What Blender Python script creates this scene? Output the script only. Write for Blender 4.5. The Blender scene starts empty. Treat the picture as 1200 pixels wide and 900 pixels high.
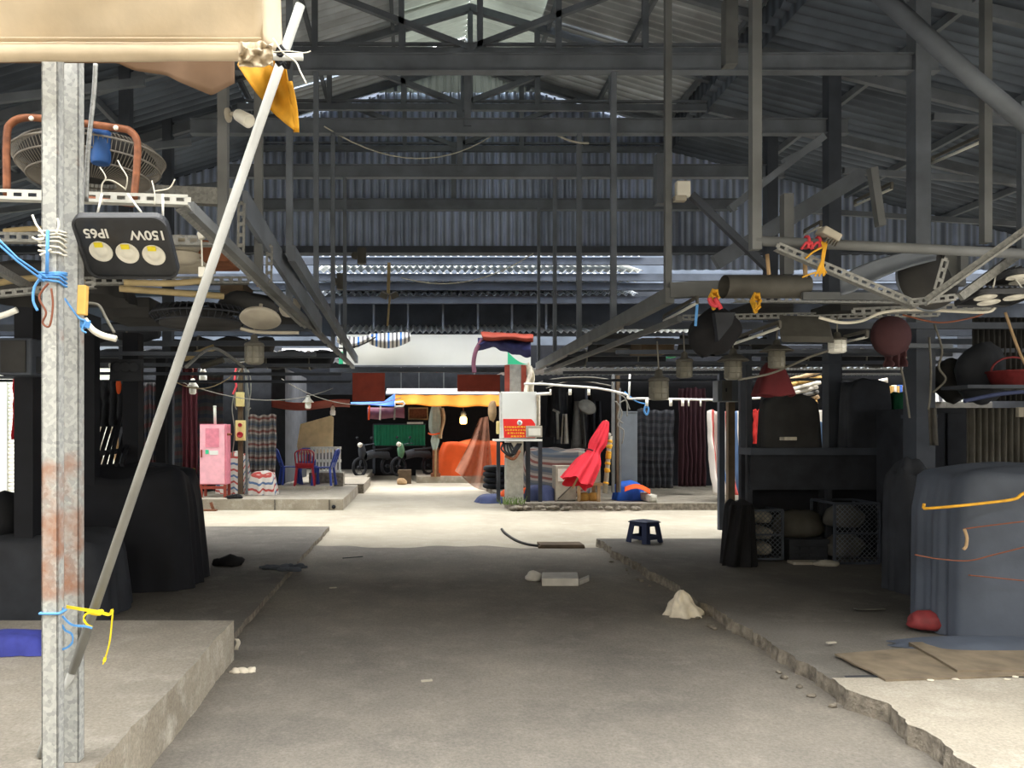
EXPOSURE = 0.0
SKY = 13.0
ROOF0 = 4.6
CANY = 3.2
H0, H1 = 0.35, 0.6
SUN = 0.0
SUNANG = 60
SUNX, SUNY = -12, 0
REARY, REARZ = -4.0, 10.5
HAZE = 0
import bpy, bmesh, math, random
from mathutils import Vector, Matrix, Euler, noise
random.seed(7)
PI = math.pi
SC = bpy.context.scene
COL = SC.collection
F, VX, VY, EYE = 900.0, 485.0, 505.0, 1.6

def P(px, py, d):
    return Vector(((px - VX) / F * d, d, EYE - (py - VY) / F * d))
def G(px, py, h=0.0):
    d = F * (EYE - h) / (py - VY)
    return Vector(((px - VX) / F * d, d, h))
def X(px, d): return (px - VX) / F * d
def Z(py, d): return EYE - (py - VY) / F * d
def V(*a): return Vector(a)
def s2l(c):
    c /= 255.0
    return c / 12.92 if c <= 0.04045 else ((c + 0.055) / 1.055) ** 2.4
def S(r, g, b): return (s2l(r), s2l(g), s2l(b), 1.0)

# ---------------------------------------------------------------- materials
def nd(nt, t, **kw):
    n = nt.nodes.new(t)
    for k, v in kw.items(): setattr(n, k, v)
    return n
MATS = {}
def mat(name, col, rough=0.7, metal=0.0, var=0.25, scale=6.0, bump=0.0, col2=None, spec=0.3, transl=0.0, emit=None, detail=5, coord='Object', alpha=1.0):
    if name in MATS: return MATS[name]
    m = bpy.data.materials.new(name); m.use_nodes = True
    nt = m.node_tree; b = nt.nodes['Principled BSDF']; out = nt.nodes['Material Output']
    tc = nd(nt, 'ShaderNodeTexCoord')
    nz = nd(nt, 'ShaderNodeTexNoise'); nz.inputs['Scale'].default_value = scale; nz.inputs['Detail'].default_value = detail
    nt.links.new(tc.outputs[coord], nz.inputs['Vector'])
    rp = nd(nt, 'ShaderNodeValToRGB'); rp.color_ramp.elements[0].position = 0.3; rp.color_ramp.elements[1].position = 0.7
    c2 = col2 or tuple(max(0, c * (1 - var)) for c in col[:3]) + (1,)
    c1 = col if col2 else tuple(min(1, c * (1 + var * 0.5)) for c in col[:3]) + (1,)
    rp.color_ramp.elements[0].color = c2; rp.color_ramp.elements[1].color = c1
    nt.links.new(nz.outputs['Fac'], rp.inputs['Fac'])
    nt.links.new(rp.outputs['Color'], b.inputs['Base Color'])
    b.inputs['Roughness'].default_value = rough; b.inputs['Metallic'].default_value = metal
    b.inputs['Specular IOR Level'].default_value = spec
    if bump:
        bp = nd(nt, 'ShaderNodeBump'); bp.inputs['Strength'].default_value = bump; bp.inputs['Distance'].default_value = 0.02
        n2 = nd(nt, 'ShaderNodeTexNoise'); n2.inputs['Scale'].default_value = scale * 4; n2.inputs['Detail'].default_value = 6
        nt.links.new(tc.outputs[coord], n2.inputs['Vector'])
        nt.links.new(n2.outputs['Fac'], bp.inputs['Height']); nt.links.new(bp.outputs['Normal'], b.inputs['Normal'])
    if emit:
        b.inputs['Emission Color'].default_value = emit[0]; b.inputs['Emission Strength'].default_value = emit[1]
    if alpha < 1: b.inputs['Alpha'].default_value = alpha
    if transl:
        t = nd(nt, 'ShaderNodeBsdfTranslucent'); nt.links.new(rp.outputs['Color'], t.inputs['Color'])
        mx = nd(nt, 'ShaderNodeMixShader'); mx.inputs[0].default_value = transl
        nt.links.new(b.outputs[0], mx.inputs[1]); nt.links.new(t.outputs[0], mx.inputs[2]); nt.links.new(mx.outputs[0], out.inputs['Surface'])
    MATS[name] = m
    return m

def stripes(name, cols, period, axis=1, rough=0.6, transl=0.15, wob=0.01):
    """woven tarpaulin: hard colour bands across the sheet's own UV axis"""
    m = bpy.data.materials.new(name); m.use_nodes = True; nt = m.node_tree
    b = nt.nodes['Principled BSDF']; out = nt.nodes['Material Output']
    tc = nd(nt, 'ShaderNodeTexCoord'); sx = nd(nt, 'ShaderNodeSeparateXYZ'); nt.links.new(tc.outputs['UV'], sx.inputs[0])
    mu = nd(nt, 'ShaderNodeMath', operation='DIVIDE'); mu.inputs[1].default_value = period
    nt.links.new(sx.outputs[axis], mu.inputs[0])
    fr = nd(nt, 'ShaderNodeMath', operation='FRACT'); nt.links.new(mu.outputs[0], fr.inputs[0])
    rp = nd(nt, 'ShaderNodeValToRGB'); rp.color_ramp.interpolation = 'CONSTANT'
    n = len(cols); els = rp.color_ramp.elements
    els[0].position = 0; els[0].color = cols[0]; els[1].position = 1.0 / n; els[1].color = cols[1]
    for i in range(2, n):
        e = els.new(i / n); e.color = cols[i]
    nt.links.new(fr.outputs[0], rp.inputs['Fac'])
    nz = nd(nt, 'ShaderNodeTexNoise'); nz.inputs['Scale'].default_value = 3; nt.links.new(tc.outputs['Object'], nz.inputs['Vector'])
    mr = nd(nt, 'ShaderNodeMapRange'); mr.inputs[3].default_value = 0.75; mr.inputs[4].default_value = 1.05; nt.links.new(nz.outputs['Fac'], mr.inputs[0])
    mx = nd(nt, 'ShaderNodeMix', data_type='RGBA', blend_type='MULTIPLY'); mx.inputs[0].default_value = 1
    nt.links.new(rp.outputs['Color'], mx.inputs[6]); nt.links.new(mr.outputs[0], mx.inputs[7])
    nt.links.new(mx.outputs[2], b.inputs['Base Color']); b.inputs['Roughness'].default_value = rough; b.inputs['Specular IOR Level'].default_value = 0.25
    t = nd(nt, 'ShaderNodeBsdfTranslucent'); nt.links.new(mx.outputs[2], t.inputs['Color'])
    ms = nd(nt, 'ShaderNodeMixShader'); ms.inputs[0].default_value = transl
    nt.links.new(b.outputs[0], ms.inputs[1]); nt.links.new(t.outputs[0], ms.inputs[2]); nt.links.new(ms.outputs[0], out.inputs['Surface'])
    MATS[name] = m
    return m

def galvanised(name, tint=1.0, rust=0.0, rz=(0.3, 1.3)):
    m = bpy.data.materials.new(name); m.use_nodes = True; nt = m.node_tree; b = nt.nodes['Principled BSDF']
    tc = nd(nt, 'ShaderNodeTexCoord'); vo = nd(nt, 'ShaderNodeTexVoronoi'); vo.inputs['Scale'].default_value = 70
    nt.links.new(tc.outputs['Object'], vo.inputs['Vector'])
    hs = nd(nt, 'ShaderNodeSeparateColor'); nt.links.new(vo.outputs['Color'], hs.inputs[0])
    rp = nd(nt, 'ShaderNodeValToRGB')
    rp.color_ramp.elements[0].color = (0.36 * tint, 0.37 * tint, 0.36 * tint, 1); rp.color_ramp.elements[1].color = (0.56 * tint, 0.57 * tint, 0.54 * tint, 1)
    nt.links.new(hs.outputs[0], rp.inputs['Fac'])
    src = rp.outputs['Color']
    if rust:
        sp = nd(nt, 'ShaderNodeSeparateXYZ'); nt.links.new(tc.outputs['Object'], sp.inputs[0])
        nz = nd(nt, 'ShaderNodeTexNoise'); nz.inputs['Scale'].default_value = 5; nz.inputs['Detail'].default_value = 7; nt.links.new(tc.outputs['Object'], nz.inputs['Vector'])
        a = nd(nt, 'ShaderNodeMapRange'); a.inputs[1].default_value = rz[0]; a.inputs[2].default_value = rz[0] + 0.35; nt.links.new(sp.outputs[2], a.inputs[0])
        c = nd(nt, 'ShaderNodeMapRange'); c.inputs[1].default_value = rz[1] + 0.05; c.inputs[2].default_value = rz[1] - 0.05; nt.links.new(sp.outputs[2], c.inputs[0])
        ml = nd(nt, 'ShaderNodeMath', operation='MULTIPLY'); nt.links.new(a.outputs[0], ml.inputs[0]); nt.links.new(c.outputs[0], ml.inputs[1])
        ad = nd(nt, 'ShaderNodeMath', operation='MULTIPLY_ADD'); ad.inputs[1].default_value = 0.35 * rust; nt.links.new(ml.outputs[0], ad.inputs[0]); nt.links.new(nz.outputs['Fac'], ad.inputs[2])
        r2 = nd(nt, 'ShaderNodeValToRGB'); r2.color_ramp.elements[0].position = 0.62; r2.color_ramp.elements[1].position = 0.78; nt.links.new(ad.outputs[0], r2.inputs['Fac'])
        mx = nd(nt, 'ShaderNodeMix', data_type='RGBA'); nt.links.new(r2.outputs['Color'], mx.inputs[0]); nt.links.new(src, mx.inputs[6]); mx.inputs[7].default_value = S(150, 100, 70)
        src = mx.outputs[2]
    nt.links.new(src, b.inputs['Base Color']); b.inputs['Roughness'].default_value = 0.55; b.inputs['Metallic'].default_value = 0.25
    MATS[name] = m
    return m

def ground_mat(name, col, dark, light, patch=0.45, bump=0.35):
    m = bpy.data.materials.new(name); m.use_nodes = True; nt = m.node_tree; b = nt.nodes['Principled BSDF']
    tc = nd(nt, 'ShaderNodeTexCoord')
    def nz(s, d, r=0.6):
        n = nd(nt, 'ShaderNodeTexNoise'); n.inputs['Scale'].default_value = s; n.inputs['Detail'].default_value = d; n.inputs['Roughness'].default_value = r
        nt.links.new(tc.outputs['Object'], n.inputs['Vector']); return n.outputs['Fac']
    big, mid, fine = nz(0.55, 5), nz(4, 8, 0.7), nz(60, 4, 0.7)
    r1 = nd(nt, 'ShaderNodeValToRGB'); r1.color_ramp.elements[0].position = 0.35; r1.color_ramp.elements[1].position = 0.68
    r1.color_ramp.elements[0].color = dark; r1.color_ramp.elements[1].color = col; nt.links.new(big, r1.inputs['Fac'])
    r2 = nd(nt, 'ShaderNodeValToRGB'); r2.color_ramp.elements[0].position = 0.5; r2.color_ramp.elements[1].position = 0.75
    nt.links.new(mid, r2.inputs['Fac'])
    k = nd(nt, 'ShaderNodeMath', operation='MULTIPLY'); k.inputs[1].default_value = patch; nt.links.new(r2.outputs['Color'], k.inputs[0])
    mx = nd(nt, 'ShaderNodeMix', data_type='RGBA'); nt.links.new(k.outputs[0], mx.inputs[0]); nt.links.new(r1.outputs['Color'], mx.inputs[6]); mx.inputs[7].default_value = light
    mr = nd(nt, 'ShaderNodeMapRange'); mr.inputs[1].default_value = 0.3; mr.inputs[2].default_value = 0.7; mr.inputs[3].default_value = 0.72; mr.inputs[4].default_value = 1.15; nt.links.new(fine, mr.inputs[0])
    m2 = nd(nt, 'ShaderNodeMix', data_type='RGBA', blend_type='MULTIPLY'); m2.inputs[0].default_value = 1
    nt.links.new(mx.outputs[2], m2.inputs[6]); nt.links.new(mr.outputs[0], m2.inputs[7]); nt.links.new(m2.outputs[2], b.inputs['Base Color'])
    bp = nd(nt, 'ShaderNodeBump'); bp.inputs['Strength'].default_value = bump; bp.inputs['Distance'].default_value = 0.008
    nt.links.new(fine, bp.inputs['Height']); nt.links.new(bp.outputs['Normal'], b.inputs['Normal'])
    b.inputs['Roughness'].default_value = 0.85; b.inputs['Specular IOR Level'].default_value = 0.25
    MATS[name] = m
    return m

# ---------------------------------------------------------------- mesh builder
def frame_of(d):
    d = d.normalized(); up = Vector((0, 0, 1)) if abs(d.z) < 0.95 else Vector((0, 1, 0))
    s = d.cross(up).normalized(); return s, s.cross(d).normalized()

class MB:
    def __init__(self):
        self.v, self.f, self.uv = [], [], []
        self.sm = []
    def add(self, vs, fs, uvs=None, smooth=False):
        o = len(self.v); self.v.extend(Vector(p) for p in vs)
        self.uv.extend(uvs if uvs else [(p[0], p[2]) for p in vs])
        for f in fs: self.f.append(tuple(i + o for i in f)); self.sm.append(smooth)
        return self
    def box(self, c, s, rot=None):
        c = Vector(c); hx, hy, hz = s[0] / 2, s[1] / 2, s[2] / 2
        R = Euler(rot).to_matrix() if rot is not None else Matrix.Identity(3)
        vs = [c + R @ Vector((x * hx, y * hy, z * hz)) for x in (-1, 1) for y in (-1, 1) for z in (-1, 1)]
        return self.add(vs, [(0, 1, 3, 2), (4, 6, 7, 5), (0, 4, 5, 1), (2, 3, 7, 6), (0, 2, 6, 4), (1, 5, 7, 3)])
    def bx(self, x0, x1, y0, y1, z0, z1):
        return self.box(((x0 + x1) / 2, (y0 + y1) / 2, (z0 + z1) / 2), (abs(x1 - x0), abs(y1 - y0), abs(z1 - z0)))
    def bar(self, p, q, w, h=None, side=None):
        p, q = Vector(p), Vector(q); h = h or w; d = q - p
        if side is not None:
            s = Vector(side); s = (s - d.normalized() * s.dot(d.normalized())).normalized(); u = s.cross(d).normalized()
        else: s, u = frame_of(d)
        vs = [e + s * (a * w / 2) + u * (b * h / 2) for e in (p, q) for a, b in ((-1, -1), (1, -1), (1, 1), (-1, 1))]
        return self.add(vs, [(0, 3, 2, 1), (4, 5, 6, 7), (0, 1, 5, 4), (1, 2, 6, 5), (2, 3, 7, 6), (3, 0, 4, 7)])
    def tube(self, pts, r, seg=8, closed=False, r_end=None):
        pts = [Vector(p) for p in pts]; n = len(pts); vs, fs = [], []
        ref = None
        for i, p in enumerate(pts):
            if closed: d = pts[(i + 1) % n] - pts[i - 1]
            else: d = pts[min(i + 1, n - 1)] - pts[max(i - 1, 0)]
            if d.length < 1e-9: d = Vector((0, 0, 1))
            d.normalize()
            if ref is None: s, u = frame_of(d)
            else:
                s = ref - d * ref.dot(d)
                s = s.normalized() if s.length > 1e-6 else frame_of(d)[0]
                u = s.cross(d).normalized()
            ref = s
            rr = r if r_end is None else r + (r_end - r) * i / max(1, n - 1)
            for k in range(seg):
                a = 2 * PI * k / seg; vs.append(p + s * (rr * math.cos(a)) + u * (rr * math.sin(a)))
        m = n if closed else n - 1
        for i in range(m):
            j = (i + 1) % n
            for k in range(seg):
                k2 = (k + 1) % seg; fs.append((i * seg + k, i * seg + k2, j * seg + k2, j * seg + k))
        if not closed: fs += [tuple(range(seg))[::-1], tuple((n - 1) * seg + k for k in range(seg))]
        return self.add(vs, fs, smooth=True)
    def lathe(self, prof, c, axis=(0, 0, 1), seg=24, smooth=True, arc=2 * PI):
        c = Vector(c); d = Vector(axis).normalized(); s, u = frame_of(d); vs, fs = [], []
        for r, z in prof:
            for k in range(seg):
                a = arc * k / seg; vs.append(c + d * z + s * (r * math.cos(a)) + u * (r * math.sin(a)))
        for i in range(len(prof) - 1):
            for k in range(seg):
                k2 = (k + 1) % seg; fs.append((i * seg + k, i * seg + k2, (i + 1) * seg + k2, (i + 1) * seg + k))
        if prof[0][0] > 1e-5: fs.append(tuple(range(seg))[::-1])
        if prof[-1][0] > 1e-5: fs.append(tuple((len(prof) - 1) * seg + k for k in range(seg)))
        return self.add(vs, fs, smooth=smooth)
    def sheet(self, fn, nu, nv, lu=1.0, lv=1.0, thick=0.0, smooth=True):
        g = [[Vector(fn(i / nu, j / nv)) for j in range(nv + 1)] for i in range(nu + 1)]
        vs = [p for row in g for p in row]; uvs = [(i / nu * lu, j / nv * lv) for i in range(nu + 1) for j in range(nv + 1)]
        W = nv + 1
        fs = [(i * W + j, (i + 1) * W + j, (i + 1) * W + j + 1, i * W + j + 1) for i in range(nu) for j in range(nv)]
        if thick:
            N = len(vs); bk = []
            for i in range(nu + 1):
                for j in range(nv + 1):
                    a = g[min(i + 1, nu)][j] - g[max(i - 1, 0)][j]; b = g[i][min(j + 1, nv)] - g[i][max(j - 1, 0)]
                    n = a.cross(b); n = n.normalized() if n.length > 1e-9 else Vector((0, 0, 1))
                    bk.append(g[i][j] - n * thick)
            vs += bk; uvs += uvs
            fs += [tuple(x + N for x in f[::-1]) for f in fs[:]]
            edge = [(i, 0) for i in range(nu + 1)] + [(nu, j) for j in range(1, nv + 1)] + [(i, nv) for i in range(nu - 1, -1, -1)] + [(0, j) for j in range(nv - 1, 0, -1)]
            ids = [i * W + j for i, j in edge]
            for a, b in zip(ids, ids[1:] + ids[:1]): fs.append((a, a + N, b + N, b))
        return self.add(vs, fs, uvs, smooth)
    def prism(self, poly, off):
        """closed polygon of points (list) swept by the vector off"""
        n = len(poly); off = Vector(off); vs = [Vector(p) for p in poly] + [Vector(p) + off for p in poly]
        fs = [tuple(range(n)), tuple(range(2 * n - 1, n - 1, -1))] + [(i, i + n, (i + 1) % n + n, (i + 1) % n) for i in range(n)]
        return self.add(vs, fs)
    def blob(self, c, r, seed=0, amp=0.25, seg=14, rings=9, fq=1.6, flat=True):
        c = Vector(c); vs, fs = [], []
        for i in range(rings + 1):
            t = PI * i / rings
            for k in range(seg):
                a = 2 * PI * k / seg
                n = Vector((math.sin(t) * math.cos(a), math.sin(t) * math.sin(a), math.cos(t)))
                s = 1 + amp * noise.noise(n * fq + Vector((seed * 7.3, seed * 3.1, seed)))
                p = Vector((n.x * r[0], n.y * r[1], n.z * r[2])) * s
                if flat and p.z < -r[2] * 0.55: p.z = -r[2] * 0.55
                vs.append(c + p)
        for i in range(rings):
            for k in range(seg):
                k2 = (k + 1) % seg; fs.append((i * seg + k, (i + 1) * seg + k, (i + 1) * seg + k2, i * seg + k2))
        return self.add(vs, fs, smooth=True)
    def cover(self, c, sx, sy, h, seed=0, fold=0.05, topr=0.62, n=72, rings=16, flare=0.06, bulge=0.04, lean=(0, 0), nf=11, e=4.5, wob=0.10):
        """a sheet thrown over a roughly box-shaped pile: rounded top, folds that deepen towards the hem"""
        c = Vector(c); vs, uvs, fs = [c + Vector((lean[0], lean[1], h + bulge))], [(0, 0)], []
        for i in range(1, rings + 1):
            t = i / rings
            for k in range(n):
                a = 2 * PI * k / n
                ca, sa = math.cos(a), math.sin(a)
                q = (abs(ca) ** e + abs(sa) ** e) ** (-1 / e)
                nn = noise.noise(Vector((ca * 1.7 + seed, sa * 1.7, seed * 2.2)))
                if t < topr: rr = t / topr * 0.96; z = h + bulge * (1 - (t / topr) ** 2) - 0.02 * (t / topr) ** 6
                else:
                    w = (t - topr) / (1 - topr)
                    rr = 0.96 + 0.04 * min(1, w * 4) + flare * w; z = (h - 0.02) * (1 - w) ** 1.0
                    rr += w ** 0.7 * (fold * math.sin(a * nf + seed + 3 * nn) + fold * 0.5 * math.sin(a * nf * 2.3 + seed * 2))
                z += wob * h * noise.noise(Vector((rr * ca * 2 + seed, rr * sa * 2, 1.3 * seed))) * (1 if t < topr else (1 - (t - topr) / (1 - topr)))
                L = 1 - max(0, min(1, 0 if t < topr else (t - topr) / (1 - topr)))
                vs.append(c + Vector((q * rr * ca * sx / 2 + lean[0] * L, q * rr * sa * sy / 2 + lean[1] * L, max(0.004, z))))
                uvs.append((q * rr * ca * sx / 2, q * rr * sa * sy / 2 + (h - z) * 1.0))
        for k in range(n): fs.append((0, 1 + k, 1 + (k + 1) % n))
        for i in range(rings - 1):
            for k in range(n):
                a, b = 1 + i * n, 1 + (i + 1) * n; k2 = (k + 1) % n
                fs.append((a + k, b + k, b + k2, a + k2))
        return self.add(vs, fs, uvs, True)
    def slot_bar(self, p, q, w=0.04, pitch=0.055, face=(0, -1, 0), t=0.003, leg=True):
        """perforated angle: a flange with real slots (two rails and bridges) and a plain second flange"""
        p, q = Vector(p), Vector(q); d = q - p; L = d.length; e = d.normalized()
        n = Vector(face); n = (n - e * n.dot(e)).normalized(); s = n.cross(e).normalized()
        r = w * 0.31
        self.bar(p + s * (w / 2 - r / 2), q + s * (w / 2 - r / 2), r, t, side=s)
        self.bar(p - s * (w / 2 - r / 2), q - s * (w / 2 - r / 2), r, t, side=s)
        k = max(1, int(L / pitch))
        for i in range(k + 1):
            c = p + d * (i / k); self.bar(c - e * pitch * 0.22, c + e * pitch * 0.22, w * 0.5, t * 0.9, side=s)
        if leg:
            o = -s * (w / 2 - t / 2) - n * (w / 2)
            self.bar(p + o, q + o, t, w, side=s)
        return self
    def mesh(self, name, off):
        me = bpy.data.meshes.new(name)
        me.from_pydata([p - off for p in self.v], [], self.f)
        me.polygons.foreach_set('use_smooth', self.sm)
        ul = me.uv_layers.new(name='UVMap')
        for l in me.loops: ul.data[l.index].uv = self.uv[l.vertex_index]
        me.update(); return me
    def link(self, name, m, off, bevel=0, solid=0, subsurf=0):
        me = self.mesh(name, off); me.materials.append(MATS[m] if isinstance(m, str) else m)
        o = bpy.data.objects.new(name, me); COL.objects.link(o)
        bm = bmesh.new(); bm.from_mesh(me); bmesh.ops.recalc_face_normals(bm, faces=bm.faces); bm.to_mesh(me); bm.free()
        if solid:
            md = o.modifiers.new('thick', 'SOLIDIFY'); md.thickness = solid; md.offset = 0
        if bevel:
            md = o.modifiers.new('bev', 'BEVEL'); md.width = bevel; md.segments = 2; md.limit_method = 'ANGLE'; md.angle_limit = 0.6
        return o
    def base(self):
        xs = [p.x for p in self.v]; ys = [p.y for p in self.v]; zs = [p.z for p in self.v]
        return Vector(((min(xs) + max(xs)) / 2, (min(ys) + max(ys)) / 2, min(zs)))
    def one(self, name, m, label, cat, group=None, **kw):
        off = self.base(); o = self.link(name, m, off, **kw); o.location = off
        o['label'] = label; o['category'] = cat
        if group: o['group'] = group
        return o
    def part(self, name, m, parent, label=None, **kw):
        r = parent
        while r.parent: r = r.parent
        o = self.link(name, m, Vector(r.location), **kw); o.parent = parent
        if label: o['label'] = label
        return o
    def struct(self, name, m, **kw):
        o = self.link(name, m, Vector((0, 0, 0)), **kw); o['kind'] = 'structure'; return o

def T(name, label, cat, loc, group=None):
    o = bpy.data.objects.new(name, None); COL.objects.link(o); o.location = loc; o.empty_display_size = 0.1
    o['label'] = label; o['category'] = cat
    if group: o['group'] = group
    return o
def dup(root, loc, rotz=0.0, label=None, scale=1.0):
    r = root.copy(); COL.objects.link(r); r.location = loc; r.rotation_euler = (0, 0, rotz); r.scale = (scale,) * 3
    if label: r['label'] = label
    for ch in list(root.children):
        c = ch.copy(); COL.objects.link(c); c.parent = r
        for g in list(ch.children):
            d = g.copy(); COL.objects.link(d); d.parent = c
    return r
def catenary(p, q, sag, n=14):
    p, q = Vector(p), Vector(q)
    return [p.lerp(q, i / n) - Vector((0, 0, sag * 4 * (i / n) * (1 - i / n))) for i in range(n + 1)]
def smooth_path(pts, n=6):
    pts = [Vector(p) for p in pts]; out = []
    for i in range(len(pts) - 1):
        p0, p1, p2, p3 = pts[max(i - 1, 0)], pts[i], pts[i + 1], pts[min(i + 2, len(pts) - 1)]
        for k in range(n):
            t = k / n
            out.append(0.5 * ((2 * p1) + (p2 - p0) * t + (2 * p0 - 5 * p1 + 4 * p2 - p3) * t * t + (3 * p1 - p0 - 3 * p2 + p3) * t ** 3))
    return out + [pts[-1]]
def text(name, body, loc, size, m, parent, rot=(PI / 2, 0, 0), ext=0.0006, align='CENTER', bold=0.0):
    cu = bpy.data.curves.new(name, 'FONT'); cu.body = body; cu.size = size; cu.extrude = ext; cu.align_x = align; cu.align_y = 'CENTER'; cu.offset = bold
    tmp = bpy.data.objects.new(name, cu)
    COL.objects.link(tmp); dg = bpy.context.evaluated_depsgraph_get(); me = bpy.data.meshes.new_from_object(tmp.evaluated_get(dg)); bpy.data.objects.remove(tmp); bpy.data.curves.remove(cu)
    me.name = name; me.materials.clear(); me.materials.append(MATS[m]); o = bpy.data.objects.new(name, me); COL.objects.link(o)
    r = parent
    while r.parent: r = r.parent
    o.location = Vector(loc) - r.location; o.rotation_euler = rot; o.parent = parent
    return o

# ---------------------------------------------------------------- palette
galvanised('galvanised', 1.0)
galvanised('galvanised_rusty', 0.82, 0.5, (0.5, 1.22))
galvanised('galvanised_rusty_b', 0.82, 0.42, (0.4, 1.4))
galvanised('galvanised_dull', 0.5)
galvanised('galvanised_dark', 0.17)
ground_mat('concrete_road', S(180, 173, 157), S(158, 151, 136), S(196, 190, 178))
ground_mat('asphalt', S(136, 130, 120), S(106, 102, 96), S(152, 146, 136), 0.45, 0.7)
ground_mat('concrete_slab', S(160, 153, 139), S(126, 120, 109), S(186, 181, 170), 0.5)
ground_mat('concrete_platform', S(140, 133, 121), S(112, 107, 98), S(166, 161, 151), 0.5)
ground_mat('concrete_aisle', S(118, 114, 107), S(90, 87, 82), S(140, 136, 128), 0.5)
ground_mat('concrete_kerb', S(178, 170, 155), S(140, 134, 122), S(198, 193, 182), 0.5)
ground_mat('concrete_side', S(190, 182, 165), S(128, 120, 106), S(215, 210, 198), 0.7, 0.8)
mat('broken_concrete', S(150, 142, 128), 0.9, col2=S(92, 86, 78), scale=14, bump=0.9)
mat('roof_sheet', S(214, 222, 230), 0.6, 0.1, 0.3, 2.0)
mat('roof_dark', S(104, 114, 128), 0.8, 0.0, 0.35, 1.5)  # darkened to hold the side roofs' shade, blue tint for haze
mat('wall_sheet', S(186, 200, 226), 0.6, 0.15, 0.35, 1.2)  # pale blue lift in wall, steel and dark tarp colours stands in for haze
mat('steel_grey', S(112, 115, 116), 0.65, 0.1, 0.3, 3)
mat('steel_dark', S(72, 78, 88), 0.7, 0.0, 0.3, 3)
mat('steel_mid', S(112, 119, 128), 0.7, 0.0, 0.3, 3)
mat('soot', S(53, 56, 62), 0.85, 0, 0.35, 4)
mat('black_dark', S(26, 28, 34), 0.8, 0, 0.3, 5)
mat('black_cloth', S(30, 30, 33), 0.9, 0, 0.35, 5)
mat('tarp_dark', S(78, 85, 97), 0.75, 0, 0.22, 3, bump=0.15)
mat('canvas', S(204, 188, 162), 0.85, 0, 0.16, 5, bump=0.1, transl=0.12)
mat('canvas_brown', S(132, 108, 88), 0.9, 0, 0.2, 5, transl=0.25)
mat('yellow_cloth', S(200, 146, 34), 0.8, 0, 0.35, 9, transl=0.3)
mat('pole_paint', S(142, 142, 137), 0.6, 0, 0.16, 8)
mat('white_paint', S(226, 226, 220), 0.6, 0, 0.12, 6)
mat('white_metal', S(205, 206, 200), 0.5, 0.1, 0.18, 12)
mat('white_board', S(220, 222, 216), 0.6, 0, 0.05, 2)
mat('white_plastic', S(222, 220, 208), 0.45, 0, 0.08, 8)
mat('green_print', S(60, 190, 140), 0.6, 0, 0.08, 4)
mat('dusty_white', S(168, 162, 148), 0.8, 0, 0.2, 8)
mat('dusty_glass', S(118, 116, 106), 0.5, 0, 0.2, 10)
mat('cage_wire', S(128, 124, 116), 0.7, 0, 0.2, 8)
mat('dusty_metal', S(92, 90, 84), 0.75, 0, 0.3, 6)
mat('dusty_dark', S(60, 60, 60), 0.85, 0, 0.3, 5)
mat('milk_glass', S(240, 240, 232), 0.3, 0, 0.04, 5)
mat('bulb_glow', S(255, 225, 150), 0.3, 0, 0.02, 5, emit=(S(255, 205, 120), 6.0))
mat('copper_rust', S(150, 96, 66), 0.55, 0.2, 0.4, 20, col2=S(100, 62, 44))
mat('rust', S(122, 80, 58), 0.85, 0, 0.4, 15)
mat('lamp_black', S(52, 54, 58), 0.45, 0.1, 0.15, 14, spec=0.45)
mat('lamp_face', S(38, 40, 44), 0.3, 0, 0.35, 18, spec=0.5)
mat('lens_silver', S(226, 224, 212), 0.35, 0.0, 0.1, 12)
mat('lens_white', S(238, 236, 226), 0.4, 0, 0.05, 12)
mat('led_yellow', S(232, 214, 50), 0.5, 0, 0.06, 10)
mat('print_white', S(225, 225, 220), 0.6, 0, 0.04, 10)
mat('blue_strap', S(92, 156, 220), 0.5, 0, 0.15, 20, transl=0.1)
mat('yellow_strap', S(232, 206, 40), 0.5, 0, 0.15, 20)
mat('wire_white', S(218, 214, 200), 0.5, 0, 0.1, 20)
mat('wire_brown', S(120, 70, 50), 0.6, 0, 0.2, 20)
mat('wire_black', S(24, 24, 26), 0.6, 0, 0.2, 20)
mat('wire_grey', S(120, 118, 110), 0.6, 0, 0.2, 20)
mat('wood_yellow', S(214, 170, 92), 0.6, 0, 0.2, 12)
mat('wood', S(170, 142, 106), 0.8, 0, 0.3, 7)
mat('wood_dark', S(92, 78, 62), 0.85, 0, 0.3, 7)
mat('plywood', S(214, 190, 150), 0.8, 0, 0.2, 5)
mat('cardboard_floor', S(122, 110, 92), 0.9, 0, 0.35, 6, bump=0.3)
mat('bamboo', S(176, 158, 118), 0.7, 0, 0.2, 9)
mat('pink_paint', S(236, 176, 188), 0.5, 0, 0.12, 8)
mat('pink_deep', S(224, 136, 154), 0.6, 0, 0.18, 10)
mat('red_brown', S(140, 62, 48), 0.7, 0, 0.25, 8)
mat('sign_brown', S(138, 58, 44), 0.7, 0, 0.18, 4)
mat('red_cloth', S(206, 40, 56), 0.75, 0, 0.18, 4, transl=0.12)
mat('red_dull', S(96, 34, 38), 0.85, 0, 0.3, 5)
mat('maroon', S(72, 26, 34), 0.85, 0, 0.3, 4)
mat('red_dim', S(74, 46, 50), 0.85, 0, 0.3, 5)
mat('maroon_dark', S(50, 24, 30), 0.85, 0, 0.3, 4)
mat('red_bag', S(132, 52, 54), 0.6, 0, 0.35, 14)
mat('chair_red', S(150, 30, 44), 0.4, 0, 0.1, 5)
mat('chair_blue', S(52, 74, 156), 0.4, 0, 0.1, 5)
mat('stool_blue', S(40, 50, 84), 0.45, 0, 0.12, 5)
mat('orange_tarp', S(238, 100, 44), 0.6, 0, 0.12, 3, transl=0.2)
mat('orange_awning', S(250, 166, 58), 0.7, 0, 0.1, 4, transl=0.35)
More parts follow.
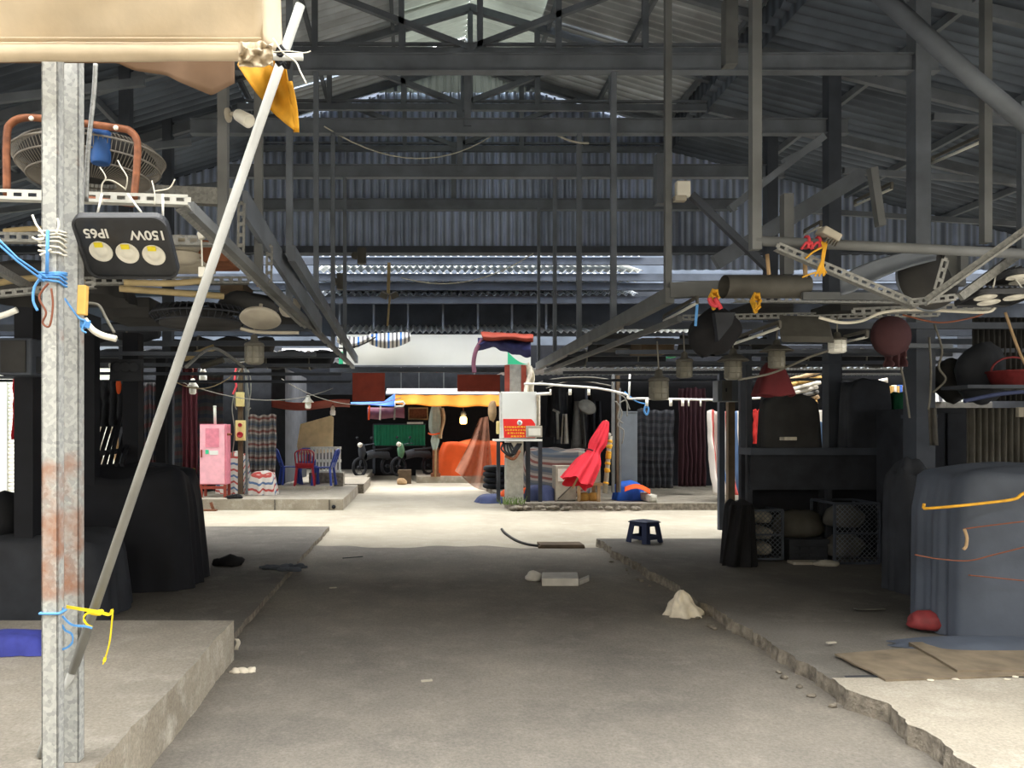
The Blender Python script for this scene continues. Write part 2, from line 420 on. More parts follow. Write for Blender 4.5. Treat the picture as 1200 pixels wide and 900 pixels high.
mat('blue_tarp', S(48, 104, 210), 0.6, 0, 0.15, 4, transl=0.25)
mat('navy_cloth', S(48, 50, 92), 0.85, 0, 0.3, 5)
mat('navy_tarp', S(72, 82, 120), 0.75, 0, 0.25, 4)
mat('blue_cloth', S(52, 58, 132), 0.85, 0, 0.3, 9)
mat('purple_cloth', S(112, 72, 88), 0.8, 0, 0.2, 5)
mat('net_brown', S(140, 96, 76), 0.85, 0, 0.35, 4, alpha=0.72)
mat('grey_green_cloth', S(150, 164, 156), 0.85, 0, 0.2, 6)
mat('green_sheet', S(30, 132, 96), 0.5, 0, 0.2, 4)
mat('green_light', S(90, 190, 160), 0.5, 0, 0.1, 4, transl=0.5)
mat('skylight_sheet', S(158, 166, 158), 0.5, 0, 0.35, 1.2, transl=0.09)
mat('crate_yellow', S(150, 136, 40), 0.6, 0, 0.2, 6)
mat('grey_panel', S(100, 106, 112), 0.6, 0, 0.15, 4)
mat('shutter_white', S(224, 222, 212), 0.6, 0, 0.08, 6)
mat('sign_red', S(228, 50, 46), 0.5, 0, 0.06, 5)
mat('sign_yellow', S(250, 205, 60), 0.5, 0, 0.06, 5)
mat('emblem_grey', S(120, 128, 140), 0.5, 0, 0.1, 5)
mat('cream_box', S(222, 204, 140), 0.5, 0, 0.1, 7)
mat('socket_red', S(168, 42, 48), 0.5, 0, 0.1, 9)
mat('pillar_concrete', S(176, 174, 164), 0.85, 0, 0.25, 9, bump=0.3)
mat('yellow_string', S(226, 170, 50), 0.6, 0, 0.25, 18)
mat('pink_ribbon', S(220, 74, 84), 0.6, 0, 0.2, 10)
mat('crumple_white', S(222, 214, 196), 0.8, 0, 0.25, 12)
mat('foam_white', S(200, 198, 192), 0.8, 0, 0.15, 10)
mat('sack_pale', S(176, 168, 150), 0.85, 0, 0.35, 10)
mat('weed', S(96, 120, 60), 0.8, 0, 0.3, 10)
mat('blue_drum', S(44, 84, 142), 0.5, 0, 0.15, 5)
mat('brick', S(128, 82, 58), 0.9, 0, 0.35, 14)
mat('fairing_green', S(90, 130, 100), 0.4, 0, 0.2, 8)
for nm, c in (('cloth_ochre', (196, 158, 92)), ('cloth_blue', (70, 110, 190)), ('cloth_white', (222, 216, 204)), ('cloth_red', (196, 52, 48)), ('cloth_tan', (188, 160, 124)), ('cloth_green', (30, 92, 62)), ('cloth_grey', (96, 94, 90))):
    mat(nm, S(*c), 0.85, 0, 0.25, 8, transl=0.15)
R_, W_, B_ = S(190, 84, 78), S(222, 216, 208), S(96, 124, 164)
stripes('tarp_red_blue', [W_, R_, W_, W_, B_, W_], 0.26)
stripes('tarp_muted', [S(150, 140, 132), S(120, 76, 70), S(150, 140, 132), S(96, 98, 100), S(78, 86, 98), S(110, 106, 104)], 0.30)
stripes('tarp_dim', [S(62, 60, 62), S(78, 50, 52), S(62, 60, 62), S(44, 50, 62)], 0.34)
stripes('tarp_blue_white', [S(230, 230, 228), S(90, 90, 96), S(232, 232, 228), S(60, 120, 200), S(232, 232, 228), S(120, 120, 124)], 0.34, axis=0)
stripes('tarp_drape', [W_, R_, W_, B_], 0.3, axis=0)

def rib_shading(name, axis, period, lo=0.55):
    """rib shading of corrugated sheet painted into its colour as dark bands"""
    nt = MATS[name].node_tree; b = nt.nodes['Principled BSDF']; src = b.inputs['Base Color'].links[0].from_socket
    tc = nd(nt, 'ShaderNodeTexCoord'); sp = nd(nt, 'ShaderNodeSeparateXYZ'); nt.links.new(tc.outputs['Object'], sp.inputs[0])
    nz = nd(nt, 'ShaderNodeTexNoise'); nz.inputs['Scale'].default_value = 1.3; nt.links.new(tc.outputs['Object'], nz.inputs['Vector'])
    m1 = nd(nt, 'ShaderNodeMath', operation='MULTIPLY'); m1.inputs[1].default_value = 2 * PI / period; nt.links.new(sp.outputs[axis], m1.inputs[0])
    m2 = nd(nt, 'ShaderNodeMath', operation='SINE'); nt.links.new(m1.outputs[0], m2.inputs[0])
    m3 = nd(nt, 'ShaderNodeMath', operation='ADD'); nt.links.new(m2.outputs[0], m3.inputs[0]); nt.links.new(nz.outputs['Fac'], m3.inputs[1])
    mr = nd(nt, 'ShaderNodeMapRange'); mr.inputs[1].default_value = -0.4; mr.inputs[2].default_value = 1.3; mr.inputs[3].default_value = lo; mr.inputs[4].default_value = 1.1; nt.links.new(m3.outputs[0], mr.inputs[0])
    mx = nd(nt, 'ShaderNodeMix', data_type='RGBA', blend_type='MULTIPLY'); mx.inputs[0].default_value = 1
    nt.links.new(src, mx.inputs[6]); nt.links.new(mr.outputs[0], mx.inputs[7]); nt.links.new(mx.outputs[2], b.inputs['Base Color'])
rib_shading('roof_sheet', 1, 0.155, 0.5); rib_shading('roof_dark', 1, 0.17, 0.6); rib_shading('wall_sheet', 0, 0.135, 0.55)  # light and dark of the ribs painted into roof and wall sheets
# ================================================================ world, camera
SC.view_settings.view_transform = 'Standard'; SC.view_settings.look = 'None'; SC.view_settings.gamma = 1.0
SC.view_settings.exposure = EXPOSURE
SC.view_settings.use_curve_mapping = False
w = bpy.data.worlds.new('overcast_sky'); SC.world = w; w.use_nodes = True
nt = w.node_tree; bg = nt.nodes['Background']
tc = nd(nt, 'ShaderNodeTexCoord'); sp = nd(nt, 'ShaderNodeSeparateXYZ'); nt.links.new(tc.outputs['Generated'], sp.inputs[0])
rp = nd(nt, 'ShaderNodeValToRGB'); nt.links.new(sp.outputs[2], rp.inputs['Fac'])
rp.color_ramp.elements[0].position = 0.0; rp.color_ramp.elements[0].color = (H0, H0, H0 * 1.06, 1)
rp.color_ramp.elements[1].position = 0.95; rp.color_ramp.elements[1].color = (1.0, 0.985, 0.94, 1)
e_ = rp.color_ramp.elements.new(0.45); e_.color = (H1, H1, H1, 1)
nt.links.new(rp.outputs['Color'], bg.inputs['Color']); bg.inputs['Strength'].default_value = SKY
cam = bpy.data.cameras.new('camera'); co = bpy.data.objects.new('camera', cam); COL.objects.link(co); SC.camera = co
co.location = (0, 0, EYE); co.rotation_euler = (PI / 2, 0, 0)
cam.sensor_width = 36.0; cam.lens = 36.0 * F / 1200.0; cam.shift_x = (600 - VX) / 1200.0; cam.shift_y = (VY - 450) / 1200.0
cam.clip_start = 0.05; cam.clip_end = 200
SC.cycles.max_bounces = 8; SC.cycles.diffuse_bounces = 5; SC.cycles.transparent_max_bounces = 12

sun = bpy.data.lights.new('sun', 'SUN'); so = bpy.data.objects.new('sun', sun); COL.objects.link(so)
sun.energy = SUN; sun.angle = math.radians(SUNANG); sun.color = (1.0, 0.97, 0.91); so.rotation_euler = (math.radians(SUNX), math.radians(SUNY), 0); so.location = (0, 14, 20)

# thin dust haze that fills the hall and the street
if HAZE:
    m = bpy.data.materials.new('dust_haze'); m.use_nodes = True; nt = m.node_tree; nt.nodes.clear()
    out = nd(nt, 'ShaderNodeOutputMaterial'); vs_ = nd(nt, 'ShaderNodeVolumeScatter'); vs_.inputs['Density'].default_value = HAZE; vs_.inputs['Color'].default_value = (.80, .90, 1, 1); vs_.inputs['Anisotropy'].default_value = 0.3
    nt.links.new(vs_.outputs[0], out.inputs['Volume']); MATS['dust_haze'] = m
    hb = MB(); hb.bx(-9.5, 12.3, 0.6, 15.0, 0.4, 7.6); o = hb.struct('dust_haze', 'dust_haze'); o['kind'] = 'stuff'; o['label'] = 'thin bluish dust haze hanging in the market hall'; o['category'] = 'haze'
# ================================================================ ground
def slab(name, m, x0, x1, y0, y1, z, side='broken_concrete', seed=0, jag=0.0, edge='x1', n=60):
    """paving slab; one broken long edge (jag) where the photo shows one"""
    b = MB(); ys = [y0 + (y1 - y0) * i / n for i in range(n + 1)]
    def e(y):
        return jag * (noise.noise(Vector((y * 1.1, seed, 0))) + 0.6 * noise.noise(Vector((y * 4.2, seed, 3))) + 0.35 * noise.noise(Vector((y * 13, seed, 9))))
    top, bot = [], []
    for y in ys:
        d = e(y)
        a = (x0 if edge == 'x1' else x0 + d, x1 + d if edge == 'x1' else x1)
        top.append([V(a[0], y, z), V(a[1], y, z)])
        k = jag * 0.5 * noise.noise(Vector((y * 9, seed, 5)))
        bot.append([V(a[0] + (0 if edge == 'x1' else -abs(k)), y, 0.0), V(a[1] + (abs(k) if edge == 'x1' else 0), y, 0.0)])
    vs = [p for r in top for p in r] + [p for r in bot for p in r]; N = 2 * (n + 1); fs = []
    for i in range(n):
        a, c = 2 * i, 2 * i + 2
        fs += [(a, a + 1, c + 1, c), (a + 1, a + 1 + N, c + 1 + N, c + 1), (a, c, c + N, a + N)]
    fs += [(0, N, N + 1, 1), (2 * n, 2 * n + 1, 2 * n + 1 + N, 2 * n + N)]
    b.add(vs, fs); o = b.struct(name, m); o.data.materials.append(MATS[side])
    for p in o.data.polygons:
        if abs(p.normal.z) < 0.7: p.material_index = 1
    return o
b = MB(); b.sheet(lambda u, v: V(-16 + 34 * u, -9 + 43 * v, 0), 2, 2); b.struct('floor', 'concrete_road')
b = MB(); b.sheet(lambda u, v: V(-1.5 + 4.3 * u, -8 + (18.5 + .25 * noise.noise(V(u * 3, 0, 4)) + .12 * noise.noise(V(u * 11, 0, 4)) + .7 * max(0, .35 - u)) * v, 0.006), 60, 30); b.struct('road_surface', 'asphalt')
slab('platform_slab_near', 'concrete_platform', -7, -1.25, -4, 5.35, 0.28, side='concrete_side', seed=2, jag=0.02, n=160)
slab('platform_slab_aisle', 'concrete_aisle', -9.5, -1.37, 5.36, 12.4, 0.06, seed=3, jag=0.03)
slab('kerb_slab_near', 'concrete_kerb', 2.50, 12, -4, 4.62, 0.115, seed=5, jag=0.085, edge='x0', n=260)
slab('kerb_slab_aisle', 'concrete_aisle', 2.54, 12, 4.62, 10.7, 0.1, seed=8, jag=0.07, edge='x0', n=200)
slab('far_kerb_slab_west', 'concrete_slab', -16, X(402, 15.5), 15.5, 30, 0.22, seed=11, jag=0.02, side='concrete_side')
slab('far_step_west', 'concrete_slab', -3.2, X(385, 18.0), 18.0, 19.6, 0.30, seed=12, jag=0.01, side='concrete_side')
slab('far_kerb_slab_east', 'concrete_slab', X(598, 15.5), 18, 15.5, 20.5, 0.14, seed=14, jag=0.05, edge='x0')
slab('shop_step_west', 'concrete_slab', -3.6, X(427, 23.4), 23.4, 30, 0.18, seed=15, jag=0.02, side='concrete_side')
slab('shop_step_east', 'concrete_slab', X(488, 23.6), 6, 23.6, 30, 0.2, seed=16, jag=0.02, side='concrete_side', edge='x0')
# kerb face joints, chips and a drain stub on the far kerbs
b = MB()
for px in (322, 386): b.box((X(px, 15.49), 15.49, 0.11), (0.012, 0.02, 0.21))
b.struct('trim_1', 'black_dark')
b = MB(); b.tube([V(X(391, 15.47), 15.46, 0.07), V(X(391, 15.47), 15.6, 0.07)], 0.04, 12); b.struct('drain_pipe', 'black_dark')
b = MB()
for i in range(46):
    x = X(600, 15.45) + random.random() ** 1.5 * 2.6; b.blob(V(x, 15.44 - random.random() * 0.14, 0.02 + random.random() * 0.05), (random.uniform(.03, .10), .05, random.uniform(.02, .06)), i, 0.5, 8, 5)
o = b.one('kerb_rubble', 'broken_concrete', 'crumbling edge rubble along the far kerb below the concrete pillar', 'rubble'); o['kind'] = 'stuff'
b = MB()
for i in range(16):
    y = 3.5 + random.random() * 6.0; x = 2.50 + 0.05 * random.random() - 0.12
    b.blob(V(x, y, 0.015), (random.uniform(.01, .035), random.uniform(.01, .035), random.uniform(.006, .02)), i + 60, 0.5, 8, 5)
o = b.one('kerb_crumbs', 'broken_concrete', 'loose concrete crumbs along the broken edge of the kerb beside the road', 'rubble'); o['kind'] = 'stuff'
b = MB()
for i in range(60):
    a = random.random() * 2 * PI; c = V(X(597, 15.6) + random.uniform(-.2, .3), 15.42 + random.uniform(-.05, .25), 0.12)
    b.bar(c, c + V(0.08 * math.cos(a), 0.08 * math.sin(a), random.uniform(.05, .16)), 0.012, 0.004)
o = b.one('weeds', 'weed', 'small green weeds growing at the foot of the concrete pillar', 'weeds'); o['kind'] = 'stuff'
# seam on the near kerb and dirt line
b = MB(); b.sheet(lambda u, v: V(2.60 + 6 * u, 4.62 + 0.03 * v + 0.02 * noise.noise(V(u * 20, 0, 0)), 0.118), 40, 1); b.struct('trim_2', 'soot')

# ================================================================ hall roof and end wall
RX, RZ, SL = 0.8, 7.7, 0.30
def rz_(x): return RZ - SL * abs(x - RX)
def corr(name, m, p00, p10, p01, waves, amp, axis=1, spw=6, seglen=2):
    """corrugated sheet over the parallelogram p00,p10,p01; waves run across the p01 direction"""
    p00, p10, p01 = Vector(p00), Vector(p10), Vector(p01); n = (p10 - p00).cross(p01 - p00).normalized()
    b = MB(); b.sheet(lambda u, v: p00 + (p10 - p00) * u + (p01 - p00) * v + n * (amp * math.sin(2 * PI * waves * v)), seglen, waves * spw); return b.struct(name, m)
def roof_piece(name, m, x0, x1, y0, y1, dz=0):
    return corr(name, m, (x0, y0, rz_(x0) + dz), (x1, y0, rz_(x1) + dz), (x0, y1, rz_(x0) + dz), max(4, int((y1 - y0) / 0.155)), 0.03)
y = ROOF0; k = 0
while y < 12.85:
    y2 = min(y + 1.25, 12.9)
    for sgn in (1, -1):
        nm = 'roof_panel_east' if sgn > 0 else 'roof_panel_west'
        sky = (9.4 < y + 0.6 < 11.6)
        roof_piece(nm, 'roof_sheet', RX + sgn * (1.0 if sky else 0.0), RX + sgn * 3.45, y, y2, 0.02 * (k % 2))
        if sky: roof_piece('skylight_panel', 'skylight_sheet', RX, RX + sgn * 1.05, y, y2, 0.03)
    y = y2 - 0.03; k += 1
# unseen sheet added above the view to cut sky light on the floor
corr('front_sky_blocker', 'roof_dark', (-12, CANY, Z(0, CANY) + .06), (-12, CANY + 3.4, Z(0, CANY + 3.4) + .25), (14, CANY, Z(0, CANY) + .06), 150, 0.016)
front_block = MB(); front_block.sheet(lambda u, v: V(-12 + 26 * u, 4.75, 4.36 + 3.2 * v), 40, 1); front_block.struct('front_gable_blocker', 'roof_dark')  # unseen gable added to shut out sky light over the front sheet
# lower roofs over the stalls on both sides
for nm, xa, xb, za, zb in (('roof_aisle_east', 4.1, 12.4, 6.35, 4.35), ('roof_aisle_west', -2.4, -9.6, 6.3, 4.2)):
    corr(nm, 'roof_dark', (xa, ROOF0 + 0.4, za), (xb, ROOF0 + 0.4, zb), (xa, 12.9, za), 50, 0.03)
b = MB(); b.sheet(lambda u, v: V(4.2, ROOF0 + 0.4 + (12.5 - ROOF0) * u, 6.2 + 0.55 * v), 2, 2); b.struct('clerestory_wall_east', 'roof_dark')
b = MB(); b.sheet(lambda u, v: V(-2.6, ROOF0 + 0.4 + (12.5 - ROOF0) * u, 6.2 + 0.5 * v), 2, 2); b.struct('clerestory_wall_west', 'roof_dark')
def end_wall(name, m, x0, x1, zlo, ztop, rib=0.135):
    n = int((x1 - x0) / rib * 8); b = MB()
    def fn(u, v):
        x = x0 + (x1 - x0) * u; ph = (x / rib) % 1.0; dy = 0.05 if 0.3 < ph < 0.7 else 0.0
        zt = ztop(x); return V(x, 12.9 - dy, zlo + (zt - zlo) * v)
    b.sheet(fn, n, 3, smooth=False); return b.struct(name, m)
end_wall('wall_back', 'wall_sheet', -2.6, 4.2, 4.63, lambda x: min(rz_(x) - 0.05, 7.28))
b = MB(); b.sheet(lambda u, v: V(RX - 1.5 + 3.0 * u, 12.86 - 0.025 * (1 if (u * 24) % 1 > .5 else 0), 7.26 + (rz_(RX - 1.5 + 3.0 * u) - 7.26) * v), 192, 1, smooth=False); b.struct('skylight_gable', 'skylight_sheet')
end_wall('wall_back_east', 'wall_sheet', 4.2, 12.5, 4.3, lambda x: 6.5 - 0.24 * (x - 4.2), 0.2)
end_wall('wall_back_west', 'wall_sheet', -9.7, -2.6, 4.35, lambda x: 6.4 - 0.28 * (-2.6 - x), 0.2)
b = MB(); b.bx(-9.6, 12.4, 12.7, 12.95, 4.55, 4.66); b.struct('eaves_beam', 'steel_dark')
# side walls, rear buildings that close the lane behind the camera
b = MB(); b.sheet(lambda u, v: V(-9.6, 4 + 9 * u, 4.4 * v), 4, 2); b.struct('wall_left', 'soot')
b = MB(); b.sheet(lambda u, v: V(12.4, 4 + 9 * u, 4.5 * v), 4, 2); b.struct('wall_right', 'soot')

# ---- portal frames: tie beam, bottom chord, web, columns
DS = (7.7, 9.3, 10.9, 12.5)
for i, d in enumerate(DS):
    b = MB(); zt = 5.28
    for zz, hh, yy in ((zt + 0.085, 0.012, 0.11), (zt - 0.085, 0.012, 0.11)): b.bx(-2.7, 5.25, d - yy / 2, d + yy / 2, zz - hh / 2, zz + hh / 2)
    b.bx(-2.7, 5.25, d - 0.02, d + 0.02, zt - 0.085, zt + 0.085); b.struct('tie_beam', 'steel_mid')
    if i == 0: continue
    b = MB(); zc = 6.2
    b.bar((-2.5, d, zc), (4.15, d, zc - 0.02), 0.06, 0.09); b.bar((-2.5, d, zc + 0.09), (4.15, d, zc + 0.07), 0.045, 0.03)
    for x in (RX, RX - 0.95, RX + 0.95, RX + 2.0, RX - 2.0): b.bar((x, d, zc), (x, d, rz_(x) - 0.05), 0.07)
    for s in (1, -1):
        b.bar((RX - 0.12, d, zc + .03), (RX + s * 1.95 - 0.1, d, 6.98), 0.07)
        b.bar((RX, d, RZ - 0.1), (RX + s * 3.4, d, rz_(RX + s * 3.4) - 0.09), 0.08, 0.1)
    b.bar((RX - 0.15, d, zc), (RX - 0.15, d, zt), 0.08)
    b.struct('roof_truss', 'steel_mid')
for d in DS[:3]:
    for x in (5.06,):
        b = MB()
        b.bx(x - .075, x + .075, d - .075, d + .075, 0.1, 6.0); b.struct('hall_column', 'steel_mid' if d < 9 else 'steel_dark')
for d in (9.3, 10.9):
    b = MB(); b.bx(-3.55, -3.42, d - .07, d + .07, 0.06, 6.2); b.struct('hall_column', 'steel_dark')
# purlins under both high roof slopes, rafters of the low roof
for x in (RX + 1.1, RX + 2.2, RX + 3.3, RX - 1.1, RX - 2.2, RX - 3.3):
    b = MB(); b.bx(x - .025, x + .025, ROOF0 + .1, 12.8, rz_(x) - 0.11, rz_(x) - 0.03); b.struct('purlin', 'steel_mid')
for x in (5.6, 7.2, 8.8, 10.4):
    zz = 6.35 - 0.241 * (x - 4.1) - .07
    b = MB(); b.bx(x - .03, x + .03, ROOF0 + .5, 12.8, zz - .05, zz + .04); b.struct('purlin', 'steel_mid')
for x in (-4.0, -5.6, -7.2):
    zz = 6.3 - 0.2917 * (-2.4 - x) - .07
    b = MB(); b.bx(x - .03, x + .03, ROOF0 + .5, 12.8, zz - .05, zz + .04); b.struct('purlin', 'steel_mid')
for d in (6.1, 7.7, 9.3, 10.9):
    b = MB(); b.bar((4.2, d, 6.18), (12.2, d, 4.25), 0.07, 0.13); b.bar((5.2, d, 4.75), (12.2, d, 4.3), 0.05, 0.07); b.struct('rafter', 'steel_mid')
    b = MB(); b.bar((-2.6, d, 6.1), (-9.4, d, 4.1), 0.07, 0.13); b.bar((-2.7, d, 5.1), (-9.4, d, 4.3), 0.05, 0.08); b.struct('rafter', 'steel_mid')
# heavy diagonal brace of the low roof and cross rails beneath it
b = MB(); b.tube([P(1030, -8, 5.0), P(1140, 92, 5.0), P(1215, 155, 5.0)], 0.055, 10); b.struct('roof_brace', 'steel_mid')
b = MB(); b.bar(P(838, 308, 8.2), P(1010, 205, 8.2), 0.07, 0.16); b.struct('roof_brace', 'steel_mid')
b = MB(); b.bar(P(810, 228, 6.05), P(900, 315, 6.05), 0.05); b.struct('roof_brace', 'steel_dark')
b = MB(); b.bar(P(918, 190, 7.8), P(960, 168, 7.8), 0.06); b.bar(P(855, 245, 7.8), P(965, 160, 7.8), 0.07); b.struct('roof_brace', 'steel_mid')
for px, d, y0, y1, ww, m in ((1155, 5.4, -10, 285, .055, 'steel_grey'), (1075, 7.7, 50, 285, .11, 'steel_mid'), (1022, 6.2, 197, 265, .06, 'steel_grey'), (922, 6.0, 228, 322, .075, 'steel_grey'), (1198, 7.0, 120, 300, .06, 'steel_mid'), (855, 7.0, 0, 78, .11, 'steel_grey'), (775, 9.4, 182, 240, .15, 'steel_mid')):
    b = MB(); b.bar(P(px, y0, d), P(px + (10 if px == 1022 else 0), y1, d), ww); b.struct('hanger_post', m)
# hangers and beams of the stall frames that line the aisle (x = 2.0 on one side, x = -0.97 on the other)
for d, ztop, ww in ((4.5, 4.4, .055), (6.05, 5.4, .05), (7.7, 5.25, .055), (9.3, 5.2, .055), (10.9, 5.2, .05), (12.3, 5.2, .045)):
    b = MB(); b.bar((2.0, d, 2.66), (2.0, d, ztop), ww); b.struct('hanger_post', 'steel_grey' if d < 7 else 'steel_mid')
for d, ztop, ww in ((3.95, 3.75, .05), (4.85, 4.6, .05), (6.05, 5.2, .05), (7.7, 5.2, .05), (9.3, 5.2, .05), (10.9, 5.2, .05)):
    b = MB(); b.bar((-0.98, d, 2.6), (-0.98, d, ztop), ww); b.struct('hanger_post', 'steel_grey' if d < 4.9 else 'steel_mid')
b = MB(); b.bar((2.0, 6.0, 2.66), (2.0, 12.4, 2.64), 0.07, 0.12); b.bar((2.18, 6.3, 2.52), (2.12, 12.4, 2.56), 0.04, 0.05); b.struct('stall_edge_beam', 'steel_grey')
b = MB(); b.bar((2.0, 6.02, 2.7), (X(945, 6.0), 6.02, 2.74), 0.07, 0.12); b.struct('stall_edge_beam', 'steel_grey')
b = MB(); b.bar((-0.97, 3.3, 2.56), (-0.97, 12.3, 2.62), 0.05, 0.05); b.struct('stall_edge_beam', 'steel_grey')
b = MB(); b.bar((-0.86, 5.4, 2.85), (-0.92, 12.3, 2.74), 0.05, 0.11); b.bar((-0.97, 4.4, 2.9), (-0.9, 7.4, 2.62), 0.03, 0.16); b.struct('stall_edge_beam', 'steel_mid')
for d in (7.3, 8.6, 10.0, 11.6):
    for x0, x1, zz in ((2.0, 7.0, 2.6), (-0.97, -7.0, 2.58)):
        b = MB(); b.bar((x0, d, zz), (x1, d, zz), 0.05, 0.06); b.bar((x0, d + .3, zz - .22), (x1, d + .3, zz - .2), 0.03, 0.04); b.struct('stall_cross_beam', 'steel_dark')

# ================================================================ far side of the cross street
# stacked corrugated eaves of the next hall, seen over the street
for i, (py0, py1, d) in enumerate(((299, 296, 15.3), (318, 310, 15.4), (329, 322, 15.55), (345, 339, 15.7))):
    zl, zh = Z(py0, d), Z(py1, d) + .3
    corr('far_eaves', 'white_metal' if i in (1, 2) else 'roof_sheet', (-2.0, d, zl), (-2.0, d + 1.3, zl + 0.40), (4.6, d, zl), 44, 0.03, spw=6, seglen=1)
    b = MB(); b.bx(-14, 14, d + .08, d + .16, zl - .17, zl - .03); b.struct('far_eaves_beam', 'steel_dark')
b = MB(); b.bx(-14, 14, 17.3, 17.5, 3.75, 4.75); b.struct('far_wall_upper', 'steel_dark')
b = MB(); b.bx(-14, 14, 16.2, 19.5, 4.7, 4.75); b.struct('far_roof_upper', 'roof_dark')
for px in (398, 438, 478, 519, 560, 600, 640, 680, 719):
    b = MB(); b.bar((X(px, 16.2), 16.2, 3.74), (X(px, 16.2), 16.2, 4.5), 0.04); b.struct('far_mullion', 'steel_mid')
b = MB(); b.bx(-3.5, 6.5, 16.1, 16.3, 4.42, 4.52); b.struct('far_eaves_beam', 'steel_dark')
corr('far_canopy', 'white_metal', (-1.7, 16.22, 3.68), (-1.7, 17.2, 3.95), (6.0, 16.25, 3.70), 58, 0.028, spw=6, seglen=1)
corr('far_canopy', 'roof_sheet', (-14, 16.3, 3.3), (-14, 20.5, 3.42), (-1.9, 16.3, 3.3), 80, 0.02, spw=6, seglen=1)
corr('far_canopy', 'roof_sheet', (2.2, 17.0, 3.0), (2.2, 20.5, 3.1), (14, 17.0, 3.0), 80, 0.02, spw=6, seglen=1)
corr('far_canopy', 'roof_sheet', (-1.9, 16.6, 3.02), (-1.9, 19.6, 3.3), (2.3, 16.6, 3.02), 30, 0.02, spw=6, seglen=1)
b = MB(); b.bx(-1.8, 2.2, 16.45, 16.55, 2.86, 2.95); b.struct('far_eaves_beam', 'steel_dark')
# dark stall backs on both sides of the far lane
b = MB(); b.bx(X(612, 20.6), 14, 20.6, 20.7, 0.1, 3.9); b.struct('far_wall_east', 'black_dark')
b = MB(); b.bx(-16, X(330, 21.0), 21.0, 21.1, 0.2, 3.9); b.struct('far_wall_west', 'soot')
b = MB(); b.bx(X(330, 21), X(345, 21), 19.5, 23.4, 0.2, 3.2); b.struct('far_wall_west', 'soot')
# shop at the end of the lane
b = MB(); b.bx(-6.0, 7.5, 27.6, 27.8, 0, 4.2); b.struct('shop_wall_back', 'black_dark')
b = MB(); b.bx(-6.0, 7.5, 24.4, 27.8, 3.6, 3.7); b.struct('shop_roof', 'soot')
b = MB(); b.bx(-6.0, 7.5, 24.3, 24.4, 2.75, 3.9); b.struct('shop_fascia', 'soot')
b = MB(); b.bx(-16.1, -16.0, 12, 27.8, 0, 5); b.struct('shop_wall_left', 'soot')
b = MB(); b.bx(15, 15.1, 12, 27.8, 0, 5); b.struct('shop_wall_right', 'soot')
for px in (470, 491, 520, 556):
    b = MB(); b.bar((X(px, 24.2), 24.2, 2.8), (X(px, 24.2), 24.2, 3.75), 0.03); b.struct('shop_mullion', 'steel_grey')
# unseen building added behind the camera, its height set to limit sky light
b = MB(); b.bx(-16, 17, REARY - 3, REARY, 0, REARZ); b.struct('rear_building', 'concrete_side')
b = MB(); b.bx(-22, 24, 21.2, 21.4, 3.9, 12.0); b.struct('far_building_upper', 'roof_dark')  # height raised to close off low sky light over the street
# ================================================================ near side: posts, awning, floodlight, fan
def square_post(px, d, ptop, w, m, label, depth_=0.055):
    b = MB(); x = X(px, d); zt = Z(ptop, d); t = 0.008
    # open C profile, lips to one side as on the photographed posts
    h, k = w / 2, depth_ / 2
    b.bx(x - h, x + h, d - k, d - k + t, 0.28, zt); b.bx(x - h, x - h + t, d - k, d + k, 0.28, zt); b.bx(x + h - t, x + h, d - k, d + k, 0.28, zt)
    b.bx(x - h, x + h, d + k - t, d + k, 0.28, zt)
    return b.one('steel_post', m, label, 'post', 'galvanised posts under the awning', bevel=0.003)
square_post(62, 2.95, 40, 0.064, 'galvanised_rusty', 'galvanised square post with white cable ties wound round it and blue cord')
square_post(86, 3.08, 40, 0.066, 'galvanised_rusty_b', 'galvanised square post right behind the floodlight edge, rust streak down its lower side')
b = MB(); b.tube([P(48, 886, 3.10), P(60, 850, 3.09)], 0.018, 10); b.tube([P(85, 788, 3.06), P(352, 6, 3.0)], 0.019, 12)
b.tube([P(60, 850, 3.09), P(85, 788, 3.06)], 0.0185, 10)
b.one('prop_pole', 'pole_paint', 'long white-painted pole leaning up from the platform to the awning corner', 'pole')
# awning
t = T('awning', 'beige canvas awning with a rolled hem on a pipe, hanging across the top corner', 'awning', P(160, 68, 2.8))
d0 = 2.8; xL, xR = X(-330, d0), X(306, d0)
def aw(u, v):
    x = xL + (xR - xL) * u; wv = 0.010 * noise.noise(V(u * 9, v * 3, 1)) + 0.012 * math.sin(u * 13 + 2 * v)
    zb, zt = Z(46, d0), Z(-40, d0) + 0.05
    return V(x + 0.018 * v, d0 + 0.03 - 0.16 * v + wv, zb + (zt - zb) * v)
b = MB(); b.sheet(aw, 60, 14, 2, 0.5); b.part('canopy', 'canvas', t, solid=0.004)
b = MB()
zc = Z(56, d0)
def hem(u, v):
    a = 2 * PI * v; r = 0.034 + 0.003 * noise.noise(V(u * 14, math.cos(a), math.sin(a)))
    return V(xL + (xR - xL) * u, d0 + 0.03 + r * 0.8 * math.cos(a), zc + r * math.sin(a))
b.sheet(hem, 50, 16)
b.bar(V(xL, d0 - 0.002, Z(44, d0)), V(xR, d0 - 0.002, Z(45, d0)), 0.004, 0.004)
b.part('hem', 'canvas', t)
b = MB()
b.sheet(lambda u, v: V(xR + 0.004 + 0.05 * v, d0 + 0.02 + 0.12 * v - 0.06 * u, Z(48, d0) + (Z(-40, d0) - Z(48, d0)) * u + .01 * math.sin(u * 9)), 10, 4)
b.sheet(lambda u, v: P(280 + 40 * u, 50 + 28 * v + 7 * noise.noise(V(u * 4, v * 4, 2)), d0 - 0.05 + 0.05 * noise.noise(V(u * 5, v * 5, 9))), 12, 10)
b.part('side_flap', 'canvas', t, solid=0.003)
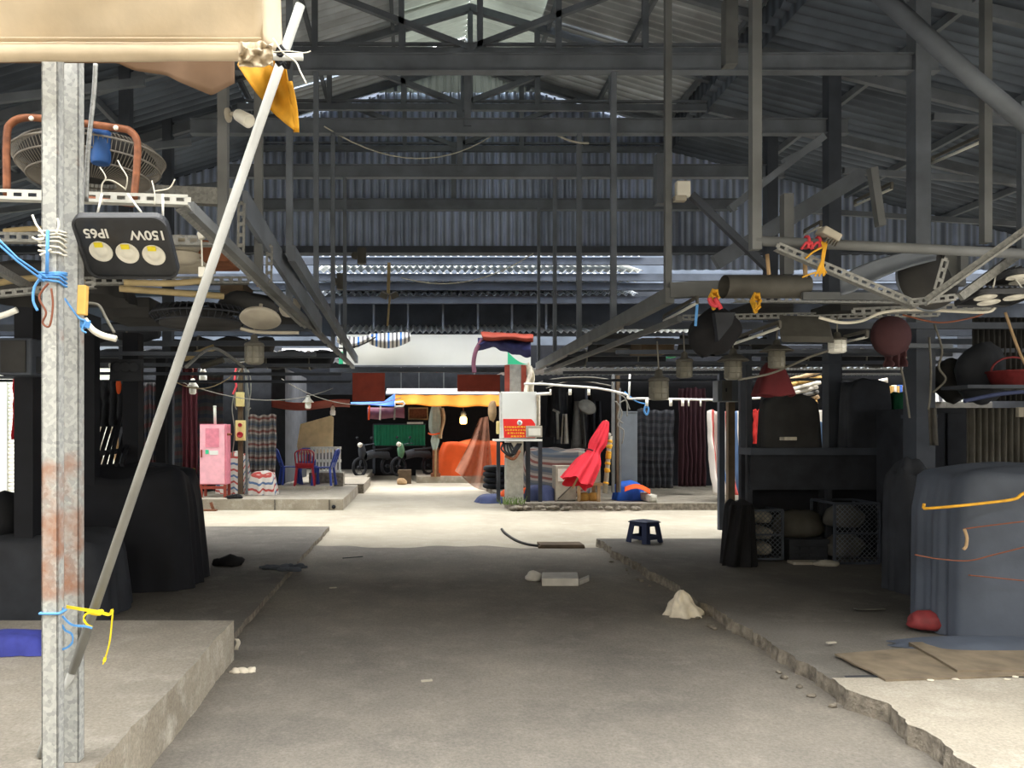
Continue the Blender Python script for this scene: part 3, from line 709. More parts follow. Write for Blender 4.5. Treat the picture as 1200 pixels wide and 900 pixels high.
b = MB(); b.tube([V(xL, d0 + 0.03, zc), P(355, 67, d0 + 0.03)], 0.0125, 12); b.part('awning_pipe', 'white_metal', t, 'white steel pipe end sticking out of the hem')
b = MB()
for i in range(4): b.tube([P(330, 62, 2.83) + V(0.024 * math.cos(a * PI / 6), 0.05 * math.sin(a * PI / 6) + .035, 0.01 * math.sin(a * 2 + i) + .007 * (i - 1.5)) for a in range(13)], 0.007, 6)
b.part('tape_tie', 'wire_black', t, 'black tape binding where pipe and pole cross')
b = MB()
b.tube(smooth_path([P(320, 45, 2.78), P(332, 62, 2.78), P(346, 72, 2.78), P(352, 84, 2.77), P(359, 98, 2.77)]), 0.003, 6)
b.tube(smooth_path([P(312, 62, 2.78), P(336, 60, 2.77), P(356, 62, 2.78), P(364, 60, 2.78)]), 0.002, 6)
b.part('tie_wire', 'wire_white', t)
def brown(u, v):
    px = -60 + 335 * u; low = 66 + (8 + 22 * max(0, noise.noise(V(u * 4.5 + 2, 0.4, 0))) + (26 * max(0, 1 - abs(u - 0.92) / 0.16)))
    return P(px, 58 + (low - 58) * v, 2.95 + 0.02 * math.sin(u * 20) + .02 * v)
b = MB(); b.sheet(brown, 60, 6); b.one('awning_lining', 'canvas_brown', 'brown ragged cloth edge sagging below the beige awning hem', 'cloth', solid=0.003)
def yc(u, v):
    l = Vector((318 - 40 * u ** .7, 14 + 62 * u, 0)); r = Vector((328 + 20 * u, 40 + 115 * u, 0))
    p = l.lerp(r, v); p.y += 9 * u * math.sin(PI * v)
    return P(p.x, p.y, 3.05 + 0.03 * math.sin(v * 9 + u * 2) + .04 * noise.noise(V(u * 4, v * 4, 0)))
b = MB(); b.sheet(yc, 24, 16)
b.sheet(lambda u, v: P(336 + 8 * u + 6 * v + 2 * math.sin(u * 3), 95 + 60 * u, 3.03 - .02 * v), 10, 3)
b.one('hanging_cloth', 'yellow_cloth', 'yellow dirty cloth hanging from the awning corner behind the white pole', 'cloth', solid=0.004)
# slotted angle frame over the near stall
t = T('stall_rack', 'white slotted angle bar rack at head height carrying the rusty-framed fan', 'rack', V(-1.6, 3.2, 2.4))
b = MB(); b.slot_bar(P(-40, 226, 3.2), P(220, 234, 3.2), 0.042, 0.06); b.part('front_rail', 'white_metal', t, 'white painted front rail with a rusty end')
b = MB(); b.slot_bar(P(216, 235, 3.22), V(-0.99, 7.2, 2.60), 0.05, 0.07, face=(1, -0.2, 0.4)); b.bar(P(208, 240, 3.25), V(-1.02, 7.0, 2.56), 0.03, 0.02); b.part('side_rail', 'galvanised_dull', t)
b = MB(); b.slot_bar(P(-20, 277, 3.95), P(262, 282, 3.95), 0.05, 0.06); b.part('cross_rail', 'galvanised_dull', t)
b = MB(); b.slot_bar(P(85, 329, 4.9), P(292, 328, 5.3), 0.05, 0.06); b.part('cross_rail', 'galvanised_dull', t)
b = MB(); b.slot_bar(P(-10, 345, 4.4), P(110, 333, 4.4), 0.04, 0.06); b.part('cross_rail', 'galvanised_dull', t)
b = MB(); b.slot_bar(P(283, 238, 4.3), P(282, 300, 4.3), 0.045, 0.05); b.part('upright', 'galvanised_dull', t)
b = MB(); b.slot_bar(P(316, 288, 5.0), P(315, 330, 5.0), 0.045, 0.05); b.part('upright', 'galvanised_dull', t)
b = MB(); b.bar(P(-30, 300, 3.5), P(50, 345, 5), 0.04, 0.04); b.bar(P(60, 222, 4.2), P(275, 232, 4.2), 0.05, 0.09); b.part('brace', 'galvanised_dull', t)
# floodlight, mounted upside down
def floodlight(name, c, wd, hg, dp, label, tilt=0.0, lettered=True, tri=False, group='floodlights on the stall racks', rotz=0):
    t = T(name, label, 'floodlight', (0, 0, 0), group)
    b = MB(); r = 0.05 * wd / .38
    def rr(hw, hh, rad, y, n=6):
        pts = []
        for cx, cz, a0 in ((hw - rad, hh - rad, 0), (-hw + rad, hh - rad, 90), (-hw + rad, -hh + rad, 180), (hw - rad, -hh + rad, 270)):
            for k in range(n + 1):
                a = math.radians(a0 + 90 * k / n); pts.append(V(cx + rad * math.cos(a), y, cz + rad * math.sin(a)))
        return pts
    hw, hh = wd / 2, hg / 2
    loops = [rr(hw * .8, hh * .8, r, dp * .9), rr(hw, hh, r, dp * .55), rr(hw, hh, r, 0.004), rr(hw * .985, hh * .98, r, -0.002), rr(hw * .93, hh * .9, r * .6, -0.002), rr(hw * .92, hh * .89, r * .6, 0.006)]
    n = len(loops[0]); vs = [p for l in loops for p in l]
    fs = [tuple(range(n))[::-1]] + [(i * n + k, i * n + (k + 1) % n, (i + 1) * n + (k + 1) % n, (i + 1) * n + k) for i in range(len(loops) - 1) for k in range(n)]
    b.add(vs, fs)
    for i in range(9): b.bx(-hw * .75 + i * hw * .1875 - .004, -hw * .75 + i * hw * .1875 + .004, dp * .85, dp * 1.15, -hh * .7, hh * .7)
    body = b.part('lamp_body', 'lamp_black', t)
    b = MB(); p = rr(hw * .925, hh * .895, r * .6, 0.006); b.prism(p, (0, 0.004, 0)); b.part('front_glass', 'lamp_face', body)
    for k in range(3):
        cx = (k - 1) * wd * .278; cz = -0.075 * hg - .03 * (k - 1) * hg
        if tri: cx, cz = ((-.25, .16), (.25, .16), (0, -.2))[k]; cx *= wd; cz *= hg
        b = MB(); R0 = 0.047 * wd / .38 * (1.35 if tri else 1)
        prof = [(R0 * 1.0, 0.001), (R0 * 1.0, 0.004), (R0 * .93, 0.005), (R0 * .8, 0.012 * .2), (R0 * .55, .001), (R0 * .5, .004), (R0 * .25, .007), (0, .008)]
        b.lathe(prof, (cx, 0.006, cz), (0, -1, 0), 28); o = b.part('reflector', 'lens_white' if tri else 'lens_silver', t)
        if not tri: b = MB(); b.box((cx, -0.002, cz + R0 * .72), (R0 * .7, 0.006, R0 * .42)); b.part('led_chip', 'led_yellow', o)
    if lettered:
        text('lettering', '150W', (wd * .27, 0.0035, hg * .215), 0.056, 'print_white', body, (PI / 2, PI, 0), bold=0.0012)
        text('lettering', 'IP65', (-wd * .27, 0.0035, hg * .245), 0.056, 'print_white', body, (PI / 2, PI, 0), bold=0.0012)
    b = MB()
    Ri = Euler((-tilt, 0, 0)).to_matrix(); up = Ri @ V(0, 0, .10)
    for pts in ([(-hw * .5, dp * .5, hh * .8), (-hw * .38, dp * .5, hh * .8)], [(hw * .55, dp * .5, hh * .8), (hw * .15, dp * .5, hh * .8)], [(hw * .9, dp * .4, hh * .8), (hw * .9, dp * .4, hh * .8)]):
        b = MB(); b.tube([V(*pts[0]), V(*pts[1]) + up], 0.005, 6); b.part('bracket', 'white_metal', t)
    t.location = c; t.rotation_euler = (tilt, 0, rotz); return t
floodlight('hanging_floodlight', P(147.5, 292, 3.05), 0.372, 0.285, 0.06, 'black three-lens floodlight hung upside down under the white angle bar, lettered 150W and IP65', tilt=0.78)
# drum fan on the rack
t = T('drum_fan', 'large dusty drum fan in a rusty tube stand lying on the rack behind posts', 'fan', P(98, 224, 3.6))
c = P(105, 186, 3.75); b = MB()
R0 = 0.355
for i in range(110):
    a = 2 * PI * i / 110
    e = V(math.cos(a), math.sin(a) * .95, 0)
    b.tube([c + e * .06 + V(0, 0, .075), c + e * .22 + V(0, 0, .065), c + e * (R0 * .9) + V(0, 0, .035), c + e * R0 + V(0, 0, 0), c + e * (R0 * .93) + V(0, 0, -.05), c + e * (R0 * .8) + V(0, 0, -.1), c + e * (R0 * .35) + V(0, 0, -.125)], 0.0021, 4)
for rr0, zz in ((R0, 0), (.22, .065), (.12, .07), (R0 * .93, -.05), (R0 * .8, -.1)):
    b.tube([c + V(rr0 * math.cos(k * PI / 24), rr0 * .95 * math.sin(k * PI / 24), zz) for k in range(48)], 0.005, 5, closed=True)
b.part('fan_cage', 'cage_wire', t)
b = MB(); b.lathe([(0, .05), (.09, .045), (.29, .02), (.31, 0.0), (.24, -.05), (0, -.07)], c, (0, 0, 1), 32); b.part('fan_drum', 'dusty_dark', t)
b = MB()
fr = [P(8, 226, 3.42), P(8, 160, 3.42), P(14, 144, 3.42), P(30, 138, 3.42), P(60, 140, 3.42), P(138, 150, 3.42), P(154, 155, 3.42), P(161, 168, 3.42), P(160, 200, 3.42), P(157, 232, 3.42)]
b.tube(smooth_path(fr), 0.0165, 10); b.tube([P(8, 226, 3.42), P(8, 229, 3.9)], 0.0165, 8); b.tube([P(157, 232, 3.42), P(157, 234, 3.9)], 0.0165, 8)
b.tube([P(100, 232, 3.42), P(157, 240, 3.42)], .012, 8)
st = b.part('tube_stand', 'copper_rust', t, 'rusty copper-coloured bent tube stand')
for px, py in ((136, 150), (37, 139)):
    b = MB(); b.lathe([(0, 0), (.011, 0), (.011, .006), (.006, .01), (0, .011)], P(px, py, 3.405), (0, -1, 0), 12); b.part('bolt', 'lens_silver', st)
b = MB(); b.lathe([(0.04, -.02), (.045, 0), (.043, .1), (.047, .105), (.047, .125), (.02, .135)], P(118, 187, 3.5), (0, 0, 1), 20); b.one('blue_canister', 'blue_drum', 'small blue plastic canister standing on top of the drum fan', 'canister', bevel=.003)
# twigs of stiff wire on the rail
for lab, grp in (('two twisted white wire ends sprouting from the white angle bar right below the drum fan', ([(120, 240), (119, 218), (124, 208), (117, 196)], [(119, 220), (122, 212), (132, 212), (145, 220), (147, 222), (149, 208), (142, 196), (138, 188)])), ('stiff white wire twig sprouting near the rusty end of the white angle bar', ([(181, 240), (181, 225), (178, 212)], [(181, 224), (198, 221), (205, 210)]))):
    b = MB()
    for pts in grp: b.tube(smooth_path([P(x, y, 3.16 + .01 * math.sin(x)) for x, y in pts], 4), 0.003, 5)
    b.one('wire_twist', 'wire_white', lab, 'wire')
# cords round the posts
t = T('post_ties', 'white cable ties and blue plastic cord knotted round the galvanised post', 'cord', P(62, 320, 2.95))
b = MB()
for i in range(6):
    z = Z(272 + i * 5, 2.95); b.tube([V(X(62, 2.95) + (.038) * (math.cos(a) / max(abs(math.cos(a)), abs(math.sin(a)))), 2.95 + .034 * (math.sin(a) / max(abs(math.cos(a)), abs(math.sin(a)))), z + .006 * math.sin(a + i)) for a in [2 * PI * k / 24 for k in range(24)]], 0.004, 6, closed=True)
for pts in ([(53, 278), (46, 268), (42, 262), (38, 252)], [(66, 274), (69, 264), (67, 256)], [(52, 280), (44, 281), (38, 278)], [(60, 292), (54, 296), (47, 299)]):
    b.tube(smooth_path([P(x, y, 2.91) for x, y in pts]), 0.0045, 6)
b.part('cable_tie', 'wire_white', t)
b = MB()
for i in range(5):
    z = Z(320 + i * 3, 2.95); b.tube([V(X(62, 2.95) + (.038) * (math.cos(a) / max(abs(math.cos(a)), abs(math.sin(a)))), 2.95 + .034 * (math.sin(a) / max(abs(math.cos(a)), abs(math.sin(a)))), z + .007 * math.sin(a + i)) for a in [2 * PI * k / 24 for k in range(24)]], 0.0045, 6, closed=True)
b.tube([P(55, 320, 2.91), P(56, 270, 2.91)], 0.007, 6)
b.tube(smooth_path([P(52, 322, 2.9), P(41, 335, 2.9), P(39, 352, 2.9), P(44, 364, 2.9)]), 0.005, 6)
b.tube([P(55, 326, 2.9), P(20, 302, 2.85), P(-20, 262, 2.8)], 0.004, 6); b.tube([P(52, 330, 2.9), P(20, 306, 2.85), P(-20, 270, 2.8)], 0.004, 6)
b.part('blue_cord', 'blue_strap', t, 'bright blue plastic cord')
b = MB(); b.tube(smooth_path([P(57, 332, 2.9), P(50, 340, 2.9), P(46, 350, 2.9), P(54, 366, 2.9), P(50, 378, 2.9), P(58, 382, 2.9), P(62, 358, 2.9), P(60, 338, 2.9)]), 0.004, 6); b.part('brown_wire', 'wire_brown', t, 'brown bare wire loop')
b = MB(); b.box(P(97, 352, 2.98), (.034, .03, .115), (0, 0.04, 0)); b.one('wood_batten', 'wood_yellow', 'short yellow wood batten fixed beside the post under the floodlight', 'batten', bevel=.004)
b = MB(); b.tube(smooth_path([P(99, 374, 3.0), P(108, 386, 3.0), P(120, 393, 3.0), P(136, 397, 3.0)]), 0.0125, 12); b.one('pipe_stub', 'wire_white', 'short bent white plastic pipe tied to the post with blue cord', 'pipe')
b = MB(); b.tube(smooth_path([P(76, 350, 3.02), P(92, 372, 2.97), P(100, 376, 2.97), P(96, 386, 2.97), P(101, 390, 2.97)]), .004, 6)
for i in range(4): b.tube([P(100, 377 + i * 2, 2.99) + V(.017 * math.cos(k * PI / 6), .017 * math.sin(k * PI / 6), .004 * math.sin(k)) for k in range(12)], .0035, 5, closed=True)
b.one('cord_knot', 'blue_strap', 'blue cord knotted round the bent white pipe stub', 'cord')
b = MB(); b.tube(smooth_path([P(104, 355, 3.1), P(116, 358, 3.1), P(124, 372, 3.1), P(134, 390, 3.1)]), 0.006, 6); b.one('grey_cable', 'wire_grey', 'stiff grey cable bending down to the white pipe stub', 'cable')
b = MB(); b.tube(smooth_path([P(101, 236, 3.15), P(103, 180, 3.15), P(110, 110, 3.15), P(112, 75, 3.15)]), 0.010, 8); b.one('grey_conduit', 'galvanised_dull', 'thin grey conduit running up beside the posts to the awning', 'conduit')
t = T('strap_tie', 'yellow and light blue straps tying the white pole to the post near the ground', 'strap', P(95, 745, 3.0))
b = MB()
def ribbon(b, pts, w=.008, t=.0025):
    pts = smooth_path(pts, 5)
    for i in range(len(pts) - 1): b.bar(pts[i], pts[i + 1] + (pts[i + 1] - pts[i]) * .1, t, w)
ribbon(b, [P(78, 711, 2.99), P(96, 714, 2.97), P(115, 717, 2.97), P(128, 720, 2.97), P(132, 715, 2.97), P(131, 730, 2.97), P(128, 755, 2.97), P(121, 778, 2.97)], .012)
ribbon(b, [P(118, 716, 2.96), P(104, 718, 2.96), P(98, 724, 2.96), P(102, 732, 2.96), P(108, 735, 2.96)], .008)
b.tube([P(112, 718, 3.0) + V(.026 * math.cos(k * PI / 6), .026 * math.sin(k * PI / 6), .004 * math.sin(k)) for k in range(12)], .005, 6, closed=True)
b.part('yellow_strap', 'yellow_strap', t, 'yellow strap')
b = MB()
z = Z(717, 2.95); b.tube([V(X(62, 2.95) + .036 * (math.cos(a) / max(abs(math.cos(a)), abs(math.sin(a)))), 2.95 + .031 * (math.sin(a) / max(abs(math.cos(a)), abs(math.sin(a)))), z) for a in [2 * PI * k / 24 for k in range(24)]], .005, 6, closed=True)
ribbon(b, [P(74, 712, 2.96), P(72, 728, 2.96), P(76, 738, 2.96), P(84, 743, 2.96), P(85, 752, 2.96), P(80, 758, 2.96), P(73, 761, 2.96)], .008)
ribbon(b, [P(73, 722, 2.95), P(84, 732, 2.95), P(100, 734, 2.95), P(108, 736, 2.95)], .008)
b.part('blue_strap', 'blue_strap', t, 'light blue strap')
# cloth on the platform
b = MB(); c = G(18, 762, .28)
b.cover(c, .40, .24, .10, 3, .10, .5, 60, 12, .2, .02, nf=9); b.cover(c + V(.14, .01, 0), .22, .16, .07, 6, .12, .5, 48, 10, .2, .02, nf=7)
b.one('crumpled_cloth', 'blue_cloth', 'crumpled deep blue cloth lying on the concrete platform behind the posts', 'cloth')
# security camera on its post
t = T('security_camera', 'small white security camera fixed on a thin grey post behind the leaning pole', 'camera', P(270, 133, 3.9))
b = MB(); b.lathe([(.035, 0), (.035, .012), (.02, .02)], P(266, 135, 3.88), (1, -.2, 0), 16); b.tube([P(268, 134, 3.88), P(279, 133, 3.82)], .012, 8); b.part('bracket', 'dusty_white', t)
b = MB(); b.lathe([(0, -.05), (.026, -.05), (.03, -.04), (.034, .05), (.03, .056), (.026, .05), (0, .05)], P(285, 138, 3.8), (.7, -.5, -.55), 18); b.part('camera_body', 'white_plastic', t)
# ================================================================ lamps, reusable things
def jar_lamp(label, loc, r, h, shade=0.0, m='dusty_glass', cordtop=None, group='dusty caged jar lamps'):
    t = T('pendant_lamp', label, 'lamp', loc, group); c = Vector(loc)
    b = MB(); b.lathe([(0, 0), (r * .7, 0), (r * .92, h * .06), (r, h * .14), (r, h * .95), (r * .9, h)], c, seg=20)
    for zz in (.3, .62): b.lathe([(r * 1.0, h * zz), (r * 1.05, h * zz + .004), (r * 1.0, h * zz + .01)], c, seg=20)
    for k in range(8):
        a = k * PI / 4; e = V(math.cos(a), math.sin(a), 0) * r * 1.03; b.tube([c + e + V(0, 0, h * .08), c + e + V(0, 0, h)], .003, 4)
    b.part('glass_jar', m, t)
    b = MB()
    if shade: b.lathe([(r * 1.05, h * .99), (shade, h * .98), (shade * 1.02, h * 1.0), (shade * .9, h * 1.07), (r * 1.0, h * 1.28), (r * .5, h * 1.35), (r * .35, h * 1.6), (.012, h * 1.65)], c, seg=24)
    else: b.lathe([(r * 1.05, h * .98), (r * 1.12, h * 1.02), (r * 1.0, h * 1.15), (r * .45, h * 1.25), (r * .35, h * 1.55), (.012, h * 1.62)], c, seg=20)
    b.part('lamp_shade', 'dusty_metal', t)
    b = MB(); top = Vector(cordtop) if cordtop is not None else c + V(0, 0, h * 1.6 + .25)
    b.tube([c + V(0, 0, h * 1.6), top], .006, 6); b.part('cord', 'wire_grey', t)
    return t
def at_lamp(px, pyb, d): return P(px, pyb, d)
jar_lamp('big dusty jar lamp hung over the white pipe, the lowest of the caged lamps', P(772, 469, 6.4), .078, .16, cordtop=P(770, 400, 6.4))
jar_lamp('dusty jar lamp without a wide shade hanging under the black bundle', P(802, 443, 6.6), .066, .14, cordtop=P(801, 390, 6.6))
jar_lamp('shaded jar lamp hanging directly above the grey switch box on the post pair', P(859, 445, 6.3), .068, .155, .125, cordtop=P(859, 385, 6.3))
jar_lamp('shaded jar lamp hanging just above the dark red hood', P(910, 432, 6.1), .062, .14, .125, cordtop=P(911, 380, 6.1))
jar_lamp('white glass jar lamp on the long flat shade above the counter', P(981, 414, 5.9), .062, .10, .0, 'milk_glass', cordtop=P(981, 370, 5.9))
jar_lamp('wide grey jar lamp hanging beside the leaning pole under the stall racks', P(298, 427, 5.2), .062, .125, cordtop=P(298, 380, 5.2))
def bulb_lamp(label, loc, shade, cordtop, s=1.0, hook=True, lit=False):
    t = T('bulb_lamp', label, 'lamp', loc, 'small hanging bulbs of the street stalls'); c = Vector(loc)
    b = MB(); b.lathe([(0, 0), (.04 * s, .0), (.058 * s, .02 * s), (.06 * s, .09 * s), (.05 * s, .12 * s), (.035 * s, .13 * s)], c, seg=16); b.part('bulb', 'bulb_glow' if lit else 'milk_glass', t)
    b = MB()
    if shade: b.lathe([(.04 * s, .125 * s), (shade, .12 * s), (shade * 1.01, .13 * s), (.05 * s, .2 * s), (.03 * s, .26 * s), (0, .27 * s)], c, seg=20)
    else: b.lathe([(.04 * s, .125 * s), (.05 * s, .16 * s), (.03 * s, .21 * s), (0, .22 * s)], c, seg=16)
    b.part('lamp_cap', 'white_plastic' if shade or not lit else 'wire_grey', t)
    b = MB(); b.tube([c + V(0, 0, .2 * s), Vector(cordtop)], .008 * s, 6); b.part('cord', 'wire_brown', t)
    return t
bulb_lamp('small shaded bulb over the pink cabinet hung on a red cord', P(226, 462, 13.0), .095, P(226, 428, 13.0))
bulb_lamp('bare white bulb on a bent bracket above the shaded bulb', P(238, 448, 13.2), 0, P(237, 426, 13.2), 1.1)
bulb_lamp('white-shaded bulb hanging above the plastic chairs', P(361, 479, 17.2), .125, P(360, 462, 17.2), 1.15)
bulb_lamp('bare bulb at the top corner of the plywood board', P(390, 487, 18.5), 0, P(390, 472, 18.5), 1.1)
bulb_lamp('glowing warm bulb deep in the shop under the orange awning', P(543, 497, 25.5), 0, P(543, 474, 25.5), 2.0, lit=True)
pt = bpy.data.lights.new('bulb_light', 'POINT'); po = bpy.data.objects.new('bulb_light', pt); COL.objects.link(po); po.location = P(543, 492, 25.2); pt.energy = 12; pt.color = (1, .75, .4); pt.shadow_soft_size = .1
# ================================================================ cabinets and things on the far pavement, west side
def posts(name, px, d, py0, py1, w, m, label, grp=None, cat='post', wy=None):
    b = MB(); b.bar(P(px, py0, d), P(px, py1, d), w, wy or w); return b.one(name, m, label, cat, grp, bevel=.004)
z0 = .22; d = 15.9; x0, x1 = X(234, d), X(265, d)
t = T('pink_cabinet', 'tall pink metal stall cabinet on a red-brown stand at the kerb edge', 'cabinet', V((x0 + x1) / 2, d + .15, z0))
zb, zt = Z(568, d), Z(497, d)
b = MB(); b.bx(x0, x1, d + .01, d + .4, zb, zt); body = b.part('cabinet_body', 'pink_deep', t, bevel=.006)
b = MB(); b.bx(x0 + .01, x1 - .03, d - .02, d + .008, zb + .02, zt - .02); dr = b.part('door', 'pink_paint', t, bevel=.004)
b = MB(); b.bx(X(241, d), X(257, d), d - .026, d - .019, Z(524, d), Z(502, d)); b.part('poster', 'pink_deep', dr, 'darker pink faded sheet stuck on the door')
b = MB(); b.bx(X(246, d), X(256, d), d - .026, d - .019, Z(533, d), Z(528, d)); b.part('sticker', 'print_white', dr, 'white strip sticker')
b = MB(); b.bx(X(241, d), X(245, d), d - .026, d - .019, Z(532, d), Z(527, d)); b.part('sticker', 'green_print', dr, 'small green sticker')
b = MB(); b.bx(x0 + .03, x0 + .06, d - .045, d - .02, Z(536, d), Z(527, d)); b.part('handle', 'red_brown', dr)
for px in (235.5, 263.5):
    for yy in (d + .02, d + .36):
        b = MB(); b.bx(X(px, d) - .028, X(px, d) + .028, yy - .025, yy + .025, z0, zb); b.part('leg', 'red_brown', t)
b = MB(); b.bx(x0 + .02, x1 - .02, d, d + .04, zb - .09, zb - .03); b.part('stretcher', 'red_brown', t)
b = MB(); b.tube([V(X(250, d), d + .15, zt), V(X(249.5, d), d + .15, Z(477, d))], .03, 12); b.lathe([(.035, 0), (.035, .03), (0, .035)], V(X(249.5, d), d + .15, Z(477, d)), seg=12); b.part('pipe', 'white_plastic', t, 'white pipe rising from the cabinet top')
b = MB(); b.tube([V(x1, d + .1, Z(509, d)), V(x1 + .09, d + .1, Z(509, d))], .025, 10); b.part('knob', 'copper_rust', t)
b = MB(); b.bx(X(208, 15.42), X(255, 15.42), 15.3, 15.42, 0.0, .03)
for px in (208, 250): b.bar(V(X(px, 15.4), 15.4, .02), V(X(px, 15.4) - .05, 15.4, .17), .05)
b.one('iron_rail', 'rust', 'rusty iron rail with stub ends lying along the kerb below the pink cabinet', 'rail')
b = MB()
for i in range(5): b.blob(V(X(270 + i * 2.4, 15.6), 15.6 + .02 * i, .25 + .01 * (i % 2)), (.07, .06, .05), i, .6, 10, 6)
b.tube(smooth_path([V(X(264, 15.5), 15.5, .26), V(X(270, 15.45), 15.45, .29), V(X(277, 15.5), 15.5, .31), V(X(278, 15.5), 15.5, .25)]), .015, 6)
b.one('dark_rag', 'black_cloth', 'small black rag on the kerb beside the pink cabinet', 'rag')
# wooden post with sockets
d = 16.4
posts('wooden_post', 282, d, 424, 579, .10, 'wood_dark', 'old wooden post carrying the yellow socket box and cables', wy=.1)
posts('conduit_post', 289, d + .05, 415, 579, .05, 'steel_grey', 'thin grey steel pipe standing right behind the old wooden post')
t = T('socket_box', 'yellow socket box with two round red sockets on the wooden post', 'socket box', P(282, 516, d - .1))
b = MB(); b.box(P(282, 504.5, d - .1), (.21, .09, .43)); bb = b.part('box_body', 'cream_box', t, bevel=.01)
for py, r in ((498, .042), (509.5, .065)):
    b = MB(); b.lathe([(0, .03), (r * .6, .03), (r * .65, .045), (r, .045), (r, 0)], P(281.5, py, d - .145), (0, -1, 0), 20); b.part('socket', 'socket_red', t, 'round red socket')
b = MB(); b.box(P(281.5, 468, d - .1), (.17, .1, .30)); b.box(P(283, 468, d - .16), (.03, .03, .08)); b.one('meter_box', 'cream_box', 'small dirty cream meter box on the wooden post above the socket box', 'meter box', bevel=.01)
b = MB()
for pts in ([(283, 428), (278, 445), (275, 470), (277, 480)], [(285, 428), (290, 452), (292, 470), (291, 488)], [(281, 430), (276, 455), (272, 478), (275, 505), (272, 535)], [(287, 428), (293, 440), (294, 460), (290, 480), (294, 478)], [(270, 430), (280, 425), (288, 424)]):
    b.tube(smooth_path([P(x, y, d - .12) for x, y in pts]), .012, 5)
b.one('cable_bundle', 'wire_grey', 'tangle of grey cables running down the wooden post', 'cables')
b = MB(); b.tube(smooth_path([P(277, 430, d - .2), P(275, 445, d - .2), P(277, 452, d - .2), P(273, 462, d - .2)]), .022, 6); b.one('pink_ribbon', 'pink_ribbon', 'faded pink ribbon hanging at the top of the wooden post', 'ribbon')
# striped tarps
def drape(name, m, px0, px1, py0, py1, d, label, cat='tarpaulin', amp=.05, nf=6, seed=0, group=None, skew=0, bottom_out=.0, nu=60, nv=24):
    x0, x1, zt, zb = X(px0, d), X(px1, d), Z(py0, d), Z(py1, d)
    def fn(u, v):
        f = (.35 + .65 * v); a = amp * f * (math.sin(nf * 2 * PI * u + seed + 1.5 * noise.noise(V(u * 3, v * 2, seed))) + .6 * noise.noise(V(u * 7, v * 5, seed + 4)))
        zz = zt + (zb - zt) * v + .04 * noise.noise(V(u * 4, seed, 0)) * (1 - v) * 2
        return V(x0 + (x1 - x0) * u + skew * v + .02 * noise.noise(V(v * 5, u * 3, seed)), d - a - bottom_out * v * v, zz)
    b = MB(); b.sheet(fn, nu, nv, abs(x1 - x0), zt - zb); return b.one(name, m, label, cat, group, solid=.006)
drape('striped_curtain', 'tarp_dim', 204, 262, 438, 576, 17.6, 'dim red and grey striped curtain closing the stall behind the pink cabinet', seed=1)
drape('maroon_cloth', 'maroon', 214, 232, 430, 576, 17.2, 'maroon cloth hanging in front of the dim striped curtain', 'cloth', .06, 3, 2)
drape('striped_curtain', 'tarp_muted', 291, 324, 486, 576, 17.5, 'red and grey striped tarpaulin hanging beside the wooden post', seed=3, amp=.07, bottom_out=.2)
b = MB(); b.cover(V(X(272, 16.9), 17.05, z0), .62, .5, .85, 4, .10, .5, 90, 18, .12, .05, nf=8)
b.one('covered_pile', 'tarp_red_blue', 'pile under a red white and blue striped tarpaulin at the foot of the wooden post', 'covered pile')
b = MB(); b.cover(V(X(308, 16.75), 16.75, z0), .52, .5, .45, 7, .12, .45, 80, 16, .2, .06, nf=7)
b.one('covered_pile', 'tarp_red_blue', 'low slumped heap of striped tarpaulin between wooden post and plastic chairs', 'covered pile')
for k, (py, lab) in enumerate(((560, 'olive yellow plastic crate standing on the pavement behind the pole, lowest of two'), (544, 'olive yellow plastic crate stacked on another behind the leaning pole'))):
    d = 16.6; zt_, zb_ = Z(py - 3, d), Z(py - 3, d) - .27
    zb_ = .22 + .28 * k; zt_ = zb_ + .27
    x0, x1 = X(204, d), X(223, d); b = MB(); tt = .02
    b.bx(x0, x1, d, d + tt, zb_, zt_); b.bx(x0, x1, d + .38, d + .4, zb_, zt_); b.bx(x0, x0 + tt, d, d + .4, zb_, zt_); b.bx(x1 - tt, x1, d, d + .4, zb_, zt_); b.bx(x0, x1, d, d + .4, zb_, zb_ + tt)
    for q in (0.05, .13, .21): b.bx(x0 - .008, x1 + .008, d - .012, d, zb_ + q, zb_ + q + .018)
    for i in range(5): xx = x0 + (x1 - x0) * i / 4; b.bx(xx - .008, xx + .008, d - .012, d, zb_, zt_)
    b.one('plastic_crate', 'crate_yellow', lab, 'crate', 'olive crates')
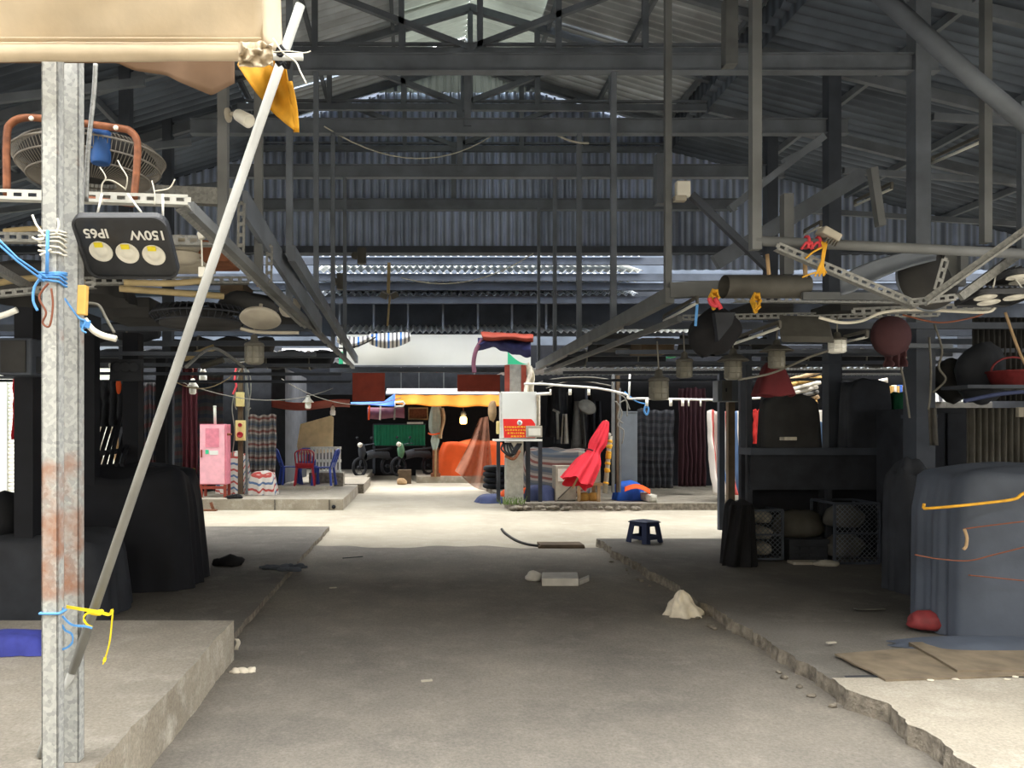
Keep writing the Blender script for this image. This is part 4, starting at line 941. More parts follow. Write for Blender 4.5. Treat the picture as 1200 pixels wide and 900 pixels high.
# plastic chairs
def chair(m, label, loc, rz, group='plastic chairs on the far pavement'):
    t = T('plastic_chair', label, 'chair', (0, 0, 0), group)
    b = MB(); b.sheet(lambda u, v: V((u - .5) * (.40 + .05 * (1 - v)), (v - .5) * .42, .44 - .018 * math.sin(PI * u) * math.sin(PI * v) - .02 * (1 - v) ** 4), 10, 10, thick=.018); b.part('seat', m, t)
    b = MB()
    def bp(u, v):  # outline of the backrest: arch
        hw = (.20 + .03 * v) * (1 if v < .72 else math.sqrt(max(0, 1 - ((v - .72) / .30) ** 2)))
        return V((u - .5) * 2 * hw, .21 + .14 * v - .03 * math.cos((u - .5) * PI), .44 + .42 * v)
    fr = [bp(0, v / 12) for v in range(13)] + [bp(1, 1 - v / 12) for v in range(13)]
    b.tube(fr, .017, 8)
    for i in range(5):
        u = .18 + .16 * i; b.tube([bp(u, v / 8 * .93) for v in range(9)], .014, 6)
    b.sheet(lambda u, v: bp(u, .0 + .25 * v), 8, 4, thick=.012); b.part('backrest', m, t)
    for sx in (-1, 1):
        for sy, top in ((-1, V(sx * .20, -.19, .43)), (1, V(sx * .19, .19, .43))):
            b = MB(); b.bar(top, V(sx * .235, sy * .245, 0), .045, .04); b.bar(top + V(-sx * .02, 0, 0), V(sx * .222, sy * .235, 0), .02, .055); b.part('leg', m, t)
    t.location = loc; t.rotation_euler = (0, 0, rz); return t
zc = .30
d = 18.25
chair('chair_red', 'dark red plastic chair with its back to the street between two blue chairs', V(X(357, d), d + .05, zc), PI + .1)
chair('chair_blue', 'blue plastic chair facing the red chair, turned side-on near the plywood board', V(X(380, 18.5), 18.45, zc), -PI / 2 - .15)
chair('chair_blue', 'blue plastic chair on the inner side of the red chair by the striped tarpaulin', V(X(340, 18.7), 18.75, zc), PI / 2 + .35)
chair('chair_blue', 'blue plastic chair standing behind the red chair, only its legs and seat seen', V(X(361, 19.0), 19.0, zc), .25)
# plywood and pallet
d = 19.6
b = MB(); poly = [P(352, 497, d), P(388, 487, d + .1), P(391, 489, d + .1), P(390, 530, d), P(350, 533, d), P(348, 522, d)]; b.prism(poly, (0, .02, 0)); b.one('plywood_board', 'plywood', 'pale plywood board with a slanted top leaning behind the white pallet', 'board')
t = T('pallet', 'whitewashed slatted wooden pallet standing upright under the plywood board', 'pallet', V(X(382, 19.3), 19.35, .18))
for i in range(9):
    px = 366 + i * 4.0; b = MB(); b.box((X(px, 19.3), 19.3, (Z(524, 19.3) + Z(554, 19.3)) / 2), (.055, .025, Z(524, 19.3) - Z(554, 19.3))); b.part('slat', 'white_paint', t)
for py in (525, 540, 553): b = MB(); b.bx(X(364, 19.35), X(400, 19.35), 19.32, 19.37, Z(py + 1.6, 19.3), Z(py - 1.6, 19.3)); b.part('rail', 'white_paint', t)
slab('pallet_step', 'concrete_slab', -4, X(425, 19.2), 19.65, 22.6, 0.24, seed=21, jag=.02)
slab('pallet_plinth', 'concrete_slab', X(362, 19.2), X(402, 19.2), 19.2, 19.66, Z(554, 19.25) , seed=22, jag=0)
# shutters at the end of the cross street
for i, (a, bb, lab) in enumerate(((-16, 3, ''), (8, 97, ''), (100, 150, ''))):
    d = 16.6; x0, x1 = X(a, d), X(bb, d)
    b = MB(); n = 34; zt_, zb_ = 3.1, .22
    def fn(u, v, n=n): return V(x0 + (x1 - x0) * u, d - .018 * abs(math.sin(PI * n * v)), zb_ + (zt_ - zb_) * v)
    b.sheet(fn, 1, n * 6, smooth=False); b.struct('shutter_door', 'shutter_white')
    b = MB(); b.bx(x1, x1 + .12, d - .06, d + .06, .22, 3.2); b.struct('shutter_jamb', 'white_metal')
b = MB(); b.bx(-16, X(155, 16.6), 16.55, 16.75, 3.1, 3.6); b.struct('shutter_lintel', 'grey_panel')
b = MB(); b.sheet(lambda u, v: V(-9 + 5.6 * u, 15.3 + .5 * v, 3.12 + .1 * v + .02 * math.sin(u * 130)), 200, 2); b.struct('green_canopy', 'green_light')
# ================================================================ far front: sign board, cloths, shop
d = 16.25
x0, x1, zb, zt = X(397, d), X(622, d), Z(428, d), Z(392, d)
t = T('sign_board', 'long blank white fascia board with a green corner over the far lane', 'sign board', V((x0 + x1) / 2, d, zb))
b = MB(); b.bx(x0, x1, d, d + .06, zb, zt); bd = b.part('panel', 'white_board', t)
b = MB(); n = 14
pl = [V(X(595, d), d - .006, zb + .02), V(X(595, d), d - .006, Z(412, d))] + [V(X(595 + 27 * i / n, d), d - .006, Z(412 + 15 * (1 - (1 - i / n) ** 2.2), d)) for i in range(1, n + 1)]
b.prism(pl, (0, .004, 0)); b.part('green_corner', 'green_print', bd, 'green curved corner print')
b = MB(); b.bx(x0, x0 + .09, d - .005, d - .001, zb + .02, Z(412, d)); b.part('green_corner', 'green_print', bd)
b = MB(); b.bx(x0, x1, d - .02, d + .08, zb - .03, zb); b.part('frame', 'steel_mid', t)
def flat_cloth(fn, name, m, label, cat='cloth', nu=40, nv=14, lu=1, lv=1, **kw):
    b = MB(); b.sheet(fn, nu, nv, lu, lv); return b.one(name, m, label, cat, solid=.008, **kw)
d = 15.9
def f1(u, v):
    px = 395 + 42 * u; top = 391 + 4 * math.sin(u * 3); low = 401 + 7 * math.sin(PI * min(1, u * 1.2)) - 7 * max(0, u - .8) * 5 * .8
    return P(px, top + (low - top) * v, d + .12 * math.sin(u * 6 + v) - .2 * math.sin(PI * v))
flat_cloth(f1, 'striped_awning', 'tarp_blue_white', 'bunched blue and white striped cloth at the dark end of the white board', 'cloth', lu=.9, lv=.5)
def f2(u, v):
    px = 433 + 48 * u; top = 391 - 2 * u; low = 398 + 11 * math.sin(PI * (.15 + .75 * u)) * 1.0 - 2 * u
    return P(px, top + (low - top) * v, d - .25 * math.sin(PI * v) + .05 * math.sin(u * 8))
flat_cloth(f2, 'striped_awning', 'tarp_blue_white', 'sagging fold of blue and white striped cloth hanging over the white board', 'cloth', lu=1.15, lv=.4)
d = 15.7
def f3(u, v):
    px = 563 + 62 * u; top = 389 + 3 * u + 2 * noise.noise(V(u * 4, 0, 1)); low = 400 + 1.5 * math.sin(u * 9)
    return P(px + 4 * v * (1 - u), top + (low - top) * v, d - .3 * math.sin(PI * v))
flat_cloth(f3, 'folded_cloth', 'sign_brown', 'rust red folded cloth lying along the top of the white board')
def f4(u, v):
    px = 560 + 62 * u; top = 396; low = 411 + 5 * noise.noise(V(u * 5, 3, 0)) - 3 * math.sin(u * 7) + (9 * max(0, u - .7) / .3)
    return P(px, top + (low - top) * v, d + .05 - .22 * math.sin(PI * v) + .06 * noise.noise(V(u * 9, v * 4, 0)))
flat_cloth(f4, 'folded_cloth', 'navy_cloth', 'dark navy cloth draped below the rust red cloth over the white board')
b = MB(); b.tube(smooth_path([P(565, 398, 15.6), P(558, 410, 15.55), P(555, 425, 15.55), P(556, 437, 15.55)]), .045, 7); b.one('cloth_strip', 'purple_cloth', 'twisted strip of purple cloth dangling below the white board', 'cloth')
# boards hung in the passage behind the sign board
for a, c, p0, p1, d, lab in ((413, 451, 437, 470, 18.6, 'rust red square board hung beside the blue awning under the white board'), (536, 586, 439, 459, 19.0, 'rust red wide board hung under the green end of the white board')):
    b = MB(); b.bx(X(a, d), X(c, d), d, d + .05, Z(p1, d), Z(p0, d)); b.bx(X(a, d), X(c, d), d - .012, d, Z((p0 + p1) / 2 + 3, d) - .015, Z((p0 + p1) / 2 + 3, d)); b.one('hanging_board', 'sign_brown', lab, 'board')
b = MB(); b.sheet(lambda u, v: P(318 + 92 * u, 468 + 3 * u + 9 * v + 3 * math.sin(u * 5), 17.9 + .2 * math.sin(u * 9) + .9 * v), 40, 6); b.one('awning_sheet', 'sign_brown', 'rust red canvas awning strip above the plywood board', 'awning', solid=.006)
# awnings over the lane end
d = 22.6
t = T('shop_awning', 'orange canvas awning with a white top edge across the end of the lane', 'awning', V(X(524, d), d, Z(475, d)))
def oa(u, v):
    sag = 2.4 * math.sin(PI * u) * v
    return P(462 + 124 * u, 461.5 + (13 + 1.2 * u) * v - 2 * (1 - u) * v + sag + .6 * math.sin(u * 22) * v, d - .25 * v + .07 * math.sin(u * 26) * v)
b = MB(); b.sheet(oa, 60, 8); b.part('valance', 'orange_awning', t, solid=.006)
b = MB(); b.sheet(lambda u, v: V(X(452, d) + (X(586, d) - X(452, d)) * u, d + 1.1 * (1 - v), Z(458, d) + .12 * (1 - v) - .09 * v), 30, 6); b.part('top_sheet', 'white_paint', t, solid=.02)
b = MB(); b.tube([V(X(452, d), d, Z(462, d)), V(X(587, d), d, Z(463, d))], .03, 8); b.part('front_rail', 'steel_grey', t)
d = 22.2
def ba(u, v):
    tp = 470.5 - 9.5 * max(0, (u - .75) / .25) if u > .75 else 471.5 - 1 * u
    lw = 473 + 3.5 * u
    return P(411 + 52 * u, tp + (lw - tp) * v, d + .35 * (1 - v) - .1)
b = MB(); b.sheet(ba, 40, 6); b.one('blue_awning', 'blue_tarp', 'bright blue tarpaulin wedge stretched beside the orange awning', 'awning', solid=.01)
b = MB(); pts = [P(463, 471.5, 22.1), P(472, 471, 22.1), P(474, 473, 22.1), P(472, 476, 22.1), P(463, 476.5, 22.1)]; b.tube(pts, .03, 8, closed=True); b.one('white_bracket', 'white_metal', 'white loop bracket at the joint of blue and orange awnings', 'bracket')
d = 22.8
t = T('rolled_curtain', 'purple-brown curtain half rolled up below the blue awning', 'curtain', V(X(452, d), d, Z(492, d)))
b = MB(); b.sheet(lambda u, v: V(X(431 + 43 * u, d), d - .10 * math.sin(PI * v) - .02 * math.sin(u * 20), Z(478 + (12 + 1 * math.sin(u * 6)) * v, d)), 30, 8); b.part('fabric', 'purple_cloth', t, solid=.03)
for px, m in ((433, 'orange_tarp'), (446, 'wire_white'), (463, 'wire_grey')):
    b = MB(); b.bar(P(px, 475, d - .14), P(px - 1, 492, d - .14), .05, .02); b.part('tie', m, t)
# shop under the awnings
d = 25.2
t = T('green_shutter', 'green ribbed metal counter front in the dark shop below the purple curtain', 'counter', V(X(467, d), d, .9))
b = MB(); b.sheet(lambda u, v: V(X(438 + 60 * u, d), d - .03 * (1 if (u * 16) % 1 > .5 else 0), Z(522 - 24 * v, d)), 128, 1, smooth=False); b.part('ribbed_panel', 'green_sheet', t, solid=.01)
b = MB(); b.bx(X(437, d), X(499, d), d + .02, d + .9, Z(523, d), Z(521, d)); b.bx(X(437, d), X(499, d), d + .02, d + .9, Z(498, d), Z(496.5, d))
for px in (438, 497): b.bx(X(px, d) - .04, X(px, d) + .04, d + .02, d + .1, .2, Z(497, d))
b.part('counter_frame', 'steel_dark', t)
b = MB(); b.bx(X(477, d), X(496, d), d - .1, d + .1, Z(497, d), Z(494.5, d)); b.one('white_sheets', 'foam_white', 'flat white sheets lying on the green counter', 'sheets', bevel=.01)
b = MB(); b.bx(X(479, d), X(501, d), d + .5, d + .55, Z(491, d), Z(478, d)); b.one('framed_panel', 'brick', 'brown framed panel on the shop wall beside the purple curtain', 'panel')
b = MB(); b.tube([P(479, 478, d + .45), P(501, 478, d + .45), P(501, 491, d + .45), P(479, 491, d + .45)], .035, 4, closed=True); b.one('panel_frame', 'wood', 'wooden frame around the brown wall panel in the shop', 'frame')
# motorbikes
def motorbike(label, loc, rz, fair):
    t = T('motorbike', label, 'motorbike', (0, 0, 0), 'motorbikes parked in the shop')
    for yy in (-.62, .62):
        b = MB(); b.tube([V(0, yy + .27 * math.cos(a), .29 + .27 * math.sin(a)) for a in [2 * PI * k / 24 for k in range(24)]], .045, 8, closed=True); b.lathe([(.05, -.06), (.05, .06)], (0, yy, .29), (1, 0, 0), 10)
        for k in range(6): a = k * PI / 3; b.tube([V(0, yy, .29), V(0, yy + .25 * math.cos(a), .29 + .25 * math.sin(a))], .008, 4)
        b.part('wheel', 'black_dark', t)
    b = MB(); b.sheet(lambda u, v: V(.13 * math.cos(2 * PI * v) * (1 - .4 * abs(u - .4)), -.62 + 1.0 * u, .62 + .08 * math.sin(PI * u) + .14 * math.sin(2 * PI * v)), 12, 14); b.part('body', 'soot', t)
    b = MB(); b.sheet(lambda u, v: V(.12 * math.cos(2 * PI * v), -.75 + .8 * u, .80 + .05 * math.sin(2 * PI * v) + .05 * (1 - u) ** 2), 10, 12); b.part('seat', 'black_cloth', t)
    b = MB(); b.blob((0, .52, .78), (.14, .1, .24), 3, .15, flat=False); b.part('front_fairing', fair, t)
    b = MB(); b.tube([V(0, .62, .3), V(0, .45, .95)], .03, 6); b.tube(smooth_path([V(-.36, .32, 1.02), V(-.2, .42, 1.0), V(0, .45, .97), V(.2, .42, 1.0), V(.36, .32, 1.02)]), .018, 6); b.part('handlebar', 'steel_dark', t)
    b = MB(); b.blob((0, .60, .98), (.09, .07, .08), 1, .05, flat=False); b.part('headlight', 'lens_silver', t)
    for sx in (-1, 1): b = MB(); b.tube([V(sx * .26, .40, 1.0), V(sx * .32, .42, 1.18)], .008, 5); b.blob((sx * .33, .42, 1.2), (.06, .02, .04), 2, .05, flat=False); b.part('mirror', 'black_dark', t)
    t.location = loc; t.rotation_euler = (0, 0, rz); return t
motorbike('dark motorbike with a greenish front parked in front of the green counter', V(X(485, 24.4), 24.4, .2), PI - .9, 'fairing_green')
motorbike('dark motorbike parked sideways in the shadow near the white pallet', V(X(438, 24.3), 24.4, 0.18), PI - .75, 'soot')
b = MB(); b.bx(X(467, 23.2), X(482, 23.2), 23.2, 23.6, 0, .42); b.bx(X(466, 23.2), X(475, 23.2), 23.19, 23.2, .3, .42); b.one('carton', 'wood_dark', 'brown carton standing on the lane below the greenish motorbike', 'box', bevel=.01)
b = MB(); b.blob((X(471, 22.9), 22.9, .07), (.16, .12, .12), 4, .3); b.one('bundle', 'wood', 'small tan bundle on the lane in front of the brown carton', 'bundle')
# furled umbrella / cloth at the corner
d = 23.3; zc = .2
t = T('furled_umbrella', 'furled grey-green market umbrella tied with an orange cord', 'umbrella', V(X(511, d), d, zc))
b = MB()
def fu(u, v):
    a = 2 * PI * v; py = 475 + 52 * u; w = (4.6 + 2.6 * math.sin(PI * min(1, u * 1.3))) * (1 - .35 * math.exp(-((u - .68) / .07) ** 2)) * (1 - .5 * max(0, u - .8) / .2)
    c = P(511.5 - 2 * u, py, d); r = w / F * d
    return c + V(r * math.cos(a) * (1 + .22 * math.sin(5 * a)), r * .8 * math.sin(a) * (1 + .2 * math.sin(5 * a)), .03 * math.sin(3 * a) * (u > .95))
b.sheet(fu, 26, 40); b.part('canopy', 'grey_green_cloth', t)
b = MB(); b.tube([V(X(510, d), d, zc), P(512, 474, d)], .03, 8); b.part('pole', 'wood', t)
b = MB(); b.tube([P(510, 508.5, d) + V(.2 * math.cos(k * PI / 8), .17 * math.sin(k * PI / 8), 0.02 * math.sin(k)) for k in range(16)], .025, 6, closed=True); b.part('cord', 'orange_tarp', t)
b = MB(); b.bx(X(507, d + .3), X(514, d + .3), d + .25, d + .45, zc, Z(524, d + .3)); b.bx(X(505, d + .3), X(516, d + .3), d + .2, d + .5, zc, zc + .1); b.one('brick_pier', 'brick', 'short brick pier behind the furled umbrella', 'pier')
b = MB(); b.sheet(lambda u, v: P(513 + 7 * u + 2 * math.sin(v * 5), 478 + 36 * v, d - .1 + .08 * math.sin(u * 6)), 8, 16); b.one('hanging_cloth', 'cloth_tan', 'tan cloth hanging along the furled umbrella', 'cloth', solid=.006)
# orange tarpaulin pile and net
b = MB(); d = 22.9
b.cover(V(X(551, 24.3), 24.5, zc), 1.95, 1.1, 1.02, 2, .05, .55, 96, 20, .14, .03, lean=(.08, 0), nf=8)
b.one('orange_covered_pile', 'orange_tarp', 'goods covered by a bright orange tarpaulin under the orange awning', 'covered pile')
d = 20.6
def net(u, v):
    top = P(566, 491, 21.4); e = smooth_edge(v)
    lft = V(0, 0, 0)
    # v down from the peak, u across; the lower hem sweeps from the lane to the pillar side
    l = Vector((566 - 4, 490, 0)).lerp(Vector((533, 552, 0)), v ** 1.05); r = Vector((572, 488, 0)).lerp(Vector((579, 578, 0)), v)
    p = l.lerp(r, u); p.y += 6 * v * math.sin(PI * u) ** 2 + (1 - u) * 3 * math.sin(PI * v)
    dd = 20.9 + 1.0 * (1 - u) * v - .9 * v + .25 * v * math.sin(u * 15 + 2 * v)
    return P(p.x, p.y, dd)
def smooth_edge(v): return v
b = MB(); b.sheet(net, 44, 40); b.one('hanging_net', 'net_brown', 'brown fine mesh net sweeping down from the awning post in front of the orange tarpaulin', 'net')
for i in range(4):
    r = .34 - .012 * (i % 2); bb = MB(); bb.tube([V(X(585, 19.4) + r * math.cos(a), 19.5 + r * math.sin(a), .215 + .145 * i) for a in [2 * PI * k / 24 for k in range(24)]], .072, 8, closed=True)
    bb.one('rubber_ring', 'black_dark', ['black rubber ring at the bottom of the stack beside the concrete pillar', 'black rubber ring second from below in the stack by the pillar', 'black rubber ring third from below in the stack by the pillar', 'black rubber ring on top of the stack by the pillar'][i], 'ring', 'stack of black rubber rings')
# concrete pillar with the white box
d = 15.75
t = T('concrete_pillar', 'square raw concrete pillar standing at the kerb corner of the far lane', 'pillar', V(X(603, d), d + .1, .14))
b = MB(); b.bx(X(593.5, d), X(613.5, d), d, d + .35, .14, Z(427, 15.75)); b.part('shaft', 'pillar_concrete', t, bevel=.012)
b = MB()
for px in (594, 613.5): b.bx(X(px, d) - .05, X(px, d) + .05, d - .06, d - .0, Z(462, d), Z(428, 15.75))
t2 = b.part('flat_bar', 'red_brown', t, 'rust red flat bars on the pillar top')
d = 15.35
t = T('control_box', 'white electrical cabinet bolted to the concrete pillar with a red notice', 'cabinet', V(X(612, d), d, Z(520, d)))
b = MB(); b.bx(X(587, d), X(629, d), d, d + .32, Z(514, d), Z(459, d)); bd = b.part('cabinet_body', 'white_metal', t, bevel=.01)
b = MB(); b.bx(X(588.5, d), X(627.5, d), d - .015, d, Z(513, d), Z(460, d)); dr = b.part('door', 'white_board', t, bevel=.004)
b = MB(); n = 8
poly = [P(589.5, 491, d), P(622, 491, d)] + [P(622 + 5 * (i / n), 491 + 6 * (i / n) ** 1.5, d) for i in range(1, n + 1)] + [P(627, 513, d), P(590.5, 513, d)]
for p in poly: p.y = d - .02
b.prism(poly, (0, .004, 0)); nt_ = b.part('notice', 'sign_red', dr, 'red notice with yellow lettering')
b = MB(); random.seed(3)
for row, (a, c) in enumerate(((591.5, 616), (592.5, 615), (595, 615), (599, 615))):
    px = a
    while px < c:
        wl = random.uniform(1.6, 3.6)
        # rows of closely spaced strokes: the notice's words are too small to read
        for k in range(int(wl / .62)):
            xx = px + k * .62; b.box(P(xx, 500.4 + row * 3.6 + random.uniform(-.25, .25), d - .0225), (.0062, .003, random.choice((.026, .034, .03))))
            if random.random() < .6: b.box(P(xx + .22, 500.4 + row * 3.6 + random.choice((-.7, 0, .7)), d - .0225), (.008, .003, .0075))
        px += wl + .5
lt = b.part('lettering', 'sign_yellow', nt_, 'four rows of yellow lettering too small to read'); lt['kind'] = 'stuff'
b = MB(); b.lathe([(0, 0), (.052, 0), (.052, .005), (0, .005)], P(609, 495.5, d - .02), (0, -1, 0), 24); em = b.part('emblem', 'print_white', nt_, 'round white emblem')
b = MB(); b.box(P(609.2, 496, d - .027), (.022, .004, .05), (0, .5, 0)); b.box(P(608.3, 494.4, d - .027), (.04, .004, .016)); b.part('emblem_mark', 'emblem_grey', em)
b = MB(); b.bx(X(616, d), X(635, d), d - .045, d - .022, Z(512.5, d), Z(499, d)); pl = b.part('plate', 'dusty_white', t, 'pale cream plate fixed over the notice corner', bevel=.006)
b = MB(); b.bx(X(619, d), X(633, d), d - .05, d - .044, Z(510.5, d), Z(502, d)); b.part('plate_panel', 'white_plastic', pl)
b = MB(); b.bx(X(579, d), X(635, d), d - .05, d + .36, Z(517, d), Z(514.6, d)); b.part('shelf', 'white_paint', t)
b = MB()
for a, c in ((582, 586), (616.5, 621), (631, 635)): b.bx(X(a, d + .5), X(c, d + .5), d + .45, d + .6, .14, Z(518, d + .5))
for a, c in ((582, 586), (616.5, 621), (631, 635)):
    bb = MB(); bb.bx(X(a, d + .5), X(c, d + .5), d + .45, d + .55, .14, Z(517.4, d + .5)); bb.part('leg', 'soot', t)
b = MB()
for i in range(5):
    b.tube(smooth_path([P(590 + 2 * i, 519, d), P(588 + 4 * i, 527 + i, d - .05), P(600, 534 - i, d - .06), P(611 - i, 520, d)]), .02, 6)
b.one('cable_loops', 'wire_black', 'grey-black cables looped beneath the white electrical cabinet', 'cables')
b = MB(); b.tube(smooth_path([P(592, 534, d - .02), P(602, 537.5, d - .05), P(609, 528, d - .02)]), .035, 7); b.one('orange_hose', 'copper_rust', 'short pinkish hose bent round the concrete pillar below the cabinet', 'hose')
def wf(u, v): return P(616 + 13 * u * (.5 + .5 * v) + 2 * math.sin(v * 6), 427 + 40 * v + 3 * math.sin(u * 9), 15.6 + .1 * math.sin(u * 8 + v * 4))
b = MB(); b.sheet(wf, 16, 20); b.sheet(lambda u, v: P(627 + 6 * u, 462 + 38 * v + 2 * math.sin(u * 5), 15.7 + .08 * math.sin(u * 6)), 8, 14)
b.one('plastic_sheet', 'crumple_white', 'crumpled pale plastic sheet hanging behind the white electrical cabinet', 'sheet', solid=.006)
b = MB(); b.blob(P(577, 482, 15.9), (.09, .08, .22), 5, .25, flat=False); b.one('tan_bag', 'cloth_tan', 'tan cloth bag hanging beside the white electrical cabinet', 'bag')
b = MB(); b.box(P(584.5, 501, 15.6), (.1, .08, .26)); b.one('cream_meter', 'cream_box', 'small cream box fixed on the side of the white electrical cabinet', 'box', bevel=.02)
# white pipe rail with bulb holders
d = 15.3
t = T('pipe_rail', 'white plastic pipe sagging across the far stalls with small hooks', 'pipe', P(720, 460, d))
b = MB(); b.tube(smooth_path([P(614, 450, d), P(636, 450, d), P(660, 452, d), (P(700, 455, d)), P(733, 462, d), P(737, 467, d), P(760, 467, d), P(840, 468.5, d), P(900, 466, d)]), .022, 8); b.tube([P(738, 438, d), P(737, 466, d)], .02, 8); b.tube([P(628, 462, d), P(646, 461, d)], .03, 8); b.part('pipe', 'white_paint', t)
for px in (645, 668, 690, 758, 786, 800, 807, 821):
    b = MB(); b.tube([P(px, 456 if px < 700 else 468, d - .02), P(px, 463 if px < 700 else 476, d - .02)], .018 if px % 2 else .03, 6); b.part('hook', 'white_plastic', t)
b = MB(); b.tube(smooth_path([P(732, 459, d), P(745, 470, d), P(758, 474, d), P(757, 478, d)]), .014, 6); b.tube(smooth_path([P(757, 474, d), P(755, 481, d), P(758, 486, d), P(760, 480, d), P(758, 475, d)]), .02, 6); b.part('cord', 'blue_strap', t, 'blue and white cord loop')
# ================================================================ far pavement, east side
zc = .14
b = MB(); b.cover(V(X(648, 17.3), 17.5, zc), 1.45, 1.0, 1.02, 3, .03, .45, 90, 20, .12, .05, lean=(.12, 0), nf=5)
b.one('covered_pile', 'tarp_muted', 'mound of goods under a faded red and grey striped tarpaulin behind the red umbrella', 'covered pile')
b = MB(); b.cover(V(X(632, 16.3), 16.3, zc), .62, .5, .26, 5, .10, .4, 80, 14, .2, .05, nf=7)
b.one('tarpaulin_heap', 'navy_tarp', 'slumped navy blue tarpaulin at the foot of the striped mound', 'tarpaulin')
b = MB(); b.cover(V(X(581, 17.2), 17.2, 0), .75, .6, .16, 8, .1, .4, 70, 12, .2, .03, nf=6)
b.one('tarpaulin_heap', 'navy_tarp', 'flat navy blue tarpaulin trailing from the hem of the brown net', 'tarpaulin')
for px, lab in ((594, 'orange plastic scrap on the lane side of the concrete pillar'), (618, 'orange plastic scrap on the stall side of the concrete pillar')):
    b = MB(); b.blob((X(px, 16.25), 16.3, .3 if px > 600 else .26), (.13, .1, .10), px, .4); b.one('plastic_scrap', 'orange_tarp', lab, 'scrap', 'orange scraps by the pillar')
d = 15.95
def box_cab(name, px0, px1, py0, d, dep, m, label, parts=True):
    t = T(name, label, 'cabinet', V(X((px0 + px1) / 2, d), d + dep / 2, zc)); x0, x1, zt = X(px0, d), X(px1, d), Z(py0, d)
    b = MB(); b.bx(x0, x1, d, d + dep, zc, zt); body = b.part('cabinet_body', m, t, bevel=.006); return t, x0, x1, zt, body
t, x0, x1, zt, _ = box_cab('glass_cabinet', 651, 675, 546, d, .4, 'dusty_white', 'low grey-white metal cabinet standing under the red umbrella')
b = MB(); b.bx(x0 + .05, x1 - .05, d - .012, d, zt - .32, zt - .06); b.part('panel', 'white_plastic', t)
b = MB(); b.bar(V(x0 + .05, d - .012, zc + .05), V(x1 - .05, d - .012, zc + .36), .02); b.bar(V(x0 + .02, d - .012, zc + .02), V(x1 - .02, d - .012, zc + .02), .02); b.part('brace', 'dusty_metal', t)
d = 15.9
t = T('paper_box', 'pale cabinet pasted with torn paper on a low wooden stand beside the red umbrella', 'cabinet', V(X(693, d), d + .2, zc))
b = MB(); b.bx(X(683, d), X(704, d), d, d + .42, Z(566, d), Z(530, d)); body = b.part('cabinet_body', 'dusty_white', t, bevel=.008)
b = MB()
for px, py, w_, h_ in ((688, 536, .13, .05), (696, 534, .1, .03), (690, 548, .16, .04), (699, 545, .08, .07), (693, 558, .2, .05), (687, 541, .05, .08)): b.box(P(px, py, d - .006), (w_, .008, h_), (0, random.uniform(-.2, .2), 0))
pp = b.part('torn_paper', 'crumple_white', body, 'torn pasted paper'); pp['kind'] = 'stuff'
b = MB(); b.bx(X(676, d), X(706, d), d - .05, d + .45, Z(569, d), Z(566, d)); b.part('stand_top', 'wood', t)
for px in (678, 701):
    for yy in (d - .03, d + .4):
        b = MB(); b.bx(X(px, d) - .03, X(px, d) + .03, yy - .03, yy + .03, zc, Z(568, d)); b.part('leg', 'wood', t)
for k, px in enumerate((685, 696)):
    b = MB(); b.lathe([(.0, 0), (.10, 0), (.11, .05), (.11, .14), (.06, .17), (0, .175)], V(X(px, d + .15), d + .18, zc), seg=18); b.one('yellow_tin', 'wood_yellow', ['yellow-brown tin under the stand at the cabinet side', 'yellow-brown tin under the stand nearest the yellow-taped pole'][k], 'tin')
# red folded umbrella
d = 15.55
t = T('folded_umbrella', 'big red folded market umbrella leaning diagonally across the cabinets', 'umbrella', P(672, 562, d))
a0, a1 = P(674, 566, 15.35), P(710, 494, 15.75); ax = (a1 - a0); Lx = ax.length; e1 = ax.normalized(); s1, u1 = frame_of(ax)
b = MB()
def um(u, v):
    a = 2 * PI * v; r = (.30 * (1 - u) ** .8 + .05) * (1 - .42 * math.exp(-((u - .5) / .10) ** 2)) + .02
    rr = r * (1 + .16 * math.sin(8 * a)) ; c = a0 + ax * u + V(.06, 0, 0) * math.sin(PI * u)
    if u == 0: c = c - e1 * (.05 * math.sin(4 * a))
    return c + s1 * (rr * math.cos(a)) + u1 * (rr * .6 * math.sin(a))
b.sheet(um, 30, 64); b.part('canopy', 'red_cloth', t)
b = MB(); b.tube([a0 - e1 * .12, a1 + e1 * .03], .02, 8); b.part('pole', 'wood', t)
b = MB(); c = a0 + ax * .5; b.tube([c + s1 * .13 * math.cos(k * PI / 8) + u1 * .1 * math.sin(k * PI / 8) for k in range(16)], .015, 6, closed=True); b.part('tie', 'maroon', t)
# yellow taped pole and stall posts
d = 15.85
t = T('taped_pole', 'thick pole wrapped in yellow and white tape leaning by the stall posts', 'pole', P(710, 580, d))
b = MB(); b.tube([P(709, 578, d), P(712, 545, d), P(715, 511, d)], .05, 10); b.tube([P(715, 511, d), P(710, 509, d)], .06, 8); b.part('pole_shaft', 'dusty_white', t)
b = MB()
for py, hh in ((517, .03), (523, .05), (530, .02), (534, .07), (543, .03), (551, .05), (566, .02)):
    c = P(709 + (578 - py) / 11, py, d); b.lathe([(.052, -hh), (.06, -hh * .7), (.058, hh * .6), (.052, hh)], c, (.1 + .3 * math.sin(py), .1, 1), 10)
tp = b.part('tape', 'yellow_string', t, 'yellow tape windings'); tp['kind'] = 'stuff'
posts('stall_post', 718.5, 16.0, 436, 577, .06, 'steel_grey', 'grey steel post of the far stall, the first beside the yellow-taped pole')
posts('stall_post', 724, 16.1, 440, 577, .07, 'wood_dark', 'dark wooden post between the two thin steel posts of the far stall')
posts('stall_post', 726.5, 15.95, 455, 577, .035, 'steel_grey', 'thin steel post standing against the grey sheet panel of the far stall')
b = MB()
